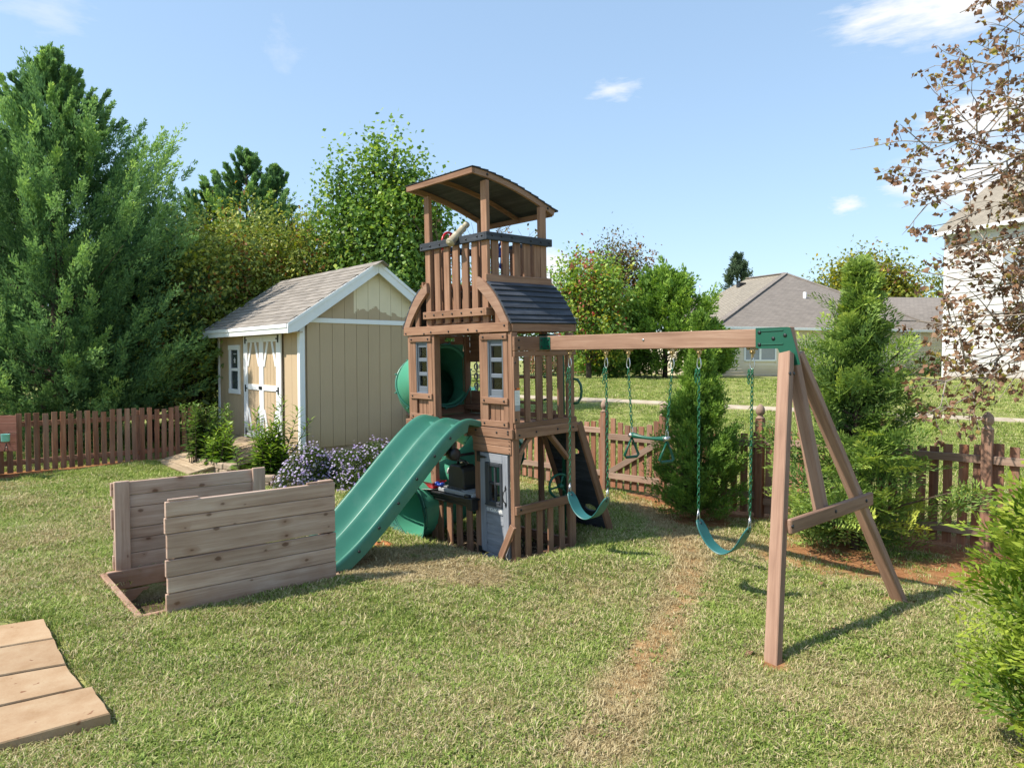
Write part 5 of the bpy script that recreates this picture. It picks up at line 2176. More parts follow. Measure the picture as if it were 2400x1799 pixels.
# ------------------------------------------------------------------ swings
def bw_pt(t, dz=0.0, dy=0.0):
    """world point under the beam, t metres out from the tower"""
    return TOW_0 + TOW_R @ (Vector((t, 0.485 + dy, 0.777 + GZ)) + Vector((0, 0, dz)))


UD = (TOW_R @ Vector((1, 0, 0))).normalized()
VD = (TOW_R @ Vector((0, 1, 0))).normalized()


def hanger(par, p):
    """brass swivel under the beam with a steel snap link; p is the beam underside; returns the hook point"""
    m = MB()
    m.bar(p - UD * 0.05 + Vector((0, 0, -0.004)), p + UD * 0.05 + Vector((0, 0, -0.004)), 0.034, 0.006, ch=0.002)
    for s in (-1, 1):
        m.lathe([(0.012, -0.012), (0.012, 0)], p + UD * 0.036 * s + Vector((0, 0, -0.006)), 6)
    m.bar(p + Vector((0, 0, -0.03)) - UD * 0.022, p + Vector((0, 0, -0.03)) + UD * 0.022, 0.02, 0.04, ch=0.004)
    m.tube([p + Vector((0, 0, -0.035)) - VD * 0.02, p + Vector((0, 0, -0.035)) + VD * 0.02], 0.012, 8)
    m.bar(p + Vector((0, 0, -0.04)), p + Vector((0, 0, -0.085)), 0.014, 0.02, (1, 0, 0), ch=0.004)
    m.build('hanger', BRASS, par)
    m = MB()
    c = p + Vector((0, 0, -0.125))
    pts = []
    for a in np.linspace(0, 2 * PI, 18, endpoint=False):
        wv = 0.019 + 0.006 * -math.sin(a)
        pts.append(c + UD * wv * math.cos(a) + Vector((0, 0, 0.05 * math.sin(a))))
    m.tube(pts, 0.0042, 6, closed=True)
    m.build('snap_link', STEEL, par)
    return c + Vector((0, 0, -0.05))


def chain(par, p, q, mat=CHAINGREEN, tail=0.0):
    m = MB()
    d = q - p
    L = d.length
    d.normalize()
    pitch = 0.036
    n = max(2, int(L / pitch))
    u0 = d.orthogonal().normalized()

    def link_(c, dd, k):
        u = dd.orthogonal().normalized()
        w_ = dd.cross(u)
        a0 = 0.5 if k % 2 else 0.5 + PI / 2
        s = u * math.cos(a0) + w_ * math.sin(a0)
        pts = []
        for a in np.linspace(0, 2 * PI, 10, endpoint=False):
            pts.append(c + dd * 0.024 * math.cos(a) * (1.0) + s * 0.0115 * math.sin(a))
        m.tube(pts, 0.0042, 5, closed=True)
    for k in range(n):
        link_(p + d * (L * (k + 0.5) / n), d, k)
    if tail:
        tp = p + UD * -0.004
        link_(p + UD * -0.012 + Vector((0, 0, -.008)), (UD * -0.6 + Vector((0, 0, -0.4))).normalized(), 0)
        for k in range(int(tail / pitch)):
            link_(p - UD * 0.03 + Vector((0, 0, -0.025 - k * pitch)), Vector((0, 0, -1)), k)
    m.build('chain', mat, par)


def belt(par, pts, width=0.135):
    P = catmull(pts, 8)
    m = MB()
    V, F = [], []
    n = len(P)
    for i, p in enumerate(P):
        k = i / (n - 1)
        e = min(k, 1 - k)
        wv = width * (0.52 + 0.48 * math.sin(min(1, e / 0.14) * PI / 2))
        if e < 0.02:
            wv = width * 0.36
        t = (P[min(i + 1, n - 1)] - P[max(i - 1, 0)]).normalized()
        nn = VD.cross(t).normalized()
        if nn.z < 0:
            nn = -nn
        for (a, b) in ((-0.5, 0.0), (-0.46, 0.006), (0.46, 0.006), (0.5, 0.0), (0.46, -0.006), (-0.46, -0.006)):
            V.append(p + VD * (a * wv) + nn * b)
    for i in range(n - 1):
        for j in range(6):
            k = (j + 1) % 6
            F.append([i * 6 + j, i * 6 + k, (i + 1) * 6 + k, (i + 1) * 6 + j])
    F += [[0, 1, 2, 3, 4, 5], [(n - 1) * 6 + j for j in range(6)][::-1]]
    m.raw(V, F)
    m.build('belt_seat', SWINGGREEN, par)
    m = MB()
    for p in (P[2], P[-3]):
        m.lathe([(0.012, -0.01), (0.012, 0.012)], p, 8)
    m.build('rivet', BOLT, par)


def w3(t, z):
    q = bw_pt(t)
    return Vector((q.x, q.y, z))


def belt_swing(t0, t1, e0, bt, e1, label, tails):
    sw_ = thing('belt_swing', label, 'swing', bw_pt((t0 + t1) / 2), group=None)
    o = sw_.location.copy()
    loc = lambda p: p - o
    h0 = hanger(sw_, loc(bw_pt(t0)))
    h1 = hanger(sw_, loc(bw_pt(t1)))
    E0, E1 = loc(w3(*e0)), loc(w3(*e1))
    for (h, e, s) in ((h0, E0, -1), (h1, E1, 1)):
        tri_top = e + Vector((0, 0, 0.085))
        chain(sw_, h, tri_top, tail=tails)
        m = MB()
        m.tube([tri_top + Vector((0, 0, 0.008)), e - VD * 0.028 + Vector((0, 0, -0.012)), e + VD * 0.028 + Vector((0, 0, -0.012)), tri_top + Vector((0, 0, 0.008))], 0.004, 6)
        m.tube([tri_top + Vector((0, 0, 0.008)), e - UD * 0.02 + Vector((0, 0, -0.012)), e + UD * 0.014 + Vector((0, 0, -0.012)), tri_top + Vector((0, 0, 0.008))], 0.004, 6)
        m.build('seat_link', STEEL, sw_)
    b = loc(w3(*bt))
    belt(sw_, [E0, E0.lerp(b, 0.5) + Vector((0, 0, -0.055)) - UD * 0.01, b, E1.lerp(b, 0.5) + Vector((0, 0, -0.055)) + UD * 0.01, E1])


belt_swing(0.343, 0.811, (0.349, 0.655), (0.586, 0.425), (0.837, 0.665), 'teal belt swing hanging nearest the tower', 0.15)
belt_swing(1.829, 2.318, (1.837, 0.622), (2.080, 0.382), (2.314, 0.637), 'teal belt swing hanging nearest the A-frame legs', 0.13)
tr = thing('trapeze_swing', 'green trapeze bar with two triangular rings hanging between the belt swings', 'trapeze swing', bw_pt(1.317))
o = tr.location.copy()
for (tt, te, zb) in ((1.076, 1.120, 1.291), (1.558, 1.509, 1.287)):
    h = hanger(tr, bw_pt(tt) - o)
    e = w3(te, zb) - o
    chain(tr, h, e + Vector((0, 0, 0.07)))
    m = MB()
    m.tube([e + Vector((0, 0, 0.075)) + UD * 0.013 * math.cos(a) + Vector((0, 0, -0.04 + 0.045 * math.sin(a))) for a in np.linspace(0, 2 * PI, 12, endpoint=False)], 0.004, 6, closed=True)
    m.tube([e - VD * 0.03, e + VD * 0.03], 0.02, 10)
    m.build('snap_link', STEEL, tr)
    m = MB()
    q = (UD * 0.35 + VD * 0.94)
    tri = [e + Vector((0, 0, -0.02)), e - q * 0.075 + Vector((0, 0, -0.185)), e - q * 0.055 + Vector((0, 0, -0.205)), e + q * 0.055 + Vector((0, 0, -0.205)), e + q * 0.075 + Vector((0, 0, -0.185))]
    m.tube(tri, 0.0135, 8, closed=True)
    m.build('ring', METGREEN, tr)
a, b = w3(1.120, 1.291) - o, w3(1.509, 1.287) - o
m = MB()
pp = [a.lerp(b, k) + Vector((0, 0, -0.012 * math.sin(PI * k))) for k in np.linspace(0, 1, 11)]
m.tube(pp, [0.027, 0.025, 0.02, 0.0165, 0.015, 0.015, 0.015, 0.0165, 0.02, 0.025, 0.027], 10)
m.build('trapeze_bar', METGREEN, tr)

# ------------------------------------------------------------------ toys on the counter
TR = (0.024, -0.001, -0.82)


def toy(name, label, cat, x, y, z):
    return thing(name, label, cat, tw(x, y, z), TR)


case = toy('toy_case', 'black plastic carry case standing upright on the counter under the slide', 'case', 0.93, 0.09, -0.732)
m = MB()
prof = [(0.115, 0.0), (0.118, 0.02), (0.108, 0.05), (0.108, 0.20), (0.100, 0.235), (0.075, 0.255), (0.0, 0.262)]
outl = [(-0.145, 0.0), (-0.15, 0.03), (-0.14, 0.05), (-0.135, 0.20), (-0.12, 0.24), (-0.085, 0.262), (0.085, 0.262), (0.12, 0.24), (0.135, 0.20), (0.14, 0.05), (0.155, 0.03), (0.15, 0.0)]
rings_ = [(-0.10, 0.90), (-0.085, 1.0), (0.085, 1.0), (0.10, 0.90)]
V, F = [], []
n = len(outl)
for (yy, s) in rings_:
    for (a, b) in outl:
        V.append((a * s, yy, 0.004 + (b - 0.13) * s + 0.13 - (0.13 - 0.13 * s) * 0))
for r_ in range(3):
    for j in range(n):
        k = (j + 1) % n
        F.append([r_ * n + j, r_ * n + k, (r_ + 1) * n + k, (r_ + 1) * n + j])
F += [list(range(n))[::-1], [3 * n + j for j in range(n)]]
m.raw(V, F)
m.bx(-0.16, 0.165, -0.105, 0.105, 0.0, 0.018, 0.006)
m.build('case_shell', BLACK, case)
m = MB()
m.tube([(-0.075, 0, 0.25), (-0.075, 0, 0.285), (-0.05, 0, 0.302), (0.05, 0, 0.302), (0.075, 0, 0.285), (0.075, 0, 0.25)], 0.015, 8)
m.build('handle', BLACK, case)
tray = toy('toy_tray', 'red plastic tray on the left end of the counter', 'tray', 1.37, 0.0, -0.778)
m = MB()
V = []
for (a, b, c) in ((0.10, 0.07, 0.02), (0.125, 0.095, 0.085), (0.135, 0.105, 0.088), (0.122, 0.09, 0.08), (0.095, 0.065, 0.03)):
    V += [(-a, -b, c), (a, -b, c), (a, b, c), (-a, b, c)]
F = [[0, 1, 2, 3], [16, 17, 18, 19]]
for r_ in range(4):
    for j in range(4):
        k = (j + 1) % 4
        F.append([r_ * 4 + j, r_ * 4 + k, r_ * 4 + 4 + k, r_ * 4 + 4 + j])
m.raw(V, F)
m.build('tray_shell', RED, tray)
plt = toy('plate', 'white plastic plate under the red tray', 'plate', 1.37, 0.0, -0.779)
m = MB()
m.lathe([(0.10, 0.0), (0.155, 0.014), (0.16, 0.018), (0.10, 0.006)], (0, 0, 0), 18)
m.build('plate_disc', WHITEPL, plt)
tap = toy('toy_tap', 'white curved toy tap behind the black case', 'tap', 1.17, 0.14, -0.735)
m = MB()
m.tube([(0, 0, 0), (0, 0, 0.13), (0.0, 0, 0.165), (-0.025, -0.005, 0.185), (-0.055, -0.01, 0.18), (-0.07, -0.012, 0.155), (-0.07, -0.012, 0.12)], 0.014, 8)
m.lathe([(0.03, 0), (0.03, 0.012), (0.018, 0.018)], (0, 0, 0), 10)
m.build('spout', WHITEPL, tap)
car = toy('toy_figure', 'small blue toy lying beside the red tray', 'toy', 1.20, -0.03, -0.735)
m = MB()
m.box((0, 0, 0.022), (0.09, 0.045, 0.03), None, 0.012)
m.lathe([(0.02, -0.03), (0.024, 0), (0.02, 0.03)], (0.05, 0, 0.03), 8, Matrix.Rotation(PI / 2, 3, 'X'))
m.lathe([(0.02, -0.03), (0.024, 0), (0.02, 0.03)], (-0.04, 0, 0.03), 8, Matrix.Rotation(PI / 2, 3, 'X'))
m.build('toy_body', BLUE, car)
pan = toy('toy_pan', 'cream round toy pan leaning behind the black case', 'pan', 1.06, 0.21, -0.735)
m = MB()
m.lathe([(0.0, -0.012), (0.11, -0.012), (0.13, 0.02), (0.135, 0.02), (0.112, -0.018)], (0, 0.03, 0.14), 18, Matrix.Rotation(PI / 2 - 0.15, 3, 'X'))
m.build('pan_bowl', BEIGE, pan)
# ------------------------------------------------------------------ landing box of weathered boards
box = thing('landing_box', 'weathered grey-brown board box around the foot of the wave slide', 'wooden box', PITF + Vector((0, 0, BZ)), (0, 0, math.atan2(bu.y, bu.x)))


def bxl(p):
    q = Vector(p) - PITF
    return Vector((q.dot(bu), q.dot(bv), q.z))


a0, a1 = bxl(BXA), bxl(BXB)
c0, c1 = bxl(BXC), bxl(BXD)
ylo, yhi = a0.y, c0.y - 0.03


def board_wall(x0, x1, y, th, heights, lean, name, jag):
    z = -0.03
    for i, h in enumerate(heights):
        dx0, dx1 = random.uniform(-jag, jag), random.uniform(-jag * .6, jag * .6)
        m = MB()
        dy = random.uniform(-0.004, 0.004) + lean * z
        m.bx(x0 + dx0, x1 + dx1, y + dy, y + dy + th, z + 0.002, z + h - 0.003 - random.choice((0, 0, 0.004)), 0.004)
        m.build(name, WEATHERED, box)
        z += h
    return z


hn = [0.19, 0.125, 0.135, 0.19, 0.125, 0.125]
ztop = board_wall(a0.x, a1.x, ylo, 0.035, hn, 0.0, 'board', 0.009)
hf = [0.19, 0.13, 0.10, 0.19, 0.11, 0.13]
zt2 = board_wall(c0.x, c1.x, yhi, 0.035, hf, 0.0, 'board', 0.014)
for (x, y) in ((a0.x + 0.06, ylo + 0.036), (a1.x - 0.13, ylo + 0.036), (c0.x + 0.008, yhi - 0.039), (c1.x - 0.125, yhi - 0.039)):
    m = MB()
    top = (ztop if y < (ylo + yhi) / 2 else zt2) + random.uniform(0.004, 0.012)
    m.bx(x, x + 0.125, y, y + 0.037, -0.25, top, 0.005)
    m.build('batten', WEATHERED, box)
# thin cleats on the near panel's top edge
for (x0, x1) in ((a0.x + 0.02, a0.x + 0.24), (a1.x - 0.25, a1.x - 0.01)):
    m = MB()
    m.bx(x0, x1, ylo + 0.006, ylo + 0.03, ztop - 0.002, ztop + 0.012, 0.003)
    m.build('cleat', WEATHERED, box)
# sunk frame: rim boards and inner side boards
m = MB()
m.bx(-0.02, 0.03, -0.02, 1.36, -0.31, 0.022, 0.006)
m.build('rim_board', WEATHERED, box)
m = MB()
m.bx(0.031, 1.62, -0.02, 0.025, -0.31, 0.02, 0.006)
m.build('rim_board', WEATHERED, box)
for (z0, z1) in ((-0.14, 0.03), (-0.31, -0.155)):
    m = MB()
    m.bx(0.031, 1.62, 1.305, 1.345, z0, z1, 0.005)
    m.build('side_board', WEATHERED, box)
m = MB()
m.bx(1.59, 1.63, 0.03, 1.30, -0.31, 0.02, 0.005)
m.build('side_board', WEATHERED, box)

# ------------------------------------------------------------------ mud kitchen at the left edge
mk = thing('mud_kitchen', 'low faded red wooden play bench with a tall back board at the left fence', 'bench', (-8.95, 11.75, 0), (0, 0, 0.10))
for i in range(4):
    m = MB()
    m.bx(-0.75, 0.68, 0.0, 0.022, 0.455 + i * 0.15, 0.455 + (i + 1) * 0.15 - 0.004)
    m.build('back_board', PINKWOOD, mk)
m = MB()
m.bx(-0.75, 0.36, -0.42, -0.002, 0.41, 0.445)
m.build('bench_top', RAMPWOOD, mk)
m = MB()
m.bx(-0.74, 0.35, -0.41, -0.38, 0.30, 0.405)
m.bx(0.32, 0.35, -0.379, -0.01, 0.30, 0.405)
m.build('apron', PINKWOOD, mk)
for (x, y) in ((0.27, -0.37), (0.27, -0.06), (-0.7, -0.37), (-0.7, -0.06)):
    m = MB()
    m.bx(x, x + 0.06, y, y + 0.05, -0.03, 0.299)
    m.build('leg', PINKWOOD, mk)
m = MB()
m.bx(-0.7, 0.33, -0.36, -0.30, 0.12, 0.15)
m.build('lower_shelf', PINKWOOD, mk)
m = MB()
m.tube([(-0.75, -0.03, 0.83), (0.42, -0.03, 0.83)], 0.006, 6)
m.tube([(-0.75, -0.03, 0.79), (0.42, -0.03, 0.79)], 0.005, 6)
for x in (-0.5, -0.2, 0.1, 0.25, 0.41):
    m.tube([(x, 0, 0.83), (x, -0.03, 0.83), (x, -0.035, 0.75), (x, -0.06, 0.735)], 0.005, 6)
m.build('hook_rail', BOLT, mk)
cup = thing('hanging_cup', 'pale teal cup hanging on the red play bench board', 'cup', (-8.95 + 0.58, 11.72, 0.63))
m = MB()
m.lathe([(0.055, 0.0), (0.062, 0.01), (0.066, 0.12), (0.070, 0.125), (0.062, 0.12), (0.05, 0.02)], (0, -0.03, 0), 16)
m.build('cup_body', TEALCUP, cup)
m = MB()
m.tube([(0, 0.02, 0.10), (0, 0.05, 0.14)], 0.006, 6)
m.build('hook', BOLT, cup)
tg = thing('toy_whisk', 'small dark wire tool hanging under the teal cup', 'utensil', (-8.95 + 0.57, 11.73, 0.46))
m = MB()
for s in (-1, 1):
    m.tube([(0, -0.01, 0.14), (0.018 * s, -0.01, 0.08), (0.03 * s, -0.01, 0.0)], 0.006, 5)
m.bar((-.02, -.01, .07), (.02, -.01, .07), .01, .01)
m.build('wire_frame', BOLT, tg)

# ------------------------------------------------------------------ garden edging
edging = thing('block_edging', 'low curved edging of tan blocks at the shrub beside the ramp', 'garden edging', gnd(458, 1088), (0, 0, 0))
o = edging.location.copy()
cur = catmull([gnd(452, 1086), gnd(470, 1096), gnd(500, 1106), gnd(535, 1112)], 20)
L = 0
last = None
acc = 0
pos = []
for i in range(1, len(cur)):
    acc += (cur[i] - cur[i - 1]).length
    if acc > 0.235:
        acc = 0
        pos.append((cur[i], (cur[i] - cur[i - 1]).normalized()))
_bm = MB()
_bm.bx(-0.112, 0.112, -0.085, 0.085, 0.0, 0.098, 0.012)
blk_me = _bm.mesh('block', [BLOCK])
for course in (0, 1):
    for i, (p, d) in enumerate(pos):
        q = p + d * (0.115 if course else 0)
        a = math.atan2(d.y, d.x) + random.uniform(-.05, .05)
        link('block', blk_me, edging, (q.x - o.x, q.y - o.y, 0.0 + 0.1 * course + random.uniform(-.004, .002)), (0, 0, a))
# retained bed behind the edging
m = MB()
c = gnd(515, 1085)
bed = []
for a in np.linspace(0, 2 * PI, 20, endpoint=False):
    bed.append((0.75 * math.cos(a) * 1.1, 0.55 * math.sin(a)))
m.prism(bed, lambda a, b, t: Vector((c.x + a, c.y + 0.35 + b, t)), -0.1, 0.14)
bo = m.build('planting_bed', None or block_mat('dark_bed_soil', (0.05, 0.03, 0.018), (0.1, 0.06, 0.035), (0.16, 0.1, 0.06), 14))
bo['kind'] = 'structure'
blocks_r = thing('block_edging', 'two tan edging blocks under the tall leafy plant by the purple flowers', 'garden edging', gnd(640, 1144), (0, 0, 0))
for i in range(3):
    link('block', blk_me, blocks_r, (-0.16 + i * 0.255, 0.01 * i, 0.0), (0, 0, 0.12 - 0.1 * i))
    link('block', blk_me, blocks_r, (-0.10 + i * 0.255, 0.02 + 0.01 * i, 0.1), (0, 0, 0.05))

lump = thing('clay_lump', 'orange-brown lump half buried in straw beside the wave slide', 'clay lump', gnd(895, 1288, -.03))
m = MB()
for (x, y, r_) in ((-0.05, 0, 0.085), (0.06, 0.03, 0.07), (0.0, 0.08, 0.075)):
    V, F = [], []
    for i in range(6):
        for j in range(9):
            a, b = PI * i / 5, 2 * PI * j / 9
            rr = r_ * (1 + 0.2 * math.sin(3 * b + i * 2 + x * 40))
            V.append((x + rr * math.sin(a) * math.cos(b), y + rr * math.sin(a) * math.sin(b), 0.02 + rr * 0.7 * math.cos(a)))
    for i in range(5):
        for j in range(9):
            k = (j + 1) % 9
            F.append([i * 9 + j, i * 9 + k, (i + 1) * 9 + k, (i + 1) * 9 + j])
    m.raw(V, F, smooth=True)
m.build('lump', CLAY, lump)
# ------------------------------------------------------------------ plants
def unit(a):
    return a / np.maximum(np.linalg.norm(a, axis=-1, keepdims=True), 1e-9)


def rand_unit(n):
    return unit(rng.normal(size=(n, 3)))


def kites(P, D, L, W, rv, fold=0.0, nrm=None):
    """diamond leaflets: base P, direction D, length L, width W -> V, F, rv"""
    n = len(P)
    if nrm is None:
        nrm = rand_unit(n)
    side = unit(np.cross(D, nrm))
    up = np.cross(side, D)
    L = np.broadcast_to(L, (n,))[:, None]
    W = np.broadcast_to(W, (n,))[:, None]
    a = P
    m = P + D * L * 0.45
    b = m + side * W * 0.5 + up * L * fold
    c = P + D * L
    d = m - side * W * 0.5 + up * L * fold
    V = np.stack([a, b, c, d], 1).reshape(-1, 3)
    F = np.arange(4 * n).reshape(n, 4)
    return V, F, np.repeat(rv, 4)


def join(parts):
    Vs, Fs, Rs, o = [], [], [], 0
    for V, F, r_ in parts:
        Vs.append(V)
        Fs.append(F + o)
        Rs.append(r_)
        o += len(V)
    return np.concatenate(Vs), np.concatenate(Fs), np.concatenate(Rs)


def foliage(name, parts, mat, parent):
    V, F, r_ = join(parts)
    me = make_mesh(name, V, F, mat, {'rv': ('FLOAT', np.clip(r_, 0, 1))})
    return link(name, me, parent)


def plumes(O, D, L, W, M, tone, leaf, leafw, spread=0.55, tip=0.25):
    """feathery conifer plumes: N axes from O along D (length L, half width W), M leaflets each"""
    n = len(O)
    u = rng.uniform(0.0, 1, (n, M)) ** 0.8
    ref = rand_unit(n)
    s = unit(np.cross(D, ref))
    t = np.cross(D, s)
    ang = rng.uniform(0, 2 * PI, (n, M))
    rad = s[:, None] * np.cos(ang)[..., None] + t[:, None] * np.sin(ang)[..., None]
    env = (np.sin(np.clip(u, 0, 1) * PI * 0.85 + 0.28))
    r0 = rng.uniform(0, 1, (n, M)) * env * np.asarray(W)[:, None] * 0.75
    # plume axis droops or lifts a little
    P = O[:, None] + D[:, None] * (u * L[:, None])[..., None] + rad * r0[..., None]
    dirs = unit(D[:, None] * (1.0) + rad * spread * rng.uniform(0.4, 1.5, (n, M))[..., None] + rng.normal(0, 0.16, (n, M, 3)) + np.array([0, 0, 0.12]))
    ll = leaf * rng.uniform(0.6, 1.3, (n, M)) * (1.1 - 0.45 * u)
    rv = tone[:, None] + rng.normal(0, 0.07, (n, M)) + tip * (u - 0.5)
    return kites(P.reshape(-1, 3), dirs.reshape(-1, 3), ll.ravel(), leafw * rng.uniform(0.7, 1.3, n * M), rv.ravel())


def fronds(O, D, L, W, M, tone, leaf, leafw, tip=0.5):
    """flat fern-like sprays: leaflets in one plane both sides of each axis, with side twigs"""
    n = len(O)
    up = unit(np.array([0, 0, 1.0]) + rng.normal(0, 0.45, (n, 3)))
    s = unit(np.cross(D, up))
    u = np.tile(np.linspace(0.06, 1.0, M), (n, 1)) + rng.normal(0, 0.015, (n, M))
    sg = np.where(np.arange(M) % 2 == 0, 1.0, -1.0)[None, :]
    taper = np.clip(1.15 - u, 0.12, 1) * np.clip(u * 4 + 0.25, 0, 1)
    # three leaflets per side twig
    parts = []
    for k in range(4):
        off = (k * 0.27) * taper * W[:, None]
        base = O[:, None] + D[:, None] * ((u + 0.10 * k * taper) * L[:, None])[..., None] + s[:, None] * (sg * off)[..., None] + np.array([0, 0, -0.12]) * ((u ** 2) * L[:, None])[..., None]
        a = 0.35 if k % 2 == 0 else 0.95
        dirs = unit(D[:, None] * (1.0 - 0.2 * a) + s[:, None] * (sg * a * rng.uniform(0.7, 1.3, (n, M)))[..., None] + rng.normal(0, 0.10, (n, M, 3)))
        ll = leaf * rng.uniform(0.7, 1.25, (n, M)) * (0.55 + 0.6 * taper)
        rv = tone[:, None] + rng.normal(0, 0.06, (n, M)) + tip * (np.maximum(u, 0.25 * k) - 0.5)
        nr = np.repeat(np.cross(s, D)[:, None], M, 1) + rng.normal(0, 0.35, (n, M, 3))
        parts.append(kites(base.reshape(-1, 3), dirs.reshape(-1, 3), ll.ravel(), leafw * rng.uniform(0.8, 1.2, n * M), rv.ravel(), nrm=unit(nr.reshape(-1, 3))))
    return parts


LEY = leaf_mat('dark_cypress_foliage', [(0.0, (0.024, 0.052, 0.024)), (0.4, (0.072, 0.135, 0.054)), (0.7, (0.155, 0.245, 0.078)), (1.0, (0.32, 0.41, 0.105))], 0.3, 0.6, 0.15, gain=1.75)
LEYB = leaf_mat('bright_cypress_foliage', [(0.0, (0.025, 0.05, 0.015)), (0.4, (0.085, 0.14, 0.036)), (0.7, (0.18, 0.25, 0.055)), (1.0, (0.38, 0.42, 0.085))], 0.3, 0.55, 0.2, gain=1.6)
CEDAR = leaf_mat('yellow_green_cedar_foliage', [(0.0, (0.03, 0.058, 0.012)), (0.45, (0.085, 0.15, 0.027)), (0.75, (0.165, 0.24, 0.04)), (1.0, (0.27, 0.33, 0.065))], 0.25, 0.6, 0.15, gain=1.85)
GREYCON = leaf_mat('grey_green_conifer_foliage', [(0.0, (0.018, 0.032, 0.018)), (0.45, (0.055, 0.085, 0.045)), (1.0, (0.13, 0.18, 0.09))], 0.2, 0.6, 0.15, gain=1.4)
FORE = leaf_mat('lime_cypress_foliage', [(0.0, (0.03, 0.065, 0.012)), (0.35, (0.11, 0.20, 0.025)), (0.65, (0.27, 0.38, 0.045)), (1.0, (0.48, 0.54, 0.08))], 0.3, 0.5, 0.2, gain=0.82)


def conifer(name, label, base, height, prof, mat, n_branch, M, leaf, leafw, cat='tree', group=None, el=(20, 55), per=5, low=0.06, plume=(0.55, 0.16), kind='plume', tone0=0.42, trunk_r=0.13, fill=0.35, rough=0.0, lean=None, flame=False):
    """prof(h in 0..1) -> crown radius in metres; branches carry plumes or flat sprays"""
    t = thing(name, label, cat, base, group=group)
    nb = n_branch
    h = rng.uniform(low, 1.0, nb) ** 0.95
    az = rng.uniform(0, 2 * PI, nb)
    R_ = np.array([prof(v) for v in h]) * rng.uniform(0.78 - rough, 1.12 + rough, nb) * (1 + rough * np.sin(az * 3 + h * 17))
    e = np.radians(el[0] + (el[1] - el[0]) * h + rng.normal(0, 9, nb))
    d = np.stack([np.cos(az) * np.cos(e), np.sin(az) * np.cos(e), np.sin(e)], -1)
    ln = R_ / np.maximum(np.cos(e), 0.25)
    z0 = h * height - np.sin(e) * ln * 0.55
    z0 = np.clip(z0, 0.05 * height * 0.3, height * 0.985)
    O = np.stack([np.zeros(nb), np.zeros(nb), z0], -1)
    if lean is not None:
        O[:, :2] += np.outer(h, lean)
    # plumes along the outer part of each branch
    k = per
    f = rng.uniform(fill, 1.0, (nb, k)) ** 0.7
    f[:, 0] = 1.0
    wid = (0.15 * (1.12 - f))[..., None] if flame else 0.05
    # branches sweep upwards towards their tips
    lift = np.zeros((nb, k, 3))
    if flame:
        lift[..., 2] = (f ** 2.2) * ln[:, None] * 0.22
    P = O[:, None] + d[:, None] * (ln[:, None] * f)[..., None] + lift + rng.normal(0, 1, (nb, k, 3)) * wid * R_[:, None, None]
    ang = rng.normal(0, 0.26 if flame else 0.45, (nb, k, 3))
    pd = unit(d[:, None] + ang + np.array([0, 0, 0.45 if flame else 0.25]))
    pl = plume[0] * rng.uniform(0.6, 1.25, (nb, k)) * (0.6 + 0.4 * np.clip(R_ / max(R_.mean(), 1e-3), 0.3, 1.3))[:, None]
    pl[:, 0] *= 1.15
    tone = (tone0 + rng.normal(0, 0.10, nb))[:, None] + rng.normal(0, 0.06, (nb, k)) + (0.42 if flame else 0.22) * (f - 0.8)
    if flame:
        pl *= (1.15 - 0.5 * f) * np.clip(R_ / 1.7, 0.38, 1.1)[:, None]
    P2, D2, L2, T2 = P.reshape(-1, 3) - pd.reshape(-1, 3) * pl.reshape(-1, 1) * 0.6, pd.reshape(-1, 3), pl.ravel(), tone.ravel()
    W2 = L2 * plume[1] / plume[0] * rng.uniform(0.8, 1.2, len(L2))
    # a leading shoot at the top
    nt = 5
    P2 = np.concatenate([P2, np.tile([[0, 0, height * 0.93]], (nt, 1)) + rng.normal(0, 0.04, (nt, 3))])
    D2 = np.concatenate([D2, unit(np.array([0, 0, 1.0]) + rng.normal(0, 0.22, (nt, 3)))])
    L2 = np.concatenate([L2, np.full(nt, height * 0.07 + 0.1)])
    W2 = np.concatenate([W2, np.full(nt, 0.05)])
    T2 = np.concatenate([T2, np.full(nt, tone0)])
    if kind == 'plume':
        parts = [plumes(P2, D2, L2, W2, M, T2, leaf, leafw)]
    else:
        parts = fronds(P2, D2, L2, W2, M, T2, leaf, leafw)
    foliage('crown', parts, mat, t)
    m = MB()
    pts = [Vector((0, 0, -0.2)), Vector((0.01, 0, height * 0.35)), Vector((-0.01, 0.01, height * 0.7)), Vector((0, 0, height * 0.97))]
    m.tube(pts, [trunk_r, trunk_r * 0.75, trunk_r * 0.4, 0.008], 8)
    idx = rng.choice(nb, min(nb, 70), replace=False)
    for i in idx:
        a = Vector(O[i])
        b = Vector(O[i] + d[i] * ln[i] * 0.85)
        m.tube([a, a.lerp(b, 0.5), b], [0.02 + 0.012 * R_[i], 0.014, 0.005], 4, caps=False)
    m.build('trunk', BARK, t)
    return t


def interp(tbl):
    a = np.array(tbl, float)
    return lambda v: float(np.interp(v, a[:, 0], a[:, 1]))


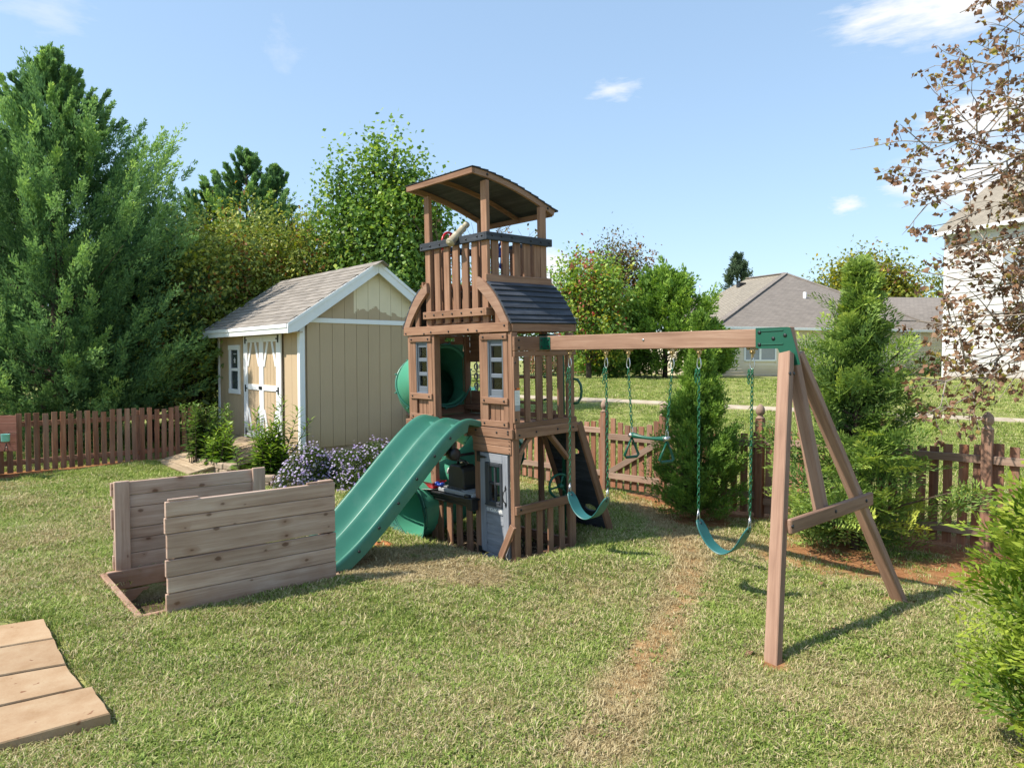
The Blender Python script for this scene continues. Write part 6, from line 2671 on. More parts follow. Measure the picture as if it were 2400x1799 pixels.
# far left: tall dark evergreens behind the fence
G1 = 'evergreens behind the left fence'
G2 = 'evergreens behind the shed'
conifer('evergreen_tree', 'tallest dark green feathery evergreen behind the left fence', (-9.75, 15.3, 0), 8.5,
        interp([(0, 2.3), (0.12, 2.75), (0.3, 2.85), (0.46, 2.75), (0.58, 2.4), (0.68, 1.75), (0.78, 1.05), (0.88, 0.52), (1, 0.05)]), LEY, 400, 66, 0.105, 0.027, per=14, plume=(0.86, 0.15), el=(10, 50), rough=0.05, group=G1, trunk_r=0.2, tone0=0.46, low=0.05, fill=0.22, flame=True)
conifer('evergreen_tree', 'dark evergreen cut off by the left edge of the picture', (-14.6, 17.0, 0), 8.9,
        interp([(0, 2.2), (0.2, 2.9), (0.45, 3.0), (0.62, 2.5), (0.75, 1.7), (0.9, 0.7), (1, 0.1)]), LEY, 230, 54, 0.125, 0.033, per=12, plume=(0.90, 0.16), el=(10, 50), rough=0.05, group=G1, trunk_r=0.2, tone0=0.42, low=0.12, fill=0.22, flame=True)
for (lab, x, y, hh, pr, nb_, tn, gr) in (
        ('pointed evergreen right of the tallest one, above the mixed shrubs', -7.85, 21.2, 8.0, [(0, 2.2), (0.3, 2.2), (0.6, 1.8), (0.75, 1.2), (0.9, 0.55), (1, 0.08)], 170, 0.44, G2),
        ('shorter evergreen tip just right of the pointed one', -7.2, 21.8, 7.75, [(0, 1.5), (0.5, 1.3), (0.75, 0.8), (0.9, 0.42), (1, 0.06)], 100, 0.42, G2),
        ('broad evergreen shoulder between the tallest tree and the pointed one', -8.95, 21.0, 7.0, [(0, 1.8), (0.5, 1.5), (0.75, 1.0), (0.9, 0.5), (1, 0.1)], 90, 0.44, G2),
        ('small evergreen tip over the shed roof ridge', -6.4, 22.5, 6.1, [(0, 1.6), (0.6, 1.1), (0.85, 0.5), (1, 0.08)], 60, 0.40, G2),
        ('low dark evergreen filling the gap beyond the left fence', -12.3, 18.6, 5.6, [(0, 1.9), (0.3, 2.3), (0.6, 1.9), (0.85, 1.0), (1, 0.2)], 110, 0.30, G1),
        ('dark evergreen between the tallest tree and the shed', -10.2, 19.3, 5.6, [(0, 1.9), (0.3, 2.3), (0.6, 1.9), (0.85, 1.0), (1, 0.2)], 110, 0.30, G1),
        ('low dark evergreen leaning over the left fence', -8.5, 16.7, 4.4, [(0, 1.3), (0.3, 1.7), (0.6, 1.4), (0.85, 0.8), (1, 0.2)], 90, 0.30, G1)):
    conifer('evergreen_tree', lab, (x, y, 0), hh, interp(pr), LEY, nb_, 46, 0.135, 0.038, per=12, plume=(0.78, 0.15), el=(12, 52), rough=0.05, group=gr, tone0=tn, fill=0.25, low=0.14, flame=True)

# yard evergreens in front of the right-hand fence
conifer('columnar_evergreen', 'narrow pointed evergreen in front of the picket fence behind the swings', (2.33, 8.85, 0), 2.5,
        interp([(0, 0.36), (0.1, 0.52), (0.22, 0.53), (0.4, 0.40), (0.55, 0.26), (0.68, 0.15), (0.8, 0.075), (1, 0.02)]), CEDAR, 420, 42, 0.066, 0.0125, per=5, plume=(0.25, 0.065), el=(25, 70), kind='plume', tone0=0.40, trunk_r=0.03, low=0.03, fill=0.25)
conifer('cypress_tree', 'bushy bright green cypress beside the A-frame legs', (3.60, 7.40, 0), 2.92,
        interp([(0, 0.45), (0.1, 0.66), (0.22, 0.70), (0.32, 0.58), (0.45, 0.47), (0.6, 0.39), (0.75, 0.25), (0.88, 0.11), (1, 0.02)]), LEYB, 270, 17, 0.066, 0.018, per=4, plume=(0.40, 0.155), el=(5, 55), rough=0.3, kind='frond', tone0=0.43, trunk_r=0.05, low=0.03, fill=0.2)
conifer('cypress_bush', 'lime green cypress close to the camera at the right edge', (3.02, 3.05, 0), 1.86,
        interp([(0, 0.50), (0.15, 0.72), (0.4, 0.80), (0.6, 0.66), (0.8, 0.42), (1, 0.08)]), FORE, 240, 20, 0.055, 0.0175, per=4, plume=(0.38, 0.19), el=(5, 45), kind='frond', tone0=0.5, trunk_r=0.05, low=0.03, fill=0.25)

# right background conifers
conifer('cedar_tree', 'spreading yellow-green cedar left of the beige house', (7.0, 32.5, 1.1), 4.7,
        interp([(0, 1.9), (0.25, 2.5), (0.5, 2.1), (0.75, 1.3), (0.9, 0.7), (1, 0.15)]), CEDAR, 240, 34, 0.22, 0.07, per=5, plume=(0.75, 0.24), el=(5, 50), tone0=0.46, group='trees beyond the lawn')
conifer('cedar_tree', 'low dark cedar spreading over the lawn under the reddish tree', (4.6, 33.0, 1.1), 3.4,
        interp([(0, 1.5), (0.3, 1.9), (0.6, 1.5), (0.9, 0.7), (1, 0.15)]), CEDAR, 170, 32, 0.22, 0.07, per=5, plume=(0.7, 0.24), el=(0, 45), tone0=0.32, group='trees beyond the lawn')
conifer('cedar_tree', 'thin grey-green cedar at the corner of the beige house', (9.3, 33.2, 1.1), 2.5,
        interp([(0, 0.9), (0.4, 1.1), (0.7, 0.7), (1, 0.1)]), CEDAR, 90, 28, 0.2, 0.06, per=5, plume=(0.6, 0.2), el=(10, 60), tone0=0.46, group='trees beyond the lawn')
conifer('evergreen_tree', 'small dark conifer behind the beige house roof', (19.0, 60, 1.1), 9.6,
        interp([(0, 1.6), (0.5, 1.4), (0.8, 0.85), (1, 0.1)]), GREYCON, 110, 26, 0.3, 0.08, per=5, plume=(0.9, 0.3), el=(20, 60), tone0=0.4)


def broadleaf(name, label, base, crowns, mats_n, leaf, aspect=0.62, trunk=(0.12, None), cat='tree', group=None, droop=0.2, twigs=30, shell=0.55, tone=0.5, tvar=0.12, twig_r=0.012, tops=0.0):
    """crowns: list of (centre, radii); mats_n: list of (material, number of leaves). Leaves sit in clumps on twig ends."""
    t = thing(name, label, cat, base, group=group)
    C = np.array([c for c, r_ in crowns], float)
    RR = np.array([r_ for c, r_ in crowns], float)
    vol = RR.prod(1) ** (2 / 3)
    pw = vol / vol.sum()
    first = True
    cl_all = []
    for mi, (mat, n) in enumerate(mats_n):
        ncl = max(6, n // 26)
        which = rng.choice(len(C), ncl, p=pw)
        dirs = rand_unit(ncl)
        rad = rng.uniform(shell, 1.0, ncl) ** 0.6 * (1 + 0.16 * np.sin(dirs[:, 0] * 5 + mi) + 0.14 * np.sin(dirs[:, 2] * 7 + dirs[:, 1] * 4))
        cc = C[which] + dirs * RR[which] * rad[:, None]
        cl_all.append(cc)
        per = n // ncl
        csz = leaf * rng.uniform(1.8, 4.4, ncl)
        up = np.zeros((ncl, 3))
        up[:, 2] = 1
        axis = unit(dirs * 0.7 + np.array([0, 0, 0.55 + 2 * tops]) + rng.normal(0, 0.3, (ncl, 3)))
        P = cc[:, None] + axis[:, None] * (rng.uniform(-1, 1.25, (ncl, per)) * csz[:, None] * 1.35)[..., None] + np.clip(rng.normal(0, 0.42, (ncl, per, 3)), -0.9, 0.9) * csz[:, None, None]
        d = unit(rng.normal(0, 0.8, (ncl, per, 3)) + dirs[:, None] * 0.5 + np.array([0, 0, -droop]))
        nr = unit(rng.normal(0, 0.65, (ncl, per, 3)) + np.array([0, 0, 0.9]) + dirs[:, None] * 0.4)
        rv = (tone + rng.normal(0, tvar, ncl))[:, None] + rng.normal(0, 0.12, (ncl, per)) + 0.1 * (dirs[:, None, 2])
        ll = leaf * rng.uniform(0.65, 1.25, ncl * per)
        kv = kites(P.reshape(-1, 3), d.reshape(-1, 3), ll, ll * aspect, rv.ravel(), 0.10, nr.reshape(-1, 3))
        foliage('crown' if mi == 0 else 'turning_leaves', [kv], mat, t)
    cc = np.concatenate(cl_all)
    m = MB()
    low = C[:, 2].min()
    top = C[np.argmax(C[:, 2])]
    tr_r, tr_t = trunk
    fork = Vector((0, 0, max(0.3, low * 0.45)))
    m.tube([(0, 0, -0.3), tuple(fork * 0.5), tuple(fork)], [tr_r * 1.15, tr_r, tr_r * 0.9], 8)
    limbs = []
    for c, r_ in crowns:
        c = Vector(c)
        b = c + Vector((0, 0, r_[2] * 0.35))
        mid = fork.lerp(b, 0.5) + Vector(rng.normal(0, 0.12, 3)) * r_[0] * 0.4
        pts = catmull([fork, mid, b], 4)
        m.tube(pts, list(np.linspace(tr_r * 0.75, tr_r * 0.18, len(pts))), 6)
        limbs.append(pts)
    for i in rng.choice(len(cc), min(twigs, len(cc)), replace=False):
        e = Vector(cc[i])
        L_ = min((p for l in limbs for p in l), key=lambda p: (p - e).length + 0.6 * max(0, p.z - e.z))
        md = L_.lerp(e, 0.55) + Vector(rng.normal(0, 0.08, 3))
        m.tube([L_, md, e], [twig_r * 2.2, twig_r * 1.4, twig_r * 0.5], 5, caps=False)
    m.build('trunk', BARK, t)
    return t


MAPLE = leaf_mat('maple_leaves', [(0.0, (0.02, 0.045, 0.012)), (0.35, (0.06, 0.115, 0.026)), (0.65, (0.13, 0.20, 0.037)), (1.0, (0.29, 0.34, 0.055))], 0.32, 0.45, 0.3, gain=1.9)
MIXED = leaf_mat('mixed_autumn_leaves', [(0.0, (0.022, 0.035, 0.012)), (0.35, (0.075, 0.105, 0.026)), (0.6, (0.145, 0.17, 0.036)), (0.85, (0.24, 0.235, 0.05)), (1.0, (0.32, 0.29, 0.055))], 0.28, 0.5, 0.3, gain=2.2)
LIMEL = leaf_mat('lime_leaves', [(0.0, (0.08, 0.13, 0.012)), (0.5, (0.19, 0.24, 0.02)), (1.0, (0.34, 0.36, 0.04))], 0.35, 0.5, 0.3)
RUST = leaf_mat('rust_leaves', [(0.0, (0.07, 0.028, 0.012)), (0.5, (0.17, 0.075, 0.025)), (1.0, (0.33, 0.15, 0.035))], 0.28, 0.55, 0.25, gain=1.3)
REDL = leaf_mat('red_leaves', [(0.0, (0.16, 0.03, 0.025)), (0.5, (0.33, 0.075, 0.06)), (1.0, (0.48, 0.2, 0.12))], 0.3, 0.5, 0.25)
OLIVE = leaf_mat('olive_brown_leaves', [(0.0, (0.022, 0.024, 0.012)), (0.45, (0.065, 0.068, 0.026)), (0.75, (0.12, 0.095, 0.04)), (1.0, (0.19, 0.1, 0.06))], 0.28, 0.5, 0.25, gain=1.6)
YELG = leaf_mat('yellow_green_leaves', [(0.0, (0.035, 0.048, 0.01)), (0.45, (0.10, 0.115, 0.016)), (0.75, (0.2, 0.18, 0.022)), (1.0, (0.34, 0.2, 0.03))], 0.32, 0.5, 0.25, gain=2.1)
SHRUBL = leaf_mat('glossy_shrub_leaves', [(0.0, (0.010, 0.024, 0.007)), (0.4, (0.032, 0.068, 0.014)), (0.75, (0.08, 0.13, 0.024)), (1.0, (0.17, 0.22, 0.05))], 0.25, 0.35, 0.45, gain=1.6)

# shrubby trees behind the shed
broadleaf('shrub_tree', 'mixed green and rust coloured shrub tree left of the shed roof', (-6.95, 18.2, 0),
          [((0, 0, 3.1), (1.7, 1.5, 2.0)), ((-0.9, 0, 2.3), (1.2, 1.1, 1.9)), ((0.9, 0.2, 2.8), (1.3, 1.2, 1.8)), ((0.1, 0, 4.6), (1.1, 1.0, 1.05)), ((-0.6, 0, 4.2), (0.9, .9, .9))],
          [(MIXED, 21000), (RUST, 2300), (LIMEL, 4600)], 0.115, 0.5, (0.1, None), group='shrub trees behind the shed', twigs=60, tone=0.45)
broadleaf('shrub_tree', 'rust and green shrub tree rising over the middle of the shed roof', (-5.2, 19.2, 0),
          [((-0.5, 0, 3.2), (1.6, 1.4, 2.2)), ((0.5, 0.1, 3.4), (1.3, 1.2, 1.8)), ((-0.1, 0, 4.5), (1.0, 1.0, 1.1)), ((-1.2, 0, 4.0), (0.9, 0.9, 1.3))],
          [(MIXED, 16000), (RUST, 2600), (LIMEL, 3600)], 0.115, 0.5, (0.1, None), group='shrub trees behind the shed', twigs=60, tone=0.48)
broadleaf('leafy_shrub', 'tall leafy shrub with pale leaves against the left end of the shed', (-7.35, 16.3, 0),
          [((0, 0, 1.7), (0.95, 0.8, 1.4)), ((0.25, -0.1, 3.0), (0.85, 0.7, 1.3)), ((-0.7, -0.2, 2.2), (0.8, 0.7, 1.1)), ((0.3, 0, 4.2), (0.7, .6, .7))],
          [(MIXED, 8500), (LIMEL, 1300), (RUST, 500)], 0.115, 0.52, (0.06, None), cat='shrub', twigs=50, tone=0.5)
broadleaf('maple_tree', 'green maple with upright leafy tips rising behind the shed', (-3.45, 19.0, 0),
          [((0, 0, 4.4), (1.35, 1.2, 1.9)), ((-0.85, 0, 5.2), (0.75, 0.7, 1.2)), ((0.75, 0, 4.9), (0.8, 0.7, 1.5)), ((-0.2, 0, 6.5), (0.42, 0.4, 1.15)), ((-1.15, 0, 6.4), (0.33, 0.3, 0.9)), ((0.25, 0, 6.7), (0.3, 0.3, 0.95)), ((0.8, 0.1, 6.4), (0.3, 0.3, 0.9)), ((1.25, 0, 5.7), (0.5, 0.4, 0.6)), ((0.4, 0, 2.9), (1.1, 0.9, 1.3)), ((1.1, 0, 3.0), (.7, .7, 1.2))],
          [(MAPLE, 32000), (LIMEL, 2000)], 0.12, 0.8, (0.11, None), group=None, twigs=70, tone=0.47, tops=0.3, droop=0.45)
# bare tree between maple and tower
bt = thing('bare_tree', 'almost leafless thin-branched tree showing through the tower top', 'tree', (-1.75, 19.6, 0))
m = MB()
tips = []


def grow(p, d, L, r_, depth):
    n = 3
    pts = [p]
    q = p.copy()
    for i in range(n):
        d = (d + Vector(rng.normal(0, 0.13, 3))).normalized()
        q = q + d * L / n
        pts.append(q.copy())
    m.tube(pts, list(np.linspace(r_, r_ * 0.55, n + 1)), 5, caps=False)
    if depth == 0:
        tips.append(q)
        return
    for k in range(2 if depth > 1 else 3):
        nd_ = (d + Vector(rng.normal(0, 0.42, 3)) + Vector((0, 0, 0.12))).normalized()
        grow(q, nd_, L * rng.uniform(0.6, 0.85), r_ * 0.55, depth - 1)


for k in range(6):
    grow(Vector((rng.normal(0, .1), 0, 0)), Vector((rng.normal(0, .18), rng.normal(0, .15), 1)).normalized(), 2.4, 0.035, 3)
m.build('trunk', BARK, bt)
tp = np.array([tuple(t_) for t_ in tips])
P = (tp[:, None] + rng.normal(0, 0.16, (len(tp), 5, 3))).reshape(-1, 3)
P = P[P[:, 2] < 5.6]
ll = rng.uniform(0.07, 0.12, len(P))
foliage('crown', [kites(P, rand_unit(len(P)), ll, ll * 0.6, rng.uniform(0, 1, len(P)), 0.1)], OLIVE, bt)

# trees beyond the lawn
broadleaf('maple_tree', 'yellow-green maple with a few red leaves right of the tower', (3.3, 30.5, 1.0),
          [((0, 0, 2.9), (1.5, 1.4, 1.9)), ((-0.55, 0, 4.0), (0.75, 0.7, 1.0)), ((0.5, 0, 3.9), (1.0, 0.9, 1.1)), ((0.9, -.3, 1.8), (0.9, 0.8, 1.0)), ((-.8, 0, 5.0), (.22, .2, .5))],
          [(MAPLE, 8500), (YELG, 1900), (REDL, 520)], 0.15, 0.8, (0.12, None), group='trees beyond the lawn', twigs=50, tone=0.55, shell=0.5)
broadleaf('oak_tree', 'olive-brown round tree with thinning top, right of the maple', (5.1, 35.0, 1.1),
          [((0, 0, 3.5), (2.1, 1.9, 2.2)), ((-0.8, 0, 4.8), (1.2, 1.1, 1.4)), ((0.7, 0, 4.9), (1.4, 1.2, 1.3)), ((0.1, 0, 5.6), (1.1, 1.0, 0.9)), ((1.5, 0, 4.0), (0.9, 0.9, 1.3))],
          [(OLIVE, 10500), (RUST, 1500)], 0.15, 0.6, (0.13, None), group='trees beyond the lawn', twigs=110, tone=0.5, shell=0.35, twig_r=0.014)
broadleaf('oak_tree', 'round yellowing tree standing behind the beige house', (29.0, 58, 1.1),
          [((0, 0, 5.6), (3.6, 3, 2.3)), ((-1.4, 0, 6.4), (2.0, 2, 1.5)), ((1.4, 0, 6.0), (2.4, 2, 1.3)), ((-0.2, 0, 7.4), (1.7, 1.6, 0.9)), ((3.5, 0, 4.3), (1.6, 1.3, 1.2))],
          [(YELG, 17000), (RUST, 1200)], 0.32, 0.6, (0.22, None), twigs=60, tone=0.42, shell=0.4)
broadleaf('oak_tree', 'sliver of green tree at the corner of the white house', (36.5, 60, 1.1),
          [((0, 0, 5.0), (1.6, 1.4, 2.6))], [(YELG, 2000)], 0.34, 0.6, (0.2, None), twigs=20, tone=0.3)
broadleaf('garden_shrub', 'small dark shrub at the base of the beige house near its right end', (20.6, 36.4, 1.05),
          [((0, 0, 0.35), (1.3, 0.6, 0.5)), ((0.7, 0, 0.5), (0.7, .5, 0.5))], [(SHRUBL, 2200)], 0.11, 0.5, (0.04, None), cat='shrub', twigs=10, tone=0.4)
broadleaf('garden_shrub', 'low dark shrub under the trees left of the cedar', (1.9, 36, 1.1),
          [((0, 0, 0.4), (1.0, 0.8, 0.6))], [(SHRUBL, 1600)], 0.13, 0.5, (0.04, None), cat='shrub', twigs=10, tone=0.25)
# shade trees that close the view between the tower posts
broadleaf('shade_tree', 'dark leafy tree seen between the tower posts, over the board fence', (-1.0, 38.0, 1.1),
          [((0, 0, 3.6), (2.8, 2.2, 2.6)), ((2.4, 1, 3.4), (2.0, 1.8, 2.2)), ((-2.8, 0, 3.3), (2.2, 1.8, 2.4))], [(MAPLE, 8000)], 0.2, 0.7, (0.15, None), group='trees beyond the lawn', twigs=40, tone=0.4, shell=0.3)


# ---- flowers and shrubs by the shed
def leafy_stems(name, label, cat, base, stems, mat, leaf, aspect, n_leaf, flop=0.15, stem_mat=None, twist=2.4, tone=0.5, shrink=0.6):
    """stems: list of (offset xy, lean xy, height). Lance leaves in a spiral up each stem."""
    t = thing(name, label, cat, base)
    m = MB()
    parts = []
    for (ox, oy), (lx, ly), h in stems:
        k = np.linspace(0.08, 1.0, n_leaf) ** 0.9
        c = np.stack([ox + lx * k ** 1.5, oy + ly * k ** 1.5, h * k], -1)
        a = np.arange(n_leaf) * twist + rng.uniform(0, 6)
        e = 0.75 - 0.95 * (1 - k)
        d = np.stack([np.cos(a), np.sin(a), e + rng.normal(0, .15, n_leaf) - flop], -1)
        ll = leaf * (1.15 - shrink * k) * rng.uniform(0.75, 1.2, n_leaf)
        nr = unit(np.stack([-np.cos(a) * 0.5, -np.sin(a) * 0.5, np.ones(n_leaf)], -1) + rng.normal(0, .25, (n_leaf, 3)))
        parts.append(kites(c, unit(d), ll, ll * aspect, tone + rng.normal(0, .13, n_leaf) + 0.15 * (k - .5), 0.05, nr))
        m.tube([(ox, oy, -0.05), (ox + lx * .35, oy + ly * .35, h * .5), (ox + lx, oy + ly, h)], [0.008, 0.006, 0.003], 5, caps=False)
    foliage('leaves', parts, mat, t)
    m.build('stems', stem_mat or BARK, t)
    return t


LANCE = leaf_mat('lance_leaves', [(0.0, (0.025, 0.05, 0.010)), (0.4, (0.06, 0.11, 0.018)), (0.7, (0.13, 0.19, 0.026)), (1.0, (0.26, 0.31, 0.05))], 0.35, 0.4, 0.4, gain=1.9)
st = [((rng.normal(0, .13), rng.normal(0, .10)), (rng.normal(0, .15), rng.normal(0, .10)), rng.uniform(0.55, 0.95)) for _ in range(34)]
st += [((0.05, 0), (0.12, 0), 1.38), ((0.15, 0), (0.3, 0), 1.18), ((-0.1, 0), (-0.15, 0), 1.15), ((-0.05, .05), (-0.28, 0), 1.08), ((0.2, .05), (0.42, 0), 0.98), ((0, 0), (0, .1), 1.2)]
leafy_stems('tall_leafy_plant', 'tall plant with narrow pointed leaves between the shed doors and the purple flowers', 'plant', gnd(640, 1122), st, LANCE, 0.25, 0.23, 44)
st = [((rng.normal(0, .13), rng.normal(0, .12)), (rng.normal(0, .13), rng.normal(0, .12)), rng.uniform(0.35, 0.75)) for _ in range(26)]
leafy_stems('leafy_shrub', 'low yellow-green leafy shrub inside the block edging by the shed window', 'shrub', (-5.2, 12.6, 0.13), st, LANCE, 0.16, 0.40, 40, tone=0.5)
st = [((rng.normal(0, .16), rng.normal(0, .12)), (rng.normal(0, .14), rng.normal(0, .12)), rng.uniform(0.6, 1.08)) for _ in range(32)]
leafy_stems('leafy_shrub', 'dark green upright shrub behind the block edging, nearest the left fence', 'shrub', (-5.55, 13.0, 0.13), st, SHRUBL, 0.15, 0.45, 60, tone=0.6)

PETAL = leaf_mat('purple_aster_petals', [(0.0, (0.24, 0.17, 0.40)), (0.5, (0.44, 0.35, 0.58)), (1.0, (0.66, 0.58, 0.70))], 0.25, 0.6, 0.2, gain=1.25)
ASTERL = leaf_mat('aster_leaves', [(0.0, (0.014, 0.026, 0.010)), (0.5, (0.055, 0.085, 0.024)), (1.0, (0.13, 0.15, 0.045))], 0.3, 0.55, 0.2, gain=1.6)


def aster(label, base, domes, n_leaf, n_fl):
    t = thing('aster_bush', label, 'flower bush', base, group='purple asters by the shed')
    lp, fp = [], []
    A = np.array([d_[1][0] * d_[1][2] for d_ in domes])
    for (c, r_), w_ in zip(domes, A / A.sum()):
        n = int(n_leaf * w_)
        d = rand_unit(n)
        d[:, 2] = np.abs(d[:, 2]) * 1.0 - 0.15
        rad = rng.uniform(0.25, 1.0, n) ** 0.5
        P = np.array(c) + d * np.array(r_) * rad[:, None]
        P[:, 2] = np.maximum(P[:, 2], 0.0)
        dd = unit(d + rng.normal(0, .5, (n, 3)) + np.array([0, 0, .4]))
        ll = rng.uniform(0.03, 0.06, n)
        lp.append(kites(P, dd, ll, ll * 0.24, 0.45 + 0.35 * (rad - .7) + rng.normal(0, .15, n)))
        n = int(n_fl * w_)
        d = rand_unit(n)
        d[:, 2] = np.abs(d[:, 2]) * 1.0 - 0.2
        d = unit(d)
        lump_ = 1 + 0.10 * np.sin(d[:, 0] * 9 + c[0] * 7) + 0.08 * np.sin(d[:, 1] * 11 + d[:, 2] * 7)
        P = np.array(c) + d * np.array(r_) * (rng.uniform(0.86, 1.07, n) * lump_)[:, None]
        P[:, 2] = np.maximum(P[:, 2], 0.02)
        ax = unit(d + np.array([0, -0.2, .5]) + rng.normal(0, .35, (n, 3)))
        u_ = unit(np.cross(ax, rand_unit(n)))
        v_ = np.cross(ax, u_)
        tone = rng.uniform(0.15, 0.95, n)
        rr = rng.uniform(0.015, 0.023, n)
        for k in range(4):
            a = k * PI / 4
            dd = u_ * math.cos(a) + v_ * math.sin(a)
            fp.append(kites(P - dd * rr[:, None], dd, rr * 2, rr * 0.75, tone + rng.normal(0, .06, n), 0, ax))
    foliage('leaves', lp, ASTERL, t)
    foliage('flowers', fp, PETAL, t)


aster('rounded purple aster bush next to the tall leafy plant', gnd(715, 1146), [((0, 0.15, 0.2), (0.36, 0.3, 0.50)), ((-0.12, 0.0, 0.05), (0.36, 0.3, 0.42)), ((0.12, 0.1, 0.38), (0.2, 0.2, 0.30))], 11000, 950)
aster('wide purple aster bush between the first one and the wave slide', gnd(815, 1142), [((0.0, 0.2, 0.2), (0.45, 0.35, 0.42)), ((0.38, 0.25, 0.32), (0.32, 0.3, 0.42)), ((-0.3, 0.1, 0.1), (0.3, 0.3, 0.40)), ((0.12, -0.05, 0.0), (0.5, 0.3, 0.32))], 16000, 1250)

# ---- dead-leaved tree reaching in from the right
DEADL = leaf_mat('curled_brown_leaves', [(0.0, (0.11, 0.055, 0.036)), (0.4, (0.25, 0.14, 0.085)), (0.75, (0.38, 0.235, 0.145)), (0.86, (0.36, 0.27, 0.08)), (1.0, (0.32, 0.30, 0.06))], 0.3, 0.6, 0.25)
br_t = thing('brown_leaved_tree', 'tree with curled brown leaves reaching in from the right edge', 'tree', (7.3, 7.9, 0))
m = MB()
o = Vector((7.3, 7.9, 0))
trunk_pts = [Vector((0, 0, -0.2)), Vector((-0.1, 0, 1.6)), Vector((-0.05, 0.05, 3.4)), Vector((-0.12, 0, 5.2)), Vector((-0.2, 0, 7.2))]
m.tube(catmull(trunk_pts, 4), list(np.linspace(0.13, 0.03, 17)), 10)
leafP, leafD = [], []


def trunk_at(z):
    for a, b in zip(trunk_pts[:-1], trunk_pts[1:]):
        if a.z <= z <= b.z:
            return a.lerp(b, (z - a.z) / (b.z - a.z))
    return trunk_pts[-1]


def branch(p0, p1, r_, sag, depth, dens):
    """curved branch with side twigs carrying leaves"""
    L = (p1 - p0).length
    md = p0.lerp(p1, 0.5) + Vector((0, 0, sag * L)) + Vector(rng.normal(0, 0.04, 3)) * L
    pts = catmull([p0, p0.lerp(md, 0.5) + Vector((0, 0, sag * L * .3)), md, md.lerp(p1, .5) + Vector(rng.normal(0, 0.02, 3)) * L, p1], 4)
    m.tube(pts, list(np.linspace(r_, max(0.002, r_ * 0.22), len(pts))), 5 if r_ > .006 else 4, caps=False)
    d0 = (p1 - p0).normalized()
    n = int(L * dens)
    for i in range(n):
        k = rng.uniform(0.22, 1.0)
        j = min(int(k * (len(pts) - 1)), len(pts) - 2)
        q = pts[j].lerp(pts[j + 1], k * (len(pts) - 1) - j)
        dv = (d0 * 0.8 + Vector(rng.normal(0, 0.75, 3))).normalized()
        if depth > 0:
            ln = rng.uniform(0.18, 0.5) * L * (1.15 - k * 0.6)
            ln = min(ln, 0.9)
            branch(q, q + dv * ln, r_ * 0.4, rng.uniform(-.05, .06), depth - 1, dens * (1.9 if depth == 2 else 2.6))
        else:
            for _ in range(1 if rng.uniform() < 0.6 else 3):
                leafP.append(q + Vector(rng.normal(0, .022, 3)))
                leafD.append(dv + Vector(rng.normal(0, .4, 3)) + Vector((0, 0, -0.5)))
    if depth == 0:
        for _ in range(3):
            leafP.append(p1 + Vector(rng.normal(0, .02, 3)))
            leafD.append(d0 + Vector(rng.normal(0, .6, 3)) + Vector((0, 0, -.3)))


targets = [(2250, 30, 7.2, 7.0), (2300, 120, 7.6, 6.6), (2150, 360, 7.1, 4.9), (2170, 480, 7.5, 4.3), (2215, 300, 7.3, 5.1), (2230, 430, 7.0, 4.4), (2225, 580, 7.3, 3.7), (2165, 770, 7.2, 2.9), (2190, 720, 7.6, 3.2), (2205, 900, 6.9, 2.3),
           (2250, 660, 7.4, 3.5), (2260, 840, 7.0, 2.6), (2320, 560, 7.2, 4.0), (2340, 250, 7.4, 5.5), (2330, 760, 7.3, 3.0), (2300, 690, 7.5, 3.3), (2370, 450, 7.3, 4.6), (2350, 880, 7.1, 2.5), (2270, 930, 7.0, 2.2), (2320, 820, 7.5, 2.8), (2380, 770, 7.2, 3.0), (2240, 760, 7.5, 3.1), (2390, 560, 7.5, 4.0), (2400, 700, 7.2, 3.3), (2410, 350, 7.3, 4.9), (2400, 850, 7.1, 2.7), (2360, 620, 7.6, 3.7), (2380, 150, 7.3, 6.2), (2290, 600, 7.0, 3.7), (2280, 500, 7.6, 4.3), (2230, 210, 7.6, 5.8), (2380, 640, 7.2, 3.7)]
for (px, py, Y, hz) in targets:
    tip = at(px, py, Y) - o
    branch(trunk_at(min(hz, 7)), tip, 0.019, rng.uniform(-0.04, 0.05), 2, 3.2)
m.build('branches', TWIG, br_t)
P = np.array([tuple(p) for p in leafP])
D = unit(np.array([tuple(d_) for d_ in leafD]))
n = len(P)
nr = rand_unit(n)
side = unit(np.cross(D, nr))
up = np.cross(side, D)
L_ = rng.uniform(0.04, 0.078, n)[:, None]
W_ = L_ * rng.uniform(0.55, 1.0, (n, 1))
cu = rng.uniform(0.1, 0.55, (n, 1))
S0 = P + D * L_ * 0.25
V = np.stack([S0, S0 + D * L_ * .35 + side * W_ * .55 + up * L_ * cu, S0 + D * L_ * .62 + side * W_ * .3 + up * L_ * cu * .5, S0 + D * L_ + up * L_ * cu * .9,
              S0 + D * L_ * .62 - side * W_ * .3 + up * L_ * cu * .5, S0 + D * L_ * .35 - side * W_ * .55 + up * L_ * cu, S0 + D * L_ * 0.5], 1).reshape(-1, 3)
b_ = np.arange(n)[:, None] * 7
F = np.concatenate([b_ + np.array([[0, 1, 2, 6]]), b_ + np.array([[6, 2, 3, 4]]), b_ + np.array([[0, 6, 4, 5]])])
rv = np.repeat(np.clip(np.where(rng.uniform(0, 1, n) < 0.16, rng.uniform(0.8, 1.0, n), rng.normal(0.45, 0.18, n)), 0, 1), 7)
link('leaves', make_mesh('leaves', V, F, DEADL, {'rv': ('FLOAT', rv)}), br_t)
print('dead leaves', n)
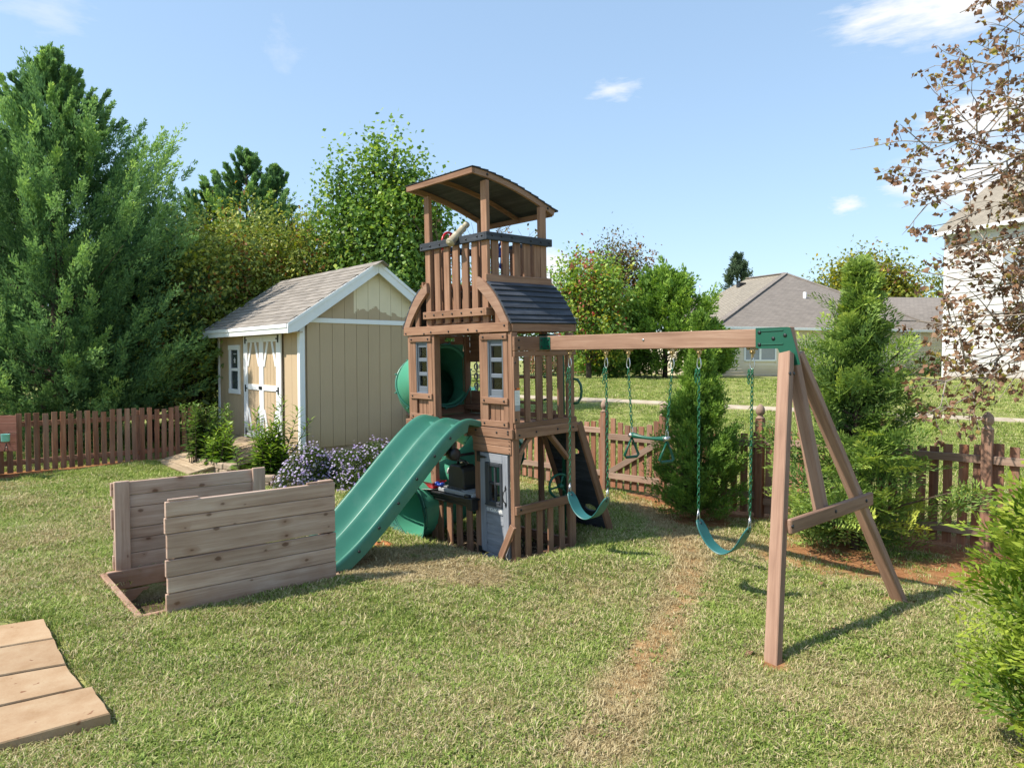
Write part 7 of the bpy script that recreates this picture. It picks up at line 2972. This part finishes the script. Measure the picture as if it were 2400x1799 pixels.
# ------------------------------------------------------------------ grass: tufts instanced over the lawn
def tuft_mesh(name, nb, hmin, hmax, spread, w, lay, seed):
    r_ = np.random.default_rng(seed)
    V, F, rv = [], [], []
    for i in range(nb):
        a, rad = r_.uniform(0, 2 * PI), spread * math.sqrt(r_.uniform())
        x, y = rad * math.cos(a), rad * math.sin(a)
        h = r_.uniform(hmin, hmax)
        az = r_.uniform(0, 2 * PI)
        ln = r_.uniform(0.25, lay) * h
        dx, dy = math.cos(az) * ln, math.sin(az) * ln
        pa = az + PI / 2 + r_.normal(0, .5)
        sx, sy = math.cos(pa) * w * .5, math.sin(pa) * w * .5
        b = len(V)
        V += [(x - sx, y - sy, -0.006), (x + sx, y + sy, -0.006), (x + dx * .4 + sx * .8, y + dy * .4 + sy * .8, h * .62), (x + dx * .4 - sx * .8, y + dy * .4 - sy * .8, h * .62),
              (x + dx, y + dy, h * r_.uniform(.75, 1.0))]
        F += [[b, b + 1, b + 2, b + 3], [b + 3, b + 2, b + 4]]
        rv += [r_.uniform()] * 5
    return make_mesh(name, V, F, GRASS, {'rv': ('FLOAT', rv)})


def grass_mat():
    m, nt, out = new_mat('grass_blades')
    a = nd(nt, 'ShaderNodeAttribute', attribute_name='rv').outputs['Fac']
    dry = nd(nt, 'ShaderNodeAttribute', attribute_name='dry', attribute_type='INSTANCER').outputs['Fac']
    oi = nd(nt, 'ShaderNodeObjectInfo').outputs['Random']
    g = nd(nt, 'ShaderNodeNewGeometry')
    n = nd(nt, 'ShaderNodeTexNoise', {'Vector': g.outputs['Position'], 'Scale': 1.7, 'Detail': 4.0, 'Roughness': 0.65})
    f = mth(nt, 'ADD', mth(nt, 'MULTIPLY', a, 0.45), mth(nt, 'ADD', mth(nt, 'MULTIPLY', oi, 0.25), mth(nt, 'MULTIPLY', n.outputs['Fac'], 0.3)))
    gr = ramp(nt, f, [(0.15, (0.123, 0.186, 0.038)), (0.45, (0.275, 0.358, 0.077)), (0.75, (0.434, 0.502, 0.128)), (1.0, (0.608, 0.631, 0.218))])
    st = ramp(nt, f, [(0.15, (0.297, 0.220, 0.110)), (0.5, (0.528, 0.429, 0.231)), (0.9, (0.726, 0.627, 0.396))])
    k = mth(nt, 'SUBTRACT', mth(nt, 'ADD', mth(nt, 'MULTIPLY', dry, 1.0), mth(nt, 'MULTIPLY', a, 0.62)), 0.62)
    k = mth(nt, 'MULTIPLY', k, 4.0, clamp=True)
    c = mixc(nt, k, gr, st)
    b = nd(nt, 'ShaderNodeBsdfPrincipled', {'Base Color': c, 'Roughness': 0.55, 'Specular IOR Level': 0.2})
    t = nd(nt, 'ShaderNodeBsdfTranslucent', {'Color': c})
    mx = nd(nt, 'ShaderNodeMixShader', {0: 0.3, 1: b.outputs[0], 2: t.outputs[0]})
    nt.links.new(mx.outputs[0], out.inputs[0])
    return m


GRASS = grass_mat()
tuft_col = bpy.data.collections.new('grass_tufts')     # source tufts, kept out of the scene itself
for i in range(5):
    me = tuft_mesh('tuft_%d' % i, 17, 0.010, 0.036, 0.05, 0.0055, 1.5, 40 + i)
    tuft_col.objects.link(bpy.data.objects.new('grass_tuft', me))

for i in range(2):                                     # broad-leaved weeds among the grass
    me = tuft_mesh('tuft_weed_%d' % i, 9, 0.012, 0.03, 0.035, 0.013, 2.2, 70 + i)
    tuft_col.objects.link(bpy.data.objects.new('weed_tuft', me))

paver_px = [gnd(*p, 0.07) for p in ((-190, 1470), (104, 1444), (132, 1490), (160, 1548), (222, 1602), (266, 1669), (-190, 1800))]


def in_poly(x, y, poly):
    r_ = np.zeros(len(x), bool)
    n_ = len(poly)
    for i in range(n_):
        x1, y1, x2, y2 = poly[i].x, poly[i].y, poly[(i + 1) % n_].x, poly[(i + 1) % n_].y
        c = ((y1 > y) != (y2 > y)) & (x < (x2 - x1) * (y - y1) / (y2 - y1 + 1e-12) + x1)
        r_ ^= c
    return r_


def scatter(y0, y1, dens, margin=0.8):
    xm = y1 * 0.74 + margin
    n_ = int((y1 - y0) * 2 * xm * dens)
    x = rng.uniform(-xm, xm, n_)
    y = rng.uniform(y0, y1, n_)
    k = np.abs(x) < y * 0.74 + margin
    return x[k], y[k]


X, Y, SC = [], [], []
for (a, b, d, s) in ((3.0, 4.6, 1700, 0.95), (4.6, 6.5, 1150, 1.1), (6.5, 9.0, 680, 1.3), (9.0, 13.5, 320, 1.55), (13.5, 19.0, 120, 1.9), (19, 30.5, 45, 2.2)):
    x, y = scatter(a, b, d)
    X.append(x)
    Y.append(y)
    SC.append(np.full(len(x), s))
X, Y, SC = map(np.concatenate, (X, Y, SC))
keep = ~in_poly(X, Y, paver_px)
bm_ = bare(X, Y) * (Y < 14)
keep &= rng.uniform(0, 1, len(X)) > np.clip(bm_ * 1.05, 0, 0.97)
tm_ = rect_mask(X, Y, tl0, tu, tv, -0.01, 1.40, 0.0, 0.95, 0.05)
keep &= rng.uniform(0, 1, len(X)) > tm_ * 0.97
keep &= rng.uniform(0, 1, len(X)) > rect_mask(X, Y, PITF, bu, bv, -0.03, 1.63, -0.03, 1.35, 0.01) * 0.93
# the ribbon of pavement, the shed and the ramp stay clear
s_ = (X - SA.x) * sn.x + (Y - SA.y) * sn.y
keep &= ~(np.abs(s_) < 0.55)
gx = (X - SH_A.x) * GD.x + (Y - SH_A.y) * GD.y
gy = (X - SH_A.x) * LD.x + (Y - SH_A.y) * LD.y
keep &= ~((gx > -1.75) & (gx < GW) & (gy > 0.6) & (gy < SL)) & ~((gx > 0) & (gx < GW) & (gy > 0) & (gy < SL))
X, Y, SC = X[keep], Y[keep], SC[keep]
dryv = straw(X, Y)
# thinner and shorter where it is straw
pm_ = pit_mask(X, Y)
Z = zg(X, Y)
cl = 0.6 * wob(X * 2.0, Y * 2.0, 1.0) + 0.7 * wob(X * 6.3 + 2, Y * 6.3, 1.0)
SC = SC * (1.0 + 0.32 * cl) * rng.uniform(0.7, 1.3, len(X)) * (1 - 0.3 * np.clip(bare(X, Y) * (Y < 14), 0, 1))
# longer grass left along posts, box and slide
edge = np.maximum.reduce([0.15 * smooth(1.3 - seg_dist(X, Y, [BXA, BXB]) / 0.09), 0.8 * smooth(1.3 - np.hypot(X + 0.85, Y - 7.9) / 0.4), 0.7 * smooth(1.3 - np.hypot(X + 1.3, Y - 6.9) / 0.3)])
SC = SC * (1 + 0.8 * edge)
print('grass points', len(X))
me = bpy.data.meshes.new('grass')
me.vertices.add(len(X))
me.vertices.foreach_set('co', np.stack([X, Y, Z], -1).astype(np.float32).ravel())
weed = (wob(X * 1.3 + 5, Y * 1.3, 1.0) > 0.35) & (rng.uniform(0, 1, len(X)) < 0.45)
KI = np.where(weed | (rng.uniform(0, 1, len(X)) < 0.04), rng.integers(5, 7, len(X)), rng.integers(0, 5, len(X)))
dryv = np.where(KI >= 5, dryv * 0.45, dryv)
for nm, arr in (('kind_', KI), ('scl', SC), ('dry', dryv), ('yaw', rng.uniform(0, 2 * PI, len(X)))):
    at_ = me.attributes.new(nm, 'FLOAT', 'POINT')
    at_.data.foreach_set('value', arr.astype(np.float32))
me.materials.append(GRASS)
grass = link('grass', me, kind='stuff', label='short patchy green and straw coloured lawn grass', cat='grass')
ng = bpy.data.node_groups.new('grass_scatter', 'GeometryNodeTree')
ng.interface.new_socket('Geometry', in_out='INPUT', socket_type='NodeSocketGeometry')
ng.interface.new_socket('Geometry', in_out='OUTPUT', socket_type='NodeSocketGeometry')
gi = ng.nodes.new('NodeGroupInput')
go = ng.nodes.new('NodeGroupOutput')
ci = ng.nodes.new('GeometryNodeCollectionInfo')
ci.inputs['Collection'].default_value = tuft_col
ci.inputs['Separate Children'].default_value = True
ci.inputs['Reset Children'].default_value = True
ip = ng.nodes.new('GeometryNodeInstanceOnPoints')
ip.inputs['Pick Instance'].default_value = True


def named(nm):
    n = ng.nodes.new('GeometryNodeInputNamedAttribute')
    n.data_type = 'FLOAT'
    n.inputs['Name'].default_value = nm
    return n.outputs[0]


cx = ng.nodes.new('ShaderNodeCombineXYZ')
ng.links.new(named('yaw'), cx.inputs[2])
ng.links.new(gi.outputs[0], ip.inputs['Points'])
ng.links.new(ci.outputs[0], ip.inputs['Instance'])
ng.links.new(named('kind_'), ip.inputs['Instance Index'])
ng.links.new(cx.outputs[0], ip.inputs['Rotation'])
ng.links.new(named('scl'), ip.inputs['Scale'])
ng.links.new(ip.outputs[0], go.inputs[0])
md = grass.modifiers.new('scatter', 'NODES')
md.node_group = ng

# mulch chips under the tower and loose straw
n = 2600
x = rng.uniform(0.0, 1.42, n)
y = rng.uniform(0.0, 1.0, n)
PW = np.array([tuple(tw(a, b, -1.397)) for a, b in zip(x, y)])
PW[:, 2] = zg(PW[:, 0], PW[:, 1]) + rng.uniform(0.002, 0.02, n)
d = unit(np.stack([rng.normal(size=n), rng.normal(size=n), rng.normal(0, .25, n)], -1))
ll = rng.uniform(0.02, 0.06, n)
kv = kites(PW, d, ll, ll * rng.uniform(.2, .5, n), rng.uniform(0, 1, n), 0.08, unit(rng.normal(0, .4, (n, 3)) + [0, 0, 1]))
MULCH = leaf_mat('bark_mulch', [(0.0, (0.03, 0.02, 0.013)), (0.5, (0.12, 0.08, 0.05)), (1.0, (0.33, 0.26, 0.18))], 0.02, 0.8, 0.1)
V, F, r_ = kv
link('mulch', make_mesh('mulch', V, F, MULCH, {'rv': ('FLOAT', r_)}), kind='stuff', label='dark bark mulch under the play tower', cat='mulch')
# straw: dead clippings lying on the lawn
n = 9000
x = np.concatenate([rng.normal(-0.95, .42, 4200), rng.normal(-0.3, .3, 1500), rng.uniform(-5, 5, 3300)])
y = np.concatenate([rng.normal(6.75, .33, 4200), rng.normal(6.3, .18, 1500), rng.uniform(3.2, 9.5, 3300)])
n = len(x)
ok = ~in_poly(x, y, paver_px) & (pit_mask(x, y) < .2)
x, y = x[ok], y[ok]
n = len(x)
P = np.stack([x, y, zg(x, y) + rng.uniform(0.008, 0.035, n)], -1)
d = unit(np.stack([rng.normal(size=n), rng.normal(size=n), rng.normal(0, .22, n)], -1))
ll = rng.uniform(0.04, 0.13, n)
V, F, r_ = kites(P, d, ll, 0.0035, rng.uniform(0, 1, n), 0.05)
STRAWM = leaf_mat('dead_straw', [(0.0, (0.2, 0.14, 0.07)), (0.5, (0.36, 0.28, 0.14)), (1.0, (0.55, 0.47, 0.3))], 0.1, 0.7, 0.15)
link('straw', make_mesh('straw', V, F, STRAWM, {'rv': ('FLOAT', r_)}), kind='stuff', label='dead straw clippings lying on the lawn', cat='straw')

# a few curled leaves on the grass
for (px, py, s, lab) in ((1948, 1475, 0.05, 'curled brown leaf on the grass right of the near swing leg'), (1757, 1532, 0.045, 'brown leaf on the grass just left of the near swing leg'), (1925, 1368, 0.04, 'brown leaf on the grass between the two swing legs'), (2075, 1538, 0.045, 'tan leaf on the grass right of the near swing leg, closer to the camera')):
    p = gnd(px, py, 0.04)
    lt_ = thing('fallen_leaf', lab, 'leaf', p, (0.2, 0.3, rng.uniform(0, 6)), group='fallen leaves')
    m = MB()
    V = [(-s, 0, 0), (-s * .3, s * .6, s * .4), (s * .3, s * .45, s * .2), (s, 0, s * .3), (s * .3, -s * .45, s * .25), (-s * .3, -s * .6, s * .35), (0, 0, 0)]
    m.raw(V, [[0, 6, 1], [6, 2, 1], [6, 3, 2], [6, 4, 3], [6, 5, 4], [0, 5, 6]], rv=0.5)
    m.build('leaf_blade', DEADL, lt_)
